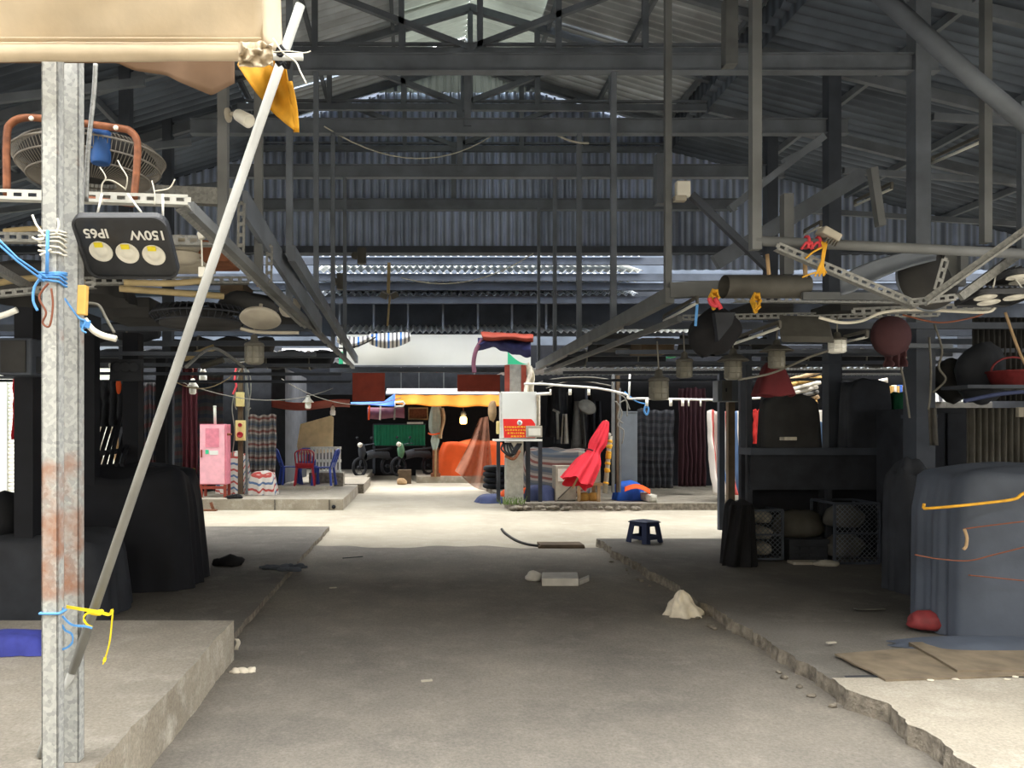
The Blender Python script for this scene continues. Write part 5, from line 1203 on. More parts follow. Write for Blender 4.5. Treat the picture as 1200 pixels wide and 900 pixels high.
for pts in ([(720, 470), (726, 476), (724, 490), (730, 496)], [(716, 444), (722, 460), (732, 466), (738, 480)], [(722, 470), (729, 484), (724, 498), (731, 505), (729, 520)], [(726, 472), (734, 470), (735, 488)], [(620, 452), (650, 444), (690, 442), (720, 446)], [(640, 455), (672, 446), (716, 452)]):
    b.tube(smooth_path([P(x, y, 15.8) for x, y in pts]), .014, 5)
b.one('cable_bundle', 'wire_grey', 'knot of grey cables on the far stall posts beneath the white pipe', 'cables')
b = MB(); b.bx(X(728, 16.6), X(747, 16.6), 16.6, 16.64, zc, Z(482, 16.6)); b.bx(X(728, 16.6), X(747, 16.6), 16.585, 16.6, Z(482, 16.6) - .03, Z(482, 16.6)); b.one('metal_sheet', 'grey_panel', 'flat grey sheet panel standing beside the dark striped curtain', 'panel', bevel=.004)
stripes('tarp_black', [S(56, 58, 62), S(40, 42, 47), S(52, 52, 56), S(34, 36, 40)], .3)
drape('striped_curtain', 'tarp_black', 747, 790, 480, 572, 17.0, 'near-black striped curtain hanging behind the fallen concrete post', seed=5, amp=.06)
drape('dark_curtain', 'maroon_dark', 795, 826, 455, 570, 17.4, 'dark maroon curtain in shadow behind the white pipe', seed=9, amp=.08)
b = MB(); b.cover(V(X(737, 16.2), 16.25, zc), .55, .4, .34, 9, .10, .5, 60, 12, .12, .06, nf=6); b.one('blue_bundle', 'blue_tarp', 'blue plastic bundle at the foot of the grey sheet panel', 'bundle')
b = MB(); b.sheet(lambda u, v: P(732 + 30 * u, 571 - 5 * math.sin(PI * u) + 5 * v + 3 * u, 16.0 - .25 * v), 20, 8); b.one('orange_cloth', 'orange_tarp', 'orange-red cloth thrown over the blue bundle', 'cloth', solid=.015)
b = MB(); p0, p1 = V(X(746, 16.4), 16.45, .26), V(X(768, 15.5), 15.62, .22); b.bar(p0, p1, .17, .15); b.bar(p1 - (p1 - p0) * .02, p1 + (p1 - p0) * .02, .12, .10); b.one('fallen_post', 'pillar_concrete', 'fallen pale concrete post lying on the kerb, one end towards the street', 'post', bevel=.02)
drape('striped_sheet', 'tarp_drape', 829, 870, 482, 578, 16.0, 'bright red white and blue striped sheet hanging behind the post pair', seed=12, amp=.12, nf=4, bottom_out=.35)
drape('striped_sheet', 'tarp_red_blue', 868, 882, 560, 584, 15.7, 'small corner of striped sheet near the mesh cages', seed=13, amp=.05, nf=2)
# dark racks with garments in the stall depth
random.seed(11)
for i, (px, py0, py1, w_, m) in enumerate(((648, 452, 512, 9, 'black_cloth'), (658, 455, 520, 8, 'soot'), (668, 460, 515, 7, 'black_cloth'), (678, 470, 525, 8, 'cloth_grey'), (690, 462, 520, 7, 'black_cloth'), (700, 470, 530, 6, 'soot'), (662, 485, 520, 4, 'dusty_white'))):
    d = 18.2 + .15 * (i % 3)
    b = MB(); b.sheet(lambda u, v: P(px + w_ * (u - .5) * (.6 + .5 * v) * 2, py0 + (py1 - py0) * v, d + .1 * math.sin(u * 7 + i)), 10, 10)
    b.one('hanging_garment', m, ['dark garment hanging nearest the concrete pillar in the far stall', 'soot-grey garment second from the pillar in the far stall', 'dark garment third from the pillar in the far stall', 'grey garment behind the tip of the red umbrella', 'dark garment hanging above the striped mound', 'sooty garment hanging beside the far stall posts', 'narrow pale garment among the dark ones'][i], 'garment', 'garments in the far stall', solid=.02)
b = MB(); b.tube([P(653, 482, 18.0), P(654, 515, 18.0)], .03, 6); b.tube([P(648, 480, 18.0), P(656, 484, 18.0)], .03, 6); b.one('coat_rail', 'wire_grey', 'thin pale upright rail among the dark garments of the far stall', 'rail')
t = T('wall_fan', 'dusty oval fan head tilted in the far stall above the red umbrella', 'fan', P(688, 476, 17.5)); c = P(688, 477, 17.4); b = MB()
b.lathe([(0, -.03), (.2, -.02), (.21, 0), (.2, .03), (0, .06)], c, (.2, -.8, .6), 24); b.part('fan_cage', 'dusty_metal', t)
b = MB(); b.tube([c + V(0, .05, 0), c + V(.05, .3, .5)], .03, 8); b.part('arm', 'steel_dark', t)
# ================================================================ east side: stall overhead clutter
d = 4.5
t = T('overhead_pipe', 'long grey steel pipe spanning overhead with a pink ribbon tied to it', 'pipe', P(1040, 290, d))
b = MB(); b.tube([P(884, 282, d), P(1230, 299, d)], .030, 12); b.part('pipe', 'steel_grey', t)
b = MB(); 
for a, c in ((939, 948), (952, 946), (950, 962)): b.tube(smooth_path([P(a, 292, d - .035), P((a + c) / 2 + 2, 284, d - .04), P(c, 291, d - .035)]), .008, 6)
b.tube([P(945, 280, d) + V(0, -.034 * math.cos(k * PI / 6), -.02 + .034 * math.sin(k * PI / 6)) for k in range(12)], .009, 6, closed=True); b.tube([P(958, 281, d) + V(0, -.034 * math.cos(k * PI / 6), -.02 + .034 * math.sin(k * PI / 6)) for k in range(12)], .009, 6, closed=True)
b.part('ribbon', 'pink_ribbon', t, 'pink ribbon tied round the pipe')
t = T('slotted_frame', 'bent grey slotted angle frame hanging below the overhead pipe', 'rack', P(1075, 355, d))
b = MB(); b.slot_bar(P(912, 288, d - .05), P(1075, 357, d - .05), .045, .05); b.part('slotted_bar', 'galvanised_dull', t)
b = MB(); b.slot_bar(P(1068, 354, d - .1), P(1120, 348, d - .1), .04, .05); b.slot_bar(P(1098, 340, d), P(1108, 304, d), .045, .05, leg=False); b.part('slotted_bar', 'galvanised_dull', t)
b = MB(); b.slot_bar(P(862, 350, 6.0), P(1070, 352, 6.2), .05, .06); b.part('slotted_bar', 'galvanised_dull', t)
b = MB(); b.slot_bar(P(1000, 365, 5.4), P(1168, 358, 5.2), .05, .06); b.part('slotted_bar', 'galvanised_dull', t)
b = MB(); b.slot_bar(P(800, 372, 7.0), P(960, 369, 7.0), .05, .06); b.part('slotted_bar', 'galvanised_dull', t)
b = MB(); b.slot_bar(P(938, 372, 6.4), P(1100, 368, 6.2), .04, .06); b.part('slotted_bar', 'galvanised_dull', t)
b = MB(); b.bar(P(1085, 357, 4.35), P(1218, 262, 4.2), .045, .012); b.bar(P(1085, 353, 4.37), P(1218, 258, 4.22), .012, .045); b.bar(P(1125, 348, 4.6), P(1190, 300, 4.6), .03, .05); b.part('brace', 'galvanised_dull', t)
b = MB(); b.bar(P(940, 347, 5.6), P(1090, 348, 5.6), .03, .055); b.part('rail', 'steel_grey', t)
b = MB(); b.bx(X(1107, 4.9), X(1132, 4.9), 4.9, 4.93, Z(335, 4.9), Z(288, 4.9)); b.bx(X(1122, 4.9), X(1131, 4.9), 4.87, 4.9, Z(322, 4.9), Z(292, 4.9)); b.part('bracket', 'steel_grey', t)
b = MB(); b.tube([P(899, 298, 4.6), P(901, 322, 4.6)], .012, 6); b.tube([P(943, 302, 4.7), P(944, 325, 4.7)], .014, 6); b.part('hanger_rod', 'wood', t)
# grey drum disc and blade (old fan) lying over the frame
t = T('old_fan', 'dull grey round fan housing lying on the slotted frame under the overhead pipe', 'fan', P(1083, 350, 4.9))
c = P(1084, 328, 4.95); b = MB(); b.lathe([(0, -.05), (.06, -.055), (.18, -.03), (.205, 0), (.2, .05), (.06, .09), (0, .09)], c, (.15, -1, .15), 32); b.part('fan_housing', 'dusty_dark', t)
b = MB(); b.lathe([(.205, -.006), (.213, 0), (.205, .01)], c, (.15, -1, .15), 32); b.lathe([(0, -.062), (.03, -.062), (.045, -.04)], c, (.15, -1, .15), 16); b.part('rim', 'steel_mid', t)
def blade(u, v):
    px = 985 + 112 * u; mid = 336 - 38 * u - 6 * math.sin(PI * u); hw = 14 * (1 - .55 * u) * (1 if u > .12 else .7 + 2.5 * u)
    return P(px, mid + (v - .5) * 2 * hw, 4.75 + .04 * math.sin(v * PI) + .05 * u)
b = MB(); b.sheet(blade, 20, 8); b.one('fan_blade', 'steel_mid', 'broad grey fan blade resting slantwise between the slotted bar and the old fan', 'blade', solid=.012)
# small white floodlight, yellow strings
t = T('small_floodlight', 'small white floodlight lying on the overhead pipe above the yellow strings', 'floodlight', P(970, 283, 4.5))
b = MB(); b.box(P(971, 275, 4.47), (.115, .10, .045), (0.1, .5, 0)); bd = b.part('lamp_body', 'dusty_white', t, bevel=.008)
b = MB()
for k in range(5): b.box(P(968 + k * 3, 281 + 1.2 * k, 4.415), (.004, .02, .03), (0.1, .5, 0))
b.part('fins', 'dusty_metal', bd)
b = MB()
for i in range(9):
    a = 957 + 1.6 * i; b.tube(smooth_path([P(963 + i * .8, 283, 4.44), P(965 + 1.5 * math.sin(i), 298, 4.42), P(960 + i * .6, 312, 4.42), P(955 + 1.7 * i, 322 + 2 * math.cos(i * 2), 4.42)]), .0045, 5)
b.tube(smooth_path([P(963, 290, 4.42), P(952, 296, 4.42), P(944, 303, 4.42)]), .006, 5); b.tube(smooth_path([P(962, 318, 4.42), P(950, 321, 4.42), P(940, 325, 4.42)]), .005, 5)
b.one('yellow_strings', 'yellow_string', 'bundle of yellow strings tied over pipe and slotted bar', 'strings')
# box-section duct lying at the end of the stall beam
b = MB(); b.sheet(lambda u, v: P(848 + 96 * u, 336, 5.7) + V(0, .11 * math.cos(2 * PI * v), .085 * math.sin(2 * PI * v)), 14, 24); b.lathe([(.0, 0), (.07, 0), (.075, .02), (.09, .025)], P(944, 336, 5.7), (-1, 0, 0), 20); b.one('duct', 'dusty_metal', 'fat dusty grey duct end lying on the stall beam above the yellow knots', 'duct')
for k, (px, py, lab) in enumerate(((885, 351, 'yellow string knot hanging below the dusty duct'), (836, 347, 'orange and yellow string knot on top of the black bundle'))):
    b = MB()
    for i in range(7):
        a = i * 2 * PI / 7; c = P(px, py, 5.5); b.tube([c + V(.045 * math.cos(a + j * .9) * (.5 + .5 * math.sin(j + i)), -.02 * math.cos(j), .05 * math.sin(a + j * .9) - .01 * j) for j in range(6)], .009, 5)
    b.one('string_knot', 'yellow_string', lab, 'strings')
b = MB(); b.tube(smooth_path([P(831, 349, 5.45), P(834, 356, 5.45), P(840, 358, 5.45), P(838, 350, 5.45), P(845, 362, 5.45)]), .016, 6); b.one('red_tie', 'pink_ribbon', 'faded red tie on the black bundle next to the orange knot', 'tie')
# black bundle
t = T('black_bundle', 'black bundle strapped under the stall beam between the jar lamps', 'bundle', P(830, 415, 5.6))
b = MB(); c = P(832, 388, 5.7)
def bun(u, v):
    a = 2 * PI * v; w = (22 + 8 * math.sin(PI * u)) / F * 5.7; py = 361 + 56 * u
    k = math.sin(PI * min(1, max(0, u * .96 + .02))) ** .35
    return P(835 - 6 * u + 6 * (1 - u), py, 5.7) + V(w * k * math.cos(a) * (1 + .12 * math.sin(3 * a + 4 * u)), w * .8 * k * math.sin(a), .03 * noise.noise(V(u * 4, math.cos(a), 2)))
b.sheet(bun, 20, 36); b.part('sack', 'black_cloth', t)
b = MB(); b.prism([P(838, 366, 5.5), P(862, 366, 5.5), P(858, 380, 5.5), P(842, 400, 5.5)], (0, .06, 0)); b.part('board', 'soot', t)
b = MB(); b.bar(P(817, 357, 5.48), P(815, 382, 5.48), .018, .006); b.part('blue_strap', 'blue_strap', t, 'blue strap')
# flat lamp shades, tubes, hood
b = MB(); b.prism([P(915, 376, 5.9), P(972, 378, 5.9), P(978, 402, 5.7), P(916, 401, 5.7)], (0, .03, .05)); b.one('flat_shade', 'dusty_metal', 'long flat grey shade panel above the counter beside the white jar lamp', 'shade', bevel=.006)
def tube_lamp(label, p, q, s=1):
    t = T('fluorescent_tube', label, 'lamp', (Vector(p) + Vector(q)) / 2, 'bare fluorescent tubes'); p, q = Vector(p), Vector(q)
    b = MB(); b.tube([p, q], .012 * s, 8); b.part('tube', 'milk_glass', t)
    b = MB(); b.bar(p + V(0, 0, .045), q + V(0, 0, .045), .022, .022)
    for e in (p, q): b.box(e + V(0, 0, .02), (.02, .02, .05))
    b.part('batten', 'dusty_metal', t)
tube_lamp('fluorescent tube hung from the low roof by the heavy brace, the highest of the tubes', P(1093, 191, 6.6), P(1150, 166, 5.5))
tube_lamp('fluorescent tube hung in the roof gloom behind the leaning short post', P(1002, 241, 7.4), P(1045, 221, 6.4))
tube_lamp('fluorescent tube just above the overhead pipe near the pink ribbon', P(943, 275, 8.0), P(962, 265, 7.2))
tube_lamp('fluorescent tube running slantwise behind the shaded jar lamps', P(848, 407, 6.6), P(914, 384, 5.8))
tube_lamp('fluorescent tube beside the white jar lamp', P(990, 401, 6.2), P(1016, 395, 5.7), .8)
tube_lamp('fluorescent tube under the stall beam near the hanger post', P(778, 376, 7.0), P(817, 355, 5.9))
b = MB()
def hood(u, v):
    a = 2 * PI * v; e = 6; ca, sa = math.cos(a), math.sin(a); q = (abs(ca) ** e + abs(sa) ** e) ** (-1 / e)
    w = .05 + (.155 - .05) * u ** .8; return P(905 + 1, 425 + 39 * u, 6.5) + V(q * w * ca, q * w * .7 * sa, -.01 * math.cos(4 * a) * u)
b.sheet(hood, 12, 40); b.one('cloth_hood', 'red_dull', 'dark red cloth hood hanging under the jar lamp above the counter', 'hood', solid=.01)
b = MB(); b.lathe([(0, -.03), (.12, -.02), (.16, .0), (.15, .05), (.05, .1), (0, .1)], P(1042, 394, 6.0), (.1, -1, 0), 28); b.one('round_fan', 'red_dim', 'dull reddish round fan guard above the hanging red cloth', 'fan')
drape('hanging_cloth', 'red_dim', 1037, 1062, 398, 430, 6.3, 'dull red cloth hanging beneath the reddish round fan', 'cloth', .03, 3, 3)
b = MB(); b.tube(smooth_path([P(960, 372, 5.2), P(985, 378, 5.2), P(1010, 376, 5.2), P(1035, 366, 5.1), P(1075, 363, 5.1), P(1150, 366, 5.0), P(1165, 361, 5.0)]), .011, 6); b.one('pale_cable', 'wire_white', 'pale cable drooping along the slotted bars above the counter', 'cable')
b = MB(); b.tube(smooth_path([P(865, 445, 6.2), P(905, 437, 6.2), P(950, 418, 6.0), P(975, 410, 5.9)]), .010, 6); b.one('pale_cable', 'wire_grey', 'grey cable looping between the jar lamps', 'cable')
b = MB(); b.tube(smooth_path([P(1058, 369, 5), P(1100, 378, 5), P(1140, 372, 5), P(1155, 366, 5)]), .006, 6); b.one('pale_cable', 'wire_brown', 'thin brown cable sagging under the slotted bars by the old fan', 'cable')
floodlight('stall_floodlight', P(1166, 352, 4.7), .36, .26, .05, 'dark floodlight laid flat facing down by the brace, three pale round lenses', tri=True, tilt=PI / 2 - .16, lettered=False)
floodlight('stall_floodlight', P(1204, 328, 4.6), .36, .26, .05, 'dark floodlight facing down above the other one, cut by the picture edge', tri=True, tilt=PI / 2 - .12, lettered=False)
b = MB(); b.box(P(800, 222, 6.0), (.11, .06, .125)); b.one('junction_box', 'white_plastic', 'white junction box on the hanger post high over the kerb', 'junction box', bevel=.01)
b = MB(); b.bx(X(790, 6.0), X(803, 6.0), 5.97, 6.03, Z(236, 6), Z(230, 6)); b.one('box_bracket', 'dusty_white', 'pale bracket under the white junction box', 'bracket')
# ================================================================ east side: stalls
posts('stall_post', 845, 11.6, 438, 621, .085, 'steel_dark', 'grey steel post, first of the pair carrying the switch box', 'post pair')
posts('stall_post', 856, 11.7, 438, 619, .10, 'wood_dark', 'brown post, second of the pair carrying the switch box', 'post pair')
t = T('switch_box', 'grey switch box mounted on the post pair under the jar lamp', 'switch box', P(850, 470, 11.4)); d = 11.4
b = MB(); b.bx(X(838, d), X(863, d), d - .1, d + .1, Z(471, d), Z(446, d)); bd = b.part('box_body', 'grey_panel', t, bevel=.01)
b = MB(); b.bx(X(843, d), X(853.5, d), d - .13, d - .1, Z(470, d), Z(446.5, d)); b.part('door', 'dusty_metal', bd); b = MB(); b.box(P(851, 457, d - .13), (.02, .02, .05)); b.part('latch', 'black_dark', bd)
for k, (px, d, ww, m, lab) in enumerate(((869.5, 9.2, .06, 'steel_dark', 'thin dark post of the counter stall beside the black cloth'), (877, 9.25, .06, 'steel_dark', 'thin dark post of the counter stall, second from the black cloth'), (902, 9.0, .17, 'soot', 'thick sooty post below the red hood'), (975, 8.2, .17, 'soot', 'thick sooty post under the white jar lamp'))):
    if k == 2: d = 10.3
    if k == 3: d = 10.0
    b = MB(); b.bx(X(px, d) - ww / 2, X(px, d) + ww / 2, d - ww / 2, d + ww / 2, .1, 2.62); b.one('stall_post', m, lab, 'post')
b = MB(); b.bx(X(1077, 7.4) - .09, X(1077, 7.4) + .09, 7.3, 7.5, .1, 2.62); b.bx(X(1077, 7.4) - .1, X(1077, 7.4) + .1, 7.28, 7.52, Z(490, 7.4), Z(486, 7.4)); b.one('stall_post', 'steel_dark', 'thick grey post with cables beside the dark covered stall', 'post')
b = MB()
for pts in ([(1055, 412), (1056, 430), (1060, 450), (1066, 490)], [(1089, 395), (1091, 430), (1090, 465), (1088, 480)], [(1095, 380), (1104, 410), (1100, 430), (1108, 445), (1093, 460)], [(1054, 418), (1058, 412), (1062, 420)]):
    b.tube(smooth_path([P(x, y, 7.1) for x, y in pts]), .010, 5)
b.one('cable_bundle', 'wire_grey', 'grey cables dangling round the thick post beside the covered stall', 'cables')
b = MB(); b.bar(P(1055, 405, 7.2), P(1115, 406, 7.2), .05, .04); b.one('cable_rail', 'steel_mid', 'short steel rail crossing the thick post near its top', 'rail')
# counter stall with mesh cages beneath
d = 8.9
t = T('stall_counter', 'dark stall counter with a closed front and a long flat top behind the kerb', 'counter', V(X(970, d), d, .1))
b = MB(); b.bx(X(878, d), X(1062, d), d - .05, d + .3, Z(533, d), Z(525, d)); b.part('counter_top', 'steel_dark', t)
b = MB(); b.bx(X(880, d), X(1060, d), d + .02, d + .06, Z(574, d), Z(533, d)); b.part('front_panel', 'soot', t)
for px in (881, 975, 1058):
    for yy in (d + .08, d + .25):
        b = MB(); b.bx(X(px, d) - .03, X(px, d) + .03, yy - .03, yy + .03, .1, Z(533, d)); b.part('leg', 'soot', t)
b = MB(); b.bx(X(880, d), X(1060, d), d + .26, d + .29, .1, Z(533, d)); b.part('back_panel', 'black_dark', t)
def cage(px0, px1, py0, py1, d, dep, label, fill):
    t = T('mesh_cage', label, 'cage', V(X((px0 + px1) / 2, d), d + dep / 2, .1), 'wire mesh cages under the counter'); x0, x1, z0, z1 = X(px0, d), X(px1, d), Z(py1, d), Z(py0, d)
    b = MB()
    for xx in (x0, x1):
        for yy in (d, d + dep): b.bar(V(xx, yy, z0), V(xx, yy, z1), .025)
    for zz in (z0, z1):
        for yy in (d, d + dep): b.bar(V(x0, yy, zz), V(x1, yy, zz), .025)
        for xx in (x0, x1): b.bar(V(xx, d, zz), V(xx, d + dep, zz), .025)
    b.bar(V(x0, d, (z0 + z1) / 2), V(x1, d, (z0 + z1) / 2), .02)
    b.part('frame', 'steel_dark', t)
    b = MB(); n = int((x1 - x0 + z1 - z0) / .055)
    for i in range(1, n):
        s = i * .055; W, H = x1 - x0, z1 - z0
        a = V(x0 + min(s, W), d - .005, z0 + max(0, s - W)); c = V(x0 + max(0, s - H), d - .005, z0 + min(s, H)); b.tube([a, c], .0035, 4)
        a = V(x1 - min(s, W), d - .008, z0 + max(0, s - W)); c = V(x1 - max(0, s - H), d - .008, z0 + min(s, H)); b.tube([a, c], .0035, 4)
    m = b.part('wire_mesh', 'steel_mid', t); m['kind'] = 'stuff'
    for k in range(fill):
        b = MB(); h = (z1 - z0) / fill; b.blob(((x0 + x1) / 2, d + dep * .5, z0 + h * (k + .42)), ((x1 - x0) * .44, dep * .36, h * .48), k + px0, .18, 16, 10)
        b.one('sack', 'sack_pale' if px0 < 900 else 'dusty_metal', {882: ['pale lumpy sack at the bottom of the mesh cage by the black cloth', 'pale lumpy sack in the middle of the mesh cage by the black cloth', 'pale lumpy sack at the top of the mesh cage by the black cloth'], 978: ['dull sack low in the two-tier mesh cage', 'dull sack high in the two-tier mesh cage']}[px0][k], 'sack', 'sacks in the mesh cages')
    return t
cage(882, 917, 598, 655, 8.75, .5, 'small wire mesh cage with pale sacks next to the black cloth', 3)
cage(978, 1030, 590, 660, 8.6, .5, 'two-tier wire mesh cage under the counter beside the covered stall', 2)
b = MB(); b.blob((X(948, 8.85), 9.1, Z(620, 8.85)), (.30, .2, .20), 5, .2, 16, 10); b.one('sack', 'dusty_metal', 'slumped grey sack lying on the dark crate between the mesh cages', 'sack', 'sacks in the mesh cages')
d = 8.8; b = MB(); x0, x1 = X(925, d), X(970, d); z1 = Z(632, d)
b.bx(x0, x1, d, d + .45, .1, z1 - .05)
for i in range(4): xx = x0 + (x1 - x0) * (i + .5) / 4; b.bx(xx - .05, xx + .05, d - .015, d, z1 - .12, z1 - .08); b.bx(xx - .05, xx + .05, d - .015, d, .16, .2)
b.bx(x0 - .01, x1 + .01, d - .02, d + .47, z1 - .05, z1); b.one('dark_crate', 'soot', 'dark plastic crate on the floor between the two mesh cages', 'crate', bevel=.006)
b = MB(); b.bx(X(925, 8.7), X(958, 8.7), 8.6, 8.75, .1, .13); b.blob(V(X(965, 8.6), 8.55, .12), (.14, .08, .04), 3, .3); b.one('floor_scrap', 'dusty_white', 'flat pale scrap on the floor in front of the dark crate', 'scrap')
b = MB(); b.sheet(lambda u, v: P(858 + 22 * v - 12 * u * (1 - v), 592 + 71 * u, 8.42 + .05 * math.sin(v * 9 + u)), 16, 20); b.cover(V(X(866, 8.6), 8.6, .1), .27, .3, .68, 4, .09, .4, 60, 16, .22, .05, nf=6); b.one('black_cloth', 'black_cloth', 'black cloth thrown over a low heap at the stall corner beside the mesh cage', 'cloth')
# goods on and behind the counter
b = MB(); b.cover(V(X(925, 9.0), 9.02, Z(525, 8.9)), .62, .3, .56, 12, .05, .55, 60, 16, .06, .08, nf=6); b.one('covered_pile', 'dusty_dark', 'grey cloth over a heap on the counter beneath the red hood', 'covered pile')
b = MB(); b.box(P(923, 514, 8.84), (.155, .12, .04), (0, 0, .1)); b.one('white_box', 'crumple_white', 'small white box on the counter against the grey heap', 'box', bevel=.005)
d = 9.0
b = MB(); b.cover(V(X(1015, d), d + .02, Z(525, d)), .5, .28, .75, 13, .07, .5, 60, 16, .06, .05, nf=5); b.one('covered_pile', 'soot', 'sooty cloth heaped high on the counter by the thick grey post', 'covered pile')
b = MB(); b.cover(V(X(1058, 9.0), 9.0, Z(506, 9)), .30, .26, .42, 15, .1, .4, 50, 12, .1, .05, nf=5); b.one('green_bundle', 'cloth_green', 'dark green cloth bundle on the counter end beside the thick grey post', 'bundle')
b = MB(); b.bx(X(1040, 9.0), X(1076, 9.0), 8.86, 9.15, Z(525, 9), Z(506.5, 9)); b.one('stacked_box', 'soot', 'dark box under the green bundle at the counter end', 'box', bevel=.01)
b = MB(); b.bx(X(997, 9.6), X(1030, 9.6), 9.6, 9.66, Z(534, 9.6), Z(465, 9.6)); b.one('wooden_board', 'wood_dark', 'dark brown board standing behind the counter', 'board')
# lit clothes and stripes across the street, seen through the stall
random.seed(5)
cols = ['cloth_ochre', 'cloth_white', 'cloth_tan', 'cloth_blue', 'cloth_grey', 'cloth_ochre', 'cloth_red', 'cloth_tan', 'cloth_white', 'cloth_ochre']
d = 15.0
def rolls(px0, px1, py0, py1, n, pre, slope, where, d=15.4):
    for i in range(n):
        py = py0 + (py1 - py0) * (i + .5) / n; a, c = px0 + random.uniform(0, 4), px1 - random.uniform(0, 6)
        b = MB(); pts = [P(a + (c - a) * k / 8, py + slope * (k / 8 - .5) + random.uniform(-.3, .3), d + random.uniform(-.06, .06)) for k in range(9)]
        b.tube(pts, (py1 - py0) / n / F * d * .42, 8); b.one('cloth_roll', cols[(i * 3 + int(px0)) % 10], '%s cloth roll, %s from top of the stack %s' % (pre[(i) % len(pre)], ['first', 'second', 'third', 'fourth', 'fifth', 'sixth', 'seventh'][i], where), 'cloth roll', 'rolls of cloth ' + where, solid=0)
rolls(922, 963, 438, 478, 7, ['lit'], -9, 'right behind the red hood')
rolls(998, 1042, 446, 480, 5, ['pale lit'], -8, 'beyond the sooty cloth heap')
for i in range(7):
    px = 1044 + i * 3.4; b = MB(); b.box(P(px, 466, 15.4), (.052, .12, .5 if i % 2 else .46), (0, 0, 0)); b.one('upright_bolt', ['cloth_ochre', 'cloth_white', 'cloth_ochre', 'cloth_blue', 'cloth_ochre', 'cloth_tan', 'cloth_red'][i], '%s upright cloth bolt, %s of the row beside the thick grey post' % (['ochre', 'white', 'ochre', 'blue', 'ochre', 'tan', 'red'][i], ['first', 'second', 'third', 'fourth', 'fifth', 'sixth', 'last'][i]), 'cloth bolt', 'upright bolts in the lit row', bevel=.01)
b = MB(); b.bx(X(920, 15.7), X(1075, 15.7), 15.25, 15.75, .14, Z(481, 15.5)); b.one('sales_table', 'cloth_white', 'pale cloth-covered sales table across the street under the lit rolls', 'table', bevel=.02)
drape('striped_bag', 'tarp_drape', 946, 968, 494, 526, 14.6, 'white red and blue striped sheet hanging in the gap beside the thick sooty post', seed=21, amp=.03, nf=2)
drape('striped_bag', 'tarp_red_blue', 982, 998, 470, 526, 14.6, 'pale patterned sheet hanging in the gap behind the brown board', seed=22, amp=.03, nf=2)
drape('red_banner', 'cloth_red', 883, 895, 480, 520, 14.7, 'red rounded banner hanging beside the striped sheet by the thin posts', 'banner', .04, 2, 4)
b = MB(); b.cover(V(X(1114, 14.9), 15.0, Z(471, 14.9)), .62, .4, .22, 3, .05, .5, 60, 12, .1, .04, nf=5); b.one('blue_white_pile', 'tarp_blue_white', 'small heap of blue and white goods in the gap beside the thick grey post', 'pile')
b = MB(); b.bx(X(1095, 15), X(1150, 15), 14.7, 15.3, .14, Z(471, 14.9)); b.one('sales_table', 'cloth_grey', 'grey sales table across the street under the blue and white heap', 'table', bevel=.02)
# covered stall in front
cx, cy = 5.06, 5.74
t = T('covered_stall', 'large stall wrapped in dark blue-grey tarpaulin tied with cords at the kerb', 'covered stall', V(cx, cy, .1))
b = MB(); b.cover(V(cx, cy, .1), 2.34, .74, 1.2, 4, .012, .52, 220, 30, .015, .07, nf=13, e=9, wob=.04); b.part('tarpaulin', 'tarp_dark', t)
b = MB(); yf = cy - .735
b.tube(smooth_path([P(1082, 596, 5.42), P(1110, 594, 5.33), P(1150, 590, 5.32), P(1188, 585, 5.32), P(1200, 578, 5.32), P(1230, 570, 5.32)]), .011, 6); b.tube([P(1082, 596, 5.42), P(1083, 590, 5.42)], .011, 6); b.part('yellow_cord', 'yellow_string', t, 'yellow cord')
for pts in ([(1129, 620), (1150, 617), (1200, 611)], [(1072, 650), (1100, 655), (1135, 657), (1165, 650), (1205, 640)], [(1135, 674), (1165, 677), (1205, 681)]):
    b = MB(); b.tube(smooth_path([P(x, y, 5.3) for x, y in pts]), .005, 6); b.part('cord', 'wire_brown', t)
b = MB(); b.tube(smooth_path([P(1130, 620, 5.29), P(1133, 630, 5.29), P(1132, 640, 5.29), P(1129, 644, 5.29)]), .010, 6); b.part('cord_end', 'cloth_tan', t, 'pinkish loose cord end')
b = MB(); b.cover(V(X(1170, 5.25), 5.28, .1), 1.1, .4, .05, 7, .1, .4, 60, 8, .2, .02); b.part('hem', 'tarp_dark', t)
b = MB()
c = G(1093, 741, .1); b.blob(c + V(0, .02, .07), (.165, .1, .085), 8, .22, 18, 12)
b.tube([c + V(.03, -.06, .02), c + V(.04, -.10, .005)], .008, 5); b.one('red_bag', 'red_bag', 'dull red plastic bag on the kerb tucked under the dark covered stall', 'bag')
# corrugated sheet and other things beyond the covered stall
b = MB(); d = 7.3
b.sheet(lambda u, v: V(X(1134, d) + (X(1230, d) - X(1134, d)) * u, d + .03 * math.sin(u * 2 * PI * 13), .1 + (Z(478, d) - .1) * v), 130, 2); b.one('corrugated_sheet', 'dusty_metal', 'dull corrugated metal sheet standing behind the covered stall', 'sheet', solid=.006)
b = MB(); d = 7.6
b.sheet(lambda u, v: V(X(1140, d) + (X(1235, d) - X(1140, d)) * u, d + .02 * math.sin(u * 2 * PI * 15), Z(470 - 98 * v, d)), 130, 2); b.one('corrugated_sheet', 'dusty_dark', 'darker corrugated metal sheet higher up above the red basket', 'sheet', solid=.006)
t = T('basket', 'dull red plastic basket set on a ledge before the corrugated sheets', 'basket', P(1190, 452, 7.0)); b = MB(); c = P(1187, 452, 7.0)
b.lathe([(.16, 0), (.20, .12), (.21, .12), (.205, .135), (.195, .135), (.15, .01), (0, .01)], c, seg=24); b.part('basket_body', 'red_bag', t)
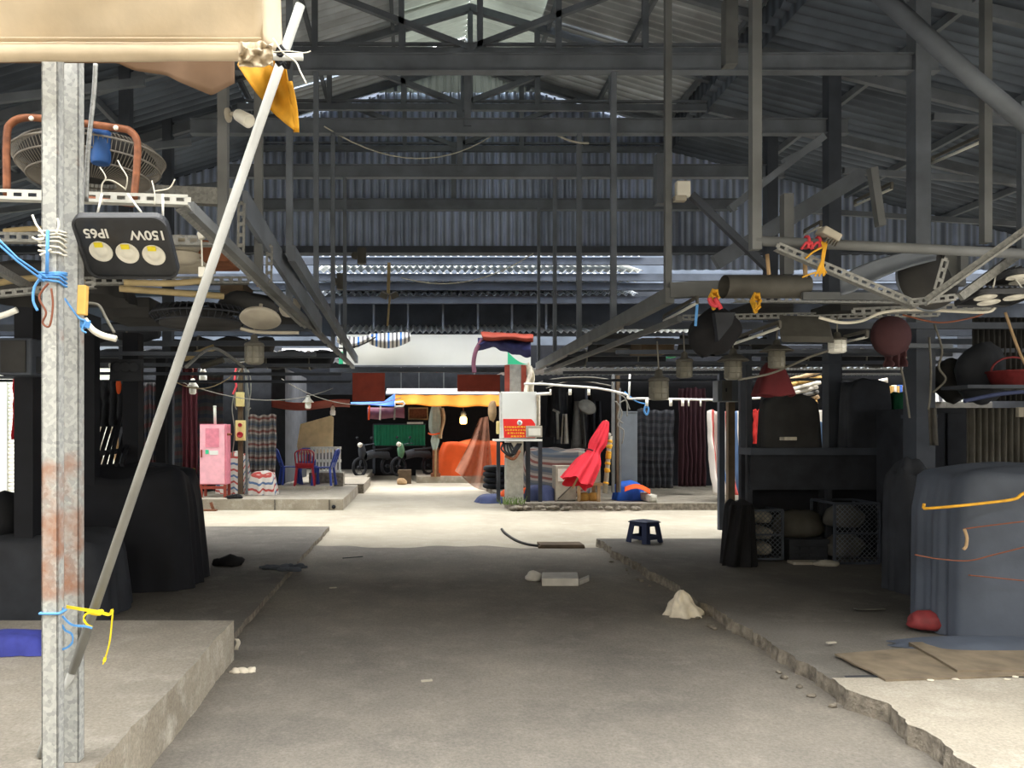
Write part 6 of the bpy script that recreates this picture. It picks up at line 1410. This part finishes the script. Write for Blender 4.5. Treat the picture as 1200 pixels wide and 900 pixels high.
b = MB(); b.tube([c + V(.2 * math.cos(a), 0, .12 + .14 * math.sin(a)) for a in [PI * k / 12 for k in range(13)]], .009, 6); b.part('handle', 'red_bag', t)
b = MB(); b.bx(X(1120, 7.0), X(1230, 7.0), 6.85, 7.2, Z(456, 7.0), Z(452, 7.0)); b.one('ledge', 'steel_dark', 'dark ledge carrying the red basket above the corrugated sheet', 'ledge')
b = MB(); b.blob(P(1150, 440, 7.3), (.22, .18, .30), 9, .25, flat=False); b.one('dark_sack', 'soot', 'sooty sack piled beside the red basket', 'sack')
b = MB(); b.blob(P(1118, 445, 7.6), (.20, .16, .22), 19, .25, flat=False); b.one('dark_sack', 'dusty_dark', 'dusty dark sack piled between the thick grey post and the sooty sack', 'sack')
b = MB(); b.tube(smooth_path([P(1130, 470, 6.9), P(1170, 462, 6.9), P(1215, 458, 6.9)]), .02, 6); b.one('blue_hose', 'navy_tarp', 'faded blue hose lying along the ledge', 'hose')
b = MB(); b.tube(smooth_path([P(1178, 366, 6), P(1188, 395, 6), P(1198, 420, 6), P(1210, 440, 6)]), .010, 6); b.one('tan_cable', 'cloth_tan', 'tan cable hanging down past the corrugated sheets', 'cable')
b = MB(); b.box(P(1195, 483, 7.1), (.05, .04, .09)); b.one('wall_socket', 'dusty_white', 'small pale socket box on the corrugated sheet', 'socket', bevel=.005)
b = MB(); b.sheet(lambda u, v: P(1088 + 9 * u + 2 * v, 478 + 44 * v, 7.2 + .02 * math.sin(u * 6)), 8, 14); b.one('grey_rag', 'cloth_grey', 'grey rag hanging on the thick post beside the covered stall', 'rag', solid=.01)
b = MB(); b.bx(X(1081, 8.0), X(1134, 8.0), 8.0, 8.8, .1, Z(478, 8.0)); b.bx(X(1083, 8), X(1106, 8), 7.98, 8, .4, Z(484, 8)); b.bx(X(1109, 8), X(1132, 8), 7.98, 8, .4, Z(484, 8)); b.one('dark_cupboard', 'soot', 'dark cupboard standing between the thick grey post and the corrugated sheet', 'cupboard', bevel=.008)
b = MB(); b.cover(V(X(1056, 7.3), 7.2, .1), .30, .4, 1.1, 14, .05, .4, 70, 16, .08, .1, nf=6); b.one('covered_pile', 'soot', 'narrow heap under dark tarpaulin between mesh cage and covered stall', 'covered pile')
# dusty goods stored on top of the stall roofs, east
def storebox(px0, px1, py0, py1, d, dep, m, label, name='carton'):
    b = MB(); x0, x1, z0, z1 = X(px0, d), X(px1, d), Z(py1, d), Z(py0, d); b.bx(x0, x1, d, d + dep, z0, z1)
    b.bx(x0 - .005, x1 + .005, d - .006, d, z0 + (z1 - z0) * .45, z0 + (z1 - z0) * .55); b.bx((x0 + x1) / 2 - .02, (x0 + x1) / 2 + .02, d - .008, d + dep, z1 - .002, z1 + .006)
    b.one(name, m, label, 'box', 'boxes stored on the stall roofs', bevel=.01)
storebox(700, 740, 392, 408, 9.4, .5, 'dusty_dark', 'dusty flat box stored on the stall roof near the third hanger post')
storebox(752, 790, 396, 412, 8.95, .5, 'wood_dark', 'brown flat box stored on the stall roof behind the bare jar lamp')
storebox(880, 930, 354, 366, 7.2, .5, 'dusty_dark', 'dusty flat box under the fat duct')
storebox(985, 1060, 352, 364, 6.6, .5, 'dusty_dark', 'long dusty box stored under the old fan')
for k, (px0, px1, py0, py1, d, m, lab) in enumerate(((755, 780, 415, 428, 12.6, 'green_sheet', 'green sheet bundle among the stall rafters behind the big jar lamp'), (783, 792, 414, 420, 12.6, 'green_sheet', 'small green bundle beside the green sheet bundle'))):
    b = MB(); b.blob(P((px0 + px1) / 2, (py0 + py1) / 2, d), ((px1 - px0) / 2 / F * d, .2, (py1 - py0) / 2 / F * d), k + 40, .2, flat=False); b.one('green_bundle', m, lab, 'bundle')
# ================================================================ west stalls (dark, under the racks)
for px, d, ww, lab in ((33, 6.2, .15, 'thick black post carrying the grey switch cabinet'), (106, 7.4, .13, 'black post directly behind the galvanised posts'), (156, 7.9, .16, 'black post with the dark hanging board, beside the rack of rods'), (190, 10.6, .13, 'dark post at the corner of the black draped stall'), (200, 10.7, .07, 'slim dark steel post, outermost of the west stall towards the street')):
    b = MB(); b.bx(X(px, d) - ww / 2, X(px, d) + ww / 2, d - ww / 2, d + ww / 2, .06, 2.6); b.one('stall_post', 'black_dark' if px < 195 else 'steel_dark', lab, 'post')
t = T('switch_cabinet', 'dark grey switch cabinet mounted on the thick black post', 'switch cabinet', P(29, 440, 6.05)); d = 5.95
b = MB(); b.bx(X(8, d), X(46, d), d - .12, d + .12, Z(441, d), Z(398, d)); bd = b.part('cabinet_body', 'steel_dark', t, bevel=.012)
b = MB(); b.bx(X(11, d), X(40, d), d - .135, d - .12, Z(438, d), Z(401, d)); b.part('door', 'dusty_dark', bd, bevel=.005)
b = MB(); b.box(P(47, 428, d), (.05, .1, .12)); b.part('side_box', 'soot', t)
drape('red_cloth', 'red_cloth', 15, 27, 443, 515, 7.5, 'bright red cloth hanging behind the thick black post', 'cloth', .05, 2, 5)
b = MB(); b.tube([P(-10, 442, 6.5), P(60, 443, 6.5)], .015, 6); b.one('hanging_rail', 'steel_dark', 'thin dark rail from which the red cloth hangs', 'rail')
# black covered stall and rods
b = MB(); cx, cy = X(130, 7.6), 8.1; b.cover(V(cx, cy - .3, .06), 1.5, .95, 1.12, 7, .04, .55, 110, 22, .10, .06, nf=9); b.one('covered_stall', 'black_dark', 'low stall under black cloth behind the white leaning pole', 'covered stall')
b = MB(); b.cover(V(X(172, 8.6), 8.85, .06), .62, .6, 1.02, 9, .07, .4, 70, 18, .14, .05, nf=6); b.one('black_cloth', 'black_cloth', 'black cloth with long folds draped at the stall corner beside the leaning pole', 'cloth')
b = MB(); b.cover(V(X(-20, 6.2), 6.5, .06), 1.9, .95, .66, 12, .03, .5, 100, 20, .06, .05, nf=9); b.one('covered_stall', 'soot', 'low sooty covered stall at the picture edge below the switch cabinet', 'covered stall')
b = MB(); b.lathe([(.0, .0), (.16, .0), (.18, .12), (.16, .24), (.09, .34), (0, .37)], V(X(2, 6.3), 6.35, .74), seg=24); b.one('black_hood', 'black_dark', 'black rounded hood standing on the sooty stall at the picture edge', 'hood')
t = T('rod_rack', 'rack of dark slanting rods standing on the black covered stall', 'rack', P(125, 540, 7.6))
for i in range(6):
    b = MB(); p = P(108 + 7 * i, 545, 7.9 - .1 * i); q = P(122 + 6.5 * i, 500 - (12 if i == 3 else 0), 8.3); b.bar(p, q, .035); b.part('rod', 'black_dark', t)
b = MB(); b.bar(P(92, 535, 7.9), P(150, 527, 7.9), .05); b.bar(P(100, 548, 7.7), P(140, 546, 7.7), .05); b.bar(P(92, 560, 7.9), P(96, 500, 7.9), .06); b.part('frame', 'black_dark', t)
# hanging dark board and goods seen behind
b = MB(); b.prism([P(130, 421, 7.6), P(165, 421, 7.6), P(165, 446, 7.6), P(128, 446, 7.6)], (0, .08, 0))
for k in range(3): b.lathe([(.05, 0), (.055, .01), (.04, .012), (0, .006)], P(137 + 10 * k, 430, 7.59), (0, -1, 0), 16)
b.one('dark_floodlight', 'soot', 'sooty three-lens floodlight hung on the black post with the hanging board', 'floodlight')
drape('hanging_garment', 'soot', 112, 150, 446, 500, 8.6, 'sooty cloth hung behind the rack of rods', 'garment', .05, 4, 8)
d = 14.9
for px, m, lab, y0, y1 in ((122, 'led_yellow', 'yellow cloth hung in the lit gap behind the rack of rods', 472, 490), (132, 'cloth_white', 'white cloth hung in the lit gap beside the yellow one', 470, 508), (116, 'cloth_white', 'tall white cloth strip in the lit gap behind the black post', 474, 545), (138, 'cloth_tan', 'tan cloth low in the lit gap behind the rack of rods', 500, 540)):
    drape('hanging_cloth', m, px - 4, px + 5, y0, y1, d, lab, 'cloth', .04, 2, px)
b = MB(); b.blob(P(139, 452, 8.3), (.03, .03, .09), 2, .2, flat=False); b.one('orange_tag', 'orange_tarp', 'small orange tag hanging above the rack of rods', 'tag')
b = MB(); b.tube([P(128, 428, 8.8), P(152, 428, 8.8)], .025, 8); b.one('pale_tube', 'milk_glass', 'short pale tube lamp behind the sooty floodlight', 'lamp')
drape('striped_curtain', 'tarp_dim', 165, 192, 448, 560, 14.3, 'dim striped curtain seen through the gap behind the leaning pole', seed=31)
# things stored on the west racks
def ledge_pipe(name, m, pts, r, label, cat='pipe', seg=8):
    b = MB(); b.tube(smooth_path(pts), r, seg); b.one(name, m, label, cat)
ledge_pipe('bamboo_pole', 'bamboo', [P(-20, 335, 4.6), P(40, 326, 4.7), P(100, 332, 4.8)], .02, 'pale bamboo pole lying on the racks at the picture edge', 'pole')
ledge_pipe('bamboo_pole', 'bamboo', [P(145, 331, 4.3), P(200, 332, 4.4), P(236, 329, 4.5)], .018, 'pale bamboo pole lying just below the floodlight', 'pole')
ledge_pipe('bamboo_pole', 'bamboo', [P(140, 338, 5.0), P(220, 344, 5.1), P(262, 347, 5.2)], .022, 'tan bamboo pole, lowest of those under the floodlight', 'pole')
ledge_pipe('bamboo_pole', 'bamboo', [P(5, 271, 4.3), P(40, 268, 4.3), P(90, 270, 4.3)], .016, 'tan bamboo pole lying behind the tied post', 'pole')
ledge_pipe('grey_pole', 'galvanised_dull', [P(218, 430, 6.5), P(250, 408, 7.0), P(285, 430, 7.5)], .016, 'bent grey pole among the stall rafters beside the jar lamp', 'pole')
ledge_pipe('bamboo_pole', 'bamboo', [P(216, 420, 8.0), P(251, 407, 8.0)], .035, 'short pale pole slanting under the racks near the jar lamp', 'pole')
ledge_pipe('grey_pole', 'dusty_metal', [P(236, 430, 8.5), P(262, 421, 8.5)], .035, 'grey slanting pole below the short pale pole', 'pole')
# white bowls
for k in range(3):
    b = MB(); c = P(215, 309 - 9 * k, 4.15); b.lathe([(.05, 0), (.075, .02), (.09, .045), (.095, .05), (.07, .03), (0, .015)], c, seg=24); b.one('white_bowl', 'dusty_white', ['dusty white bowl at the bottom of the stack behind the floodlight', 'dusty white bowl in the middle of the stack behind the floodlight', 'dusty white bowl on top of the stack behind the floodlight'][k], 'bowl', 'stack of bowls', bevel=0)
b = MB(); b.bx(X(196, 4.3), X(242, 4.3), 4.15, 4.5, Z(312.5, 4.3), Z(309, 4.3)); b.bx(X(218, 4.3), X(222, 4.3), 4.12, 4.15, Z(302, 4.3), Z(288, 4.3)); b.one('bowl_shelf', 'dusty_white', 'small pale shelf under the stacked bowls', 'shelf')
b = MB(); b.bx(X(222, 4.6), X(268, 4.6), 4.6, 4.9, Z(306, 4.6), Z(281, 4.6)); b.bx(X(222, 4.6), X(268, 4.6), 4.59, 4.6, Z(295, 4.6), Z(293, 4.6)); b.one('carton', 'brick', 'reddish brown carton stored on the rack behind the pull switch', 'box', bevel=.01)
b = MB(); b.tube([P(236, 270, 3.9), P(237, 312, 3.9)], .005, 5); b.box(P(237, 319, 3.9), (.033, .03, .05)); b.tube([P(237, 280, 3.9), P(235, 272, 3.9)], .02, 6); b.one('pull_switch', 'white_plastic', 'white pull switch dangling on a tan cord right of the floodlight', 'switch', bevel=.004)
t = T('old_fan', 'black ribbed fan cage lying on the racks under the bamboo poles', 'fan', P(232, 372, 5.3)); c = P(235, 370, 5.4); b = MB()
for i in range(44):
    a = 2 * PI * i / 44; e = V(math.cos(a), math.sin(a), 0); b.tube([c + e * .06 + V(0, 0, .07), c + e * .3 + V(0, 0, .05), c + e * .34, c + e * .3 + V(0, 0, -.05)], .004, 4)
for r, zz in ((.34, 0), (.2, .06), (.3, -.05)): b.tube([c + V(r * math.cos(k * PI / 18), r * math.sin(k * PI / 18), zz) for k in range(36)], .007, 5, closed=True)
b.part('fan_cage', 'soot', t); b = MB(); b.lathe([(0, .05), (.1, .05), (.28, -.03), (.28, -.07), (0, -.08)], c, seg=28); b.part('fan_drum', 'dusty_dark', t)
t = T('ceiling_lamp', 'dusty round lamp plate facing down beside the jar lamp on the west racks', 'lamp', P(305, 376, 5.0)); c = P(305, 374, 5.0); b = MB()
b.lathe([(0, -.012), (.12, -.01), (.135, 0), (.125, .02), (.05, .05), (0, .055)], c, (0, .42, 1), 32); b.part('plate', 'dusty_white', t)
b = MB(); b.tube([c + V(0, 0, .04), P(306, 356, 5.0)], .012, 6); b.tube(smooth_path([P(282, 385, 4.95), P(300, 389, 4.95), P(325, 390, 4.95), P(350, 390, 5.0)]), .012, 6); b.part('arm', 'dusty_white', t)
b = MB(); b.blob(P(290, 358, 5.6), (.22, .25, .09), 12, .2, flat=False); b.one('dark_sack', 'dusty_dark', 'dusty dark sack stored on the rack above the round lamp plate', 'sack')
b = MB(); b.cover(V(X(60, 5.2), 5.3, Z(350, 5.2)), .9, .6, .22, 3, .04, .5, 60, 12, .05, .04, nf=6); b.one('covered_pile', 'dusty_dark', 'dusty covered heap stored on the racks behind the tied post', 'covered pile')
storebox(120, 175, 348, 372, 5.8, .5, 'dusty_dark', 'dusty box stored on the west racks behind the white pipe stub')
storebox(20, 90, 362, 384, 6.4, .5, 'soot', 'sooty box stored on the west racks above the switch cabinet')
storebox(258, 285, 330, 350, 6.4, .4, 'wood_dark', 'brown box stored on the west racks by the edge beam')
storebox(315, 345, 366, 384, 8.2, .4, 'dusty_dark', 'dusty box near the far end of the west racks')
for a, c in (((-10, 372), (30, 365)),): 
    b = MB(); b.tube(smooth_path([P(-15, 374, 4.2), P(5, 369, 4.2), P(20, 363, 4.2)]), .017, 8); b.one('pale_tube', 'milk_glass', 'pale tube lamp slanting at the picture edge above the switch cabinet', 'lamp')
b = MB(); b.blob(P(340, 360, 7.2), (.10, .1, .09), 22, .25, flat=False); b.one('white_rag', 'crumple_white', 'pale rag stuck on the west edge beam', 'rag')
b = MB()
for i in range(5): b.tube([P(303 + 3 * math.cos(i), 323 + 3 * i, 5.2), P(308 + 3 * math.sin(i * 2), 326 + 2 * i, 5.2), P(312, 338 - 3 * i, 5.2)], .006, 5)
b.one('string_knot', 'yellow_string', 'yellowish string knot on the west edge beam', 'strings')
# wires under the racks
for k, (p, q, sag, m, lab) in enumerate(((P(200, 444, 11), P(286, 426, 12), .25, 'bamboo', 'tan wire strung from the slim dark post to the wooden post'), (P(205, 445, 12.5), P(390, 455, 17), .3, 'wire_grey', 'grey wire strung over the pink cabinet towards the plastic chairs'), (P(330, 444, 15.2), P(470, 466, 15.4), .3, 'wire_grey', 'grey wire drooping across the lane above the plastic chairs'), (P(380, 148, 9.2), P(575, 160, 11), .35, 'wire_white', 'pale wire sagging across the high tie beam'), (P(470, 325, 12), P(625, 297, 12), .25, 'wire_white', 'pale wire sagging below the end wall'), (P(365, 398, 11), P(440, 395, 12), .15, 'wire_black', 'black wire drooping at the end of the west edge beam'), (P(640, 150, 9.5), P(690, 168, 9.2), .05, 'wire_white', 'short pale wire on the tie beam over the aisle'))):
    b = MB(); b.tube(catenary(p, q, sag), .008 if k < 5 else .012, 5); b.one('strung_wire', m, lab, 'wire')
t = T('eave_floodlight', 'pair of small grey spotlights on a bar under the far eaves', 'floodlight', P(456, 340, 12.4))
b = MB(); b.bar(P(456, 308, 12.4), P(455, 345, 12.4), .05); b.bar(P(457, 345, 12.4), P(454, 382, 12.4), .03); b.part('bar', 'bamboo', t)
for px, rot in ((450, .4), (462, -.5)):
    b = MB(); b.box(P(px, 346, 12.3), (.12, .1, .09), (.3, rot, 0)); b.part('spotlight', 'dusty_metal', t)
for px, py, lab in ((424, 300, 'grey box with a dial fixed on the girt near the west hangers'), (400, 330, 'grey twin spotlight box fixed lower on the west hangers')):
    b = MB(); b.box(P(px, py, 12.3), (.14, .1, .26)); b.lathe([(.06, 0), (.06, .04), (.04, .05)], P(px - 8, py, 12.25), (0, -1, 0), 14); b.one('junction_box', 'dusty_metal', lab, 'junction box', bevel=.01)
# ================================================================ things on the floor
t = T('plastic_stool', 'small dark blue plastic stool standing on the kerb slab by the bright street', 'stool', G(751, 642, .0)); c = G(751, 642, .0)
c = V(c.x, 10.35, .1); t.location = c; w0, h0 = .145, .30
b = MB()
b.sheet(lambda u, v: c + V((u - .5) * .30, (v - .5) * .30, h0 - .012 * (1 - (2 * u - 1) ** 8) * 0 - .02 * (max(abs(u - .5), abs(v - .5)) * 2) ** 8), 16, 16, thick=.015); b.part('seat', 'stool_blue', t)
for sx in (-1, 1):
    for sy in (-1, 1):
        b = MB(); a = V(sx * .125, sy * .125, h0 - .02); e = V(sx * .165, sy * .165, 0)
        b.bar(c + a - V(sx * .03, 0, 0), c + e - V(sx * .03, 0, 0), .08, .012, side=(1, 0, 0)); b.bar(c + a - V(0, sy * .03, 0), c + e - V(0, sy * .03, 0), .08, .012, side=(0, 1, 0)); b.part('leg', 'stool_blue', t)
b = MB()
for sx, sy in ((0, -1), (0, 1), (-1, 0), (1, 0)):
    n = V(sx, sy, 0); s = V(-sy, sx, 0)
    b.bar(c + n * .128 - s * .12 + V(0, 0, h0 - .045), c + n * .128 + s * .12 + V(0, 0, h0 - .045), .012, .06); b.bar(c + n * .152 - s * .15 + V(0, 0, .075), c + n * .152 + s * .15 + V(0, 0, .075), .012, .05)
b.part('apron', 'stool_blue', t)
t.rotation_euler = (0, 0, .62)
c = G(665, 690); b = MB(); y = 7.9
b.prism([V(X(635, y), y, .0), V(X(678, y), y, 0), V(X(678, y), y, .085), V(X(635, y), y, .085)], (.06, .34, 0)); b.prism([V(X(679, y), y + .02, .0), V(X(697, y), y + .25, 0), V(X(697, y), y + .25, .05), V(X(679, y), y + .02, .05)], (.03, .14, 0))
b.one('foam_block', 'foam_white', 'flat pale foam block lying in the middle of the road', 'block', bevel=.008)
c = G(625, 681); b = MB(); b.blob(c + V(0, 0, .04), (.085, .06, .065), 3, .35); b.one('paper_scrap', 'foam_white', 'small pale crumpled scrap beside the flat foam block', 'scrap')
c = G(657, 641); b = MB(); b.bx(X(632, 10.55), X(683, 10.55), 10.45, 10.75, .0, .05); b.bx(X(630, 10.5), X(684, 10.5), 10.42, 10.47, .0, .035); b.one('dark_plank', 'wood_dark', 'flat dark plank lying at the corner of the kerb slab', 'plank', bevel=.006)
b = MB()
pts = [P(588, 622, 0)]; pl_ = [(588, 621), (592, 626), (604, 634), (618, 639), (632, 641)]
pl_ = [G(x, y) + V(0, 0, .012) for x, y in pl_]; b.tube(smooth_path(pl_), .022, 6); b.one('black_hose', 'wire_black', 'short black hose trailing on the road from the dark plank', 'hose')
c = G(802, 722); b = MB()
def crum(u, v):
    a = 2 * PI * v; r = (.145 * (1 - u) ** .75 + .012) * (1 + .35 * noise.noise(V(math.cos(a) * 2, math.sin(a) * 2, u * 3)) + .16 * math.sin(7 * a + 5 * u))
    return c + V(r * math.cos(a) - .02 * u, r * .7 * math.sin(a), .225 * u + .03 * noise.noise(V(math.cos(a) * 3, u * 4, 3)) * u)
b.sheet(crum, 16, 44); b.one('plastic_bag', 'crumple_white', 'crumpled cream plastic bag standing at the kerb of the road', 'bag')
c = G(285, 789); b = MB()
for i, (dx, r) in enumerate(((-.05, .035), (.0, .045), (.05, .03))): b.blob(c + V(dx, .01 * i, .012), (r, .03, .022), i + 3, .5)
b.one('crumpled_paper', 'crumple_white', 'crumpled white paper on the road beside the raised platform', 'paper')
c = G(275, 764); b = MB(); b.sheet(lambda u, v: c + V(.03 * u + .01 * math.sin(v * 5), .03 * v, .09 * (1 - v) + .005), 4, 8); b.one('paper_strip', 'crumple_white', 'thin white paper strip leaning at the platform corner', 'paper', solid=.003)
c = G(272, 663, .06); b = MB(); b.blob(c + V(-.02, 0, .05), (.15, .10, .08), 6, .35); b.blob(c + V(-.14, 0, .03), (.09, .06, .05), 8, .35); b.one('dark_rag', 'black_cloth', 'black rag lying on the aisle floor under the west stall', 'rag')
c = G(330, 667, .06); b = MB()
for i in range(7): b.blob(c + V(random.uniform(-.2, .2), random.uniform(-.12, .12), .015), (.08, .05, .03), i + 30, .5)
b.tube(smooth_path([c + V(-.25, 0, .02), c + V(-.1, .05, .03), c + V(.1, -.03, .02), c + V(.28, .04, .02)]), .015, 5); b.one('litter_heap', 'steel_dark', 'flat heap of dark litter at the edge of the aisle slab', 'litter')['kind'] = 'stuff'
for k, (px, py, m, lab) in enumerate(((413, 655, 'soot', 'thin black stick lying on the road in the aisle'), (390, 690, 'dusty_white', 'small pale paper flake on the dark road'), (500, 800, 'dusty_white', 'tiny pale paper flake on the lit road'), (1020, 715, 'dusty_metal', 'flat grey scrap on the kerb before the mesh cages'), (975, 755, 'dusty_white', 'small pale flake on the kerb near the floor boards'))):
    h = .115 if px > 800 else 0; c = G(px, py, h); b = MB(); L_ = .12 if k in (0, 3) else .035; b.bar(c + V(-L_, 0, .01), c + V(L_, .12 if k == 0 else .02, .01), .02 if k != 3 else .06, .01); b.one('floor_scrap', m, lab, 'scrap')
# flat boards on the kerb
def board(pts, h, m, label):
    b = MB(); top = [G(x, y, .115) for x, y in pts]; n = len(top)
    out = []
    for i in range(n):
        p, q = top[i], top[(i + 1) % n]
        for k in range(8):
            r = p.lerp(q, k / 8); out.append(r + V(.018 * noise.noise(r * 5), .018 * noise.noise(r * 5 + V(9, 0, 0)), h))
    b.prism([p - V(0, 0, h) for p in out], (0, 0, h)); return b.one('cardboard_sheet', m, label, 'board', 'flat sheets on the kerb')
board([(978, 768), (1062, 762), (1200, 770), (1300, 790), (1040, 799)], .012, 'cardboard_floor', 'worn brown sheet lying flat on the kerb, partly under the darker sheet')
board([(1066, 757), (1200, 757), (1340, 770), (1320, 790), (1122, 790)], .026, 'cardboard_floor', 'darker brown sheet lying flat before the covered stall, overlapping the other')
b = MB()
for x, y in ((1120, 797), (1126, 794), (1090, 798), (1180, 797), (1190, 794)): c = G(x, y, .115); b.blob(c + V(0, 0, .005), (.022, .014, .005), x, .6, 8, 5)
b.one('paper_bits', 'crumple_white', 'torn white paper bits along the edge of the flat sheets', 'litter')['kind'] = 'stuff'
# rolled tarpaulins stored across the stall rafters
for a, c, d, zz, r, m, lab in ((50, 185, 8.6, 2.70, .10, 'soot', 'dark rolled tarpaulin on the rafters just above the rack of rods'),
                               (205, 318, 10.0, 2.70, .11, 'dusty_dark', 'dusty rolled tarpaulin on the rafters above the two small hanging bulbs'),
                               (110, 250, 11.6, 2.70, .12, 'soot', 'dark rolled tarpaulin on the farthest rafters behind the leaning pole'),
                               (288, 388, 11.6, 2.68, .13, 'black_dark', 'black rolled tarpaulin on the rafters at the aisle corner near the blue striped cloth'),
                               (655, 775, 11.6, 2.70, .12, 'soot', 'dark rolled tarpaulin on the rafters over the white pipe rail'),
                               (795, 900, 10.0, 2.72, .11, 'dusty_dark', 'dusty rolled tarpaulin on the rafters behind the black strapped bundle'),
                               (910, 1045, 11.6, 2.70, .13, 'black_dark', 'black rolled tarpaulin on the rafters above the lit cloth rolls'),
                               (920, 1060, 8.6, 2.70, .09, 'soot', 'dark rolled tarpaulin on the rafters between flat shade and round fan')):
    t = T('rolled_tarpaulin', lab, 'tarpaulin', V(X((a + c) / 2, d), d, zz - r), 'tarpaulins stored on the rafters'); n = 16
    pts = [V(X(a + (c - a) * k / n, d), d + .04 * math.sin(k * .7 + a), zz + .025 * math.sin(k * 1.1 + c)) for k in range(n + 1)]
    b = MB(); b.tube(pts, r, 12); b.part('roll', m, t)
    for k in (4, 12):
        b = MB(); b.tube([pts[k] + V(0, (r + .006) * math.cos(q * PI / 8), (r + .006) * math.sin(q * PI / 8)) for q in range(16)], .012, 5, closed=True); b.part('tie', 'wire_grey', t)
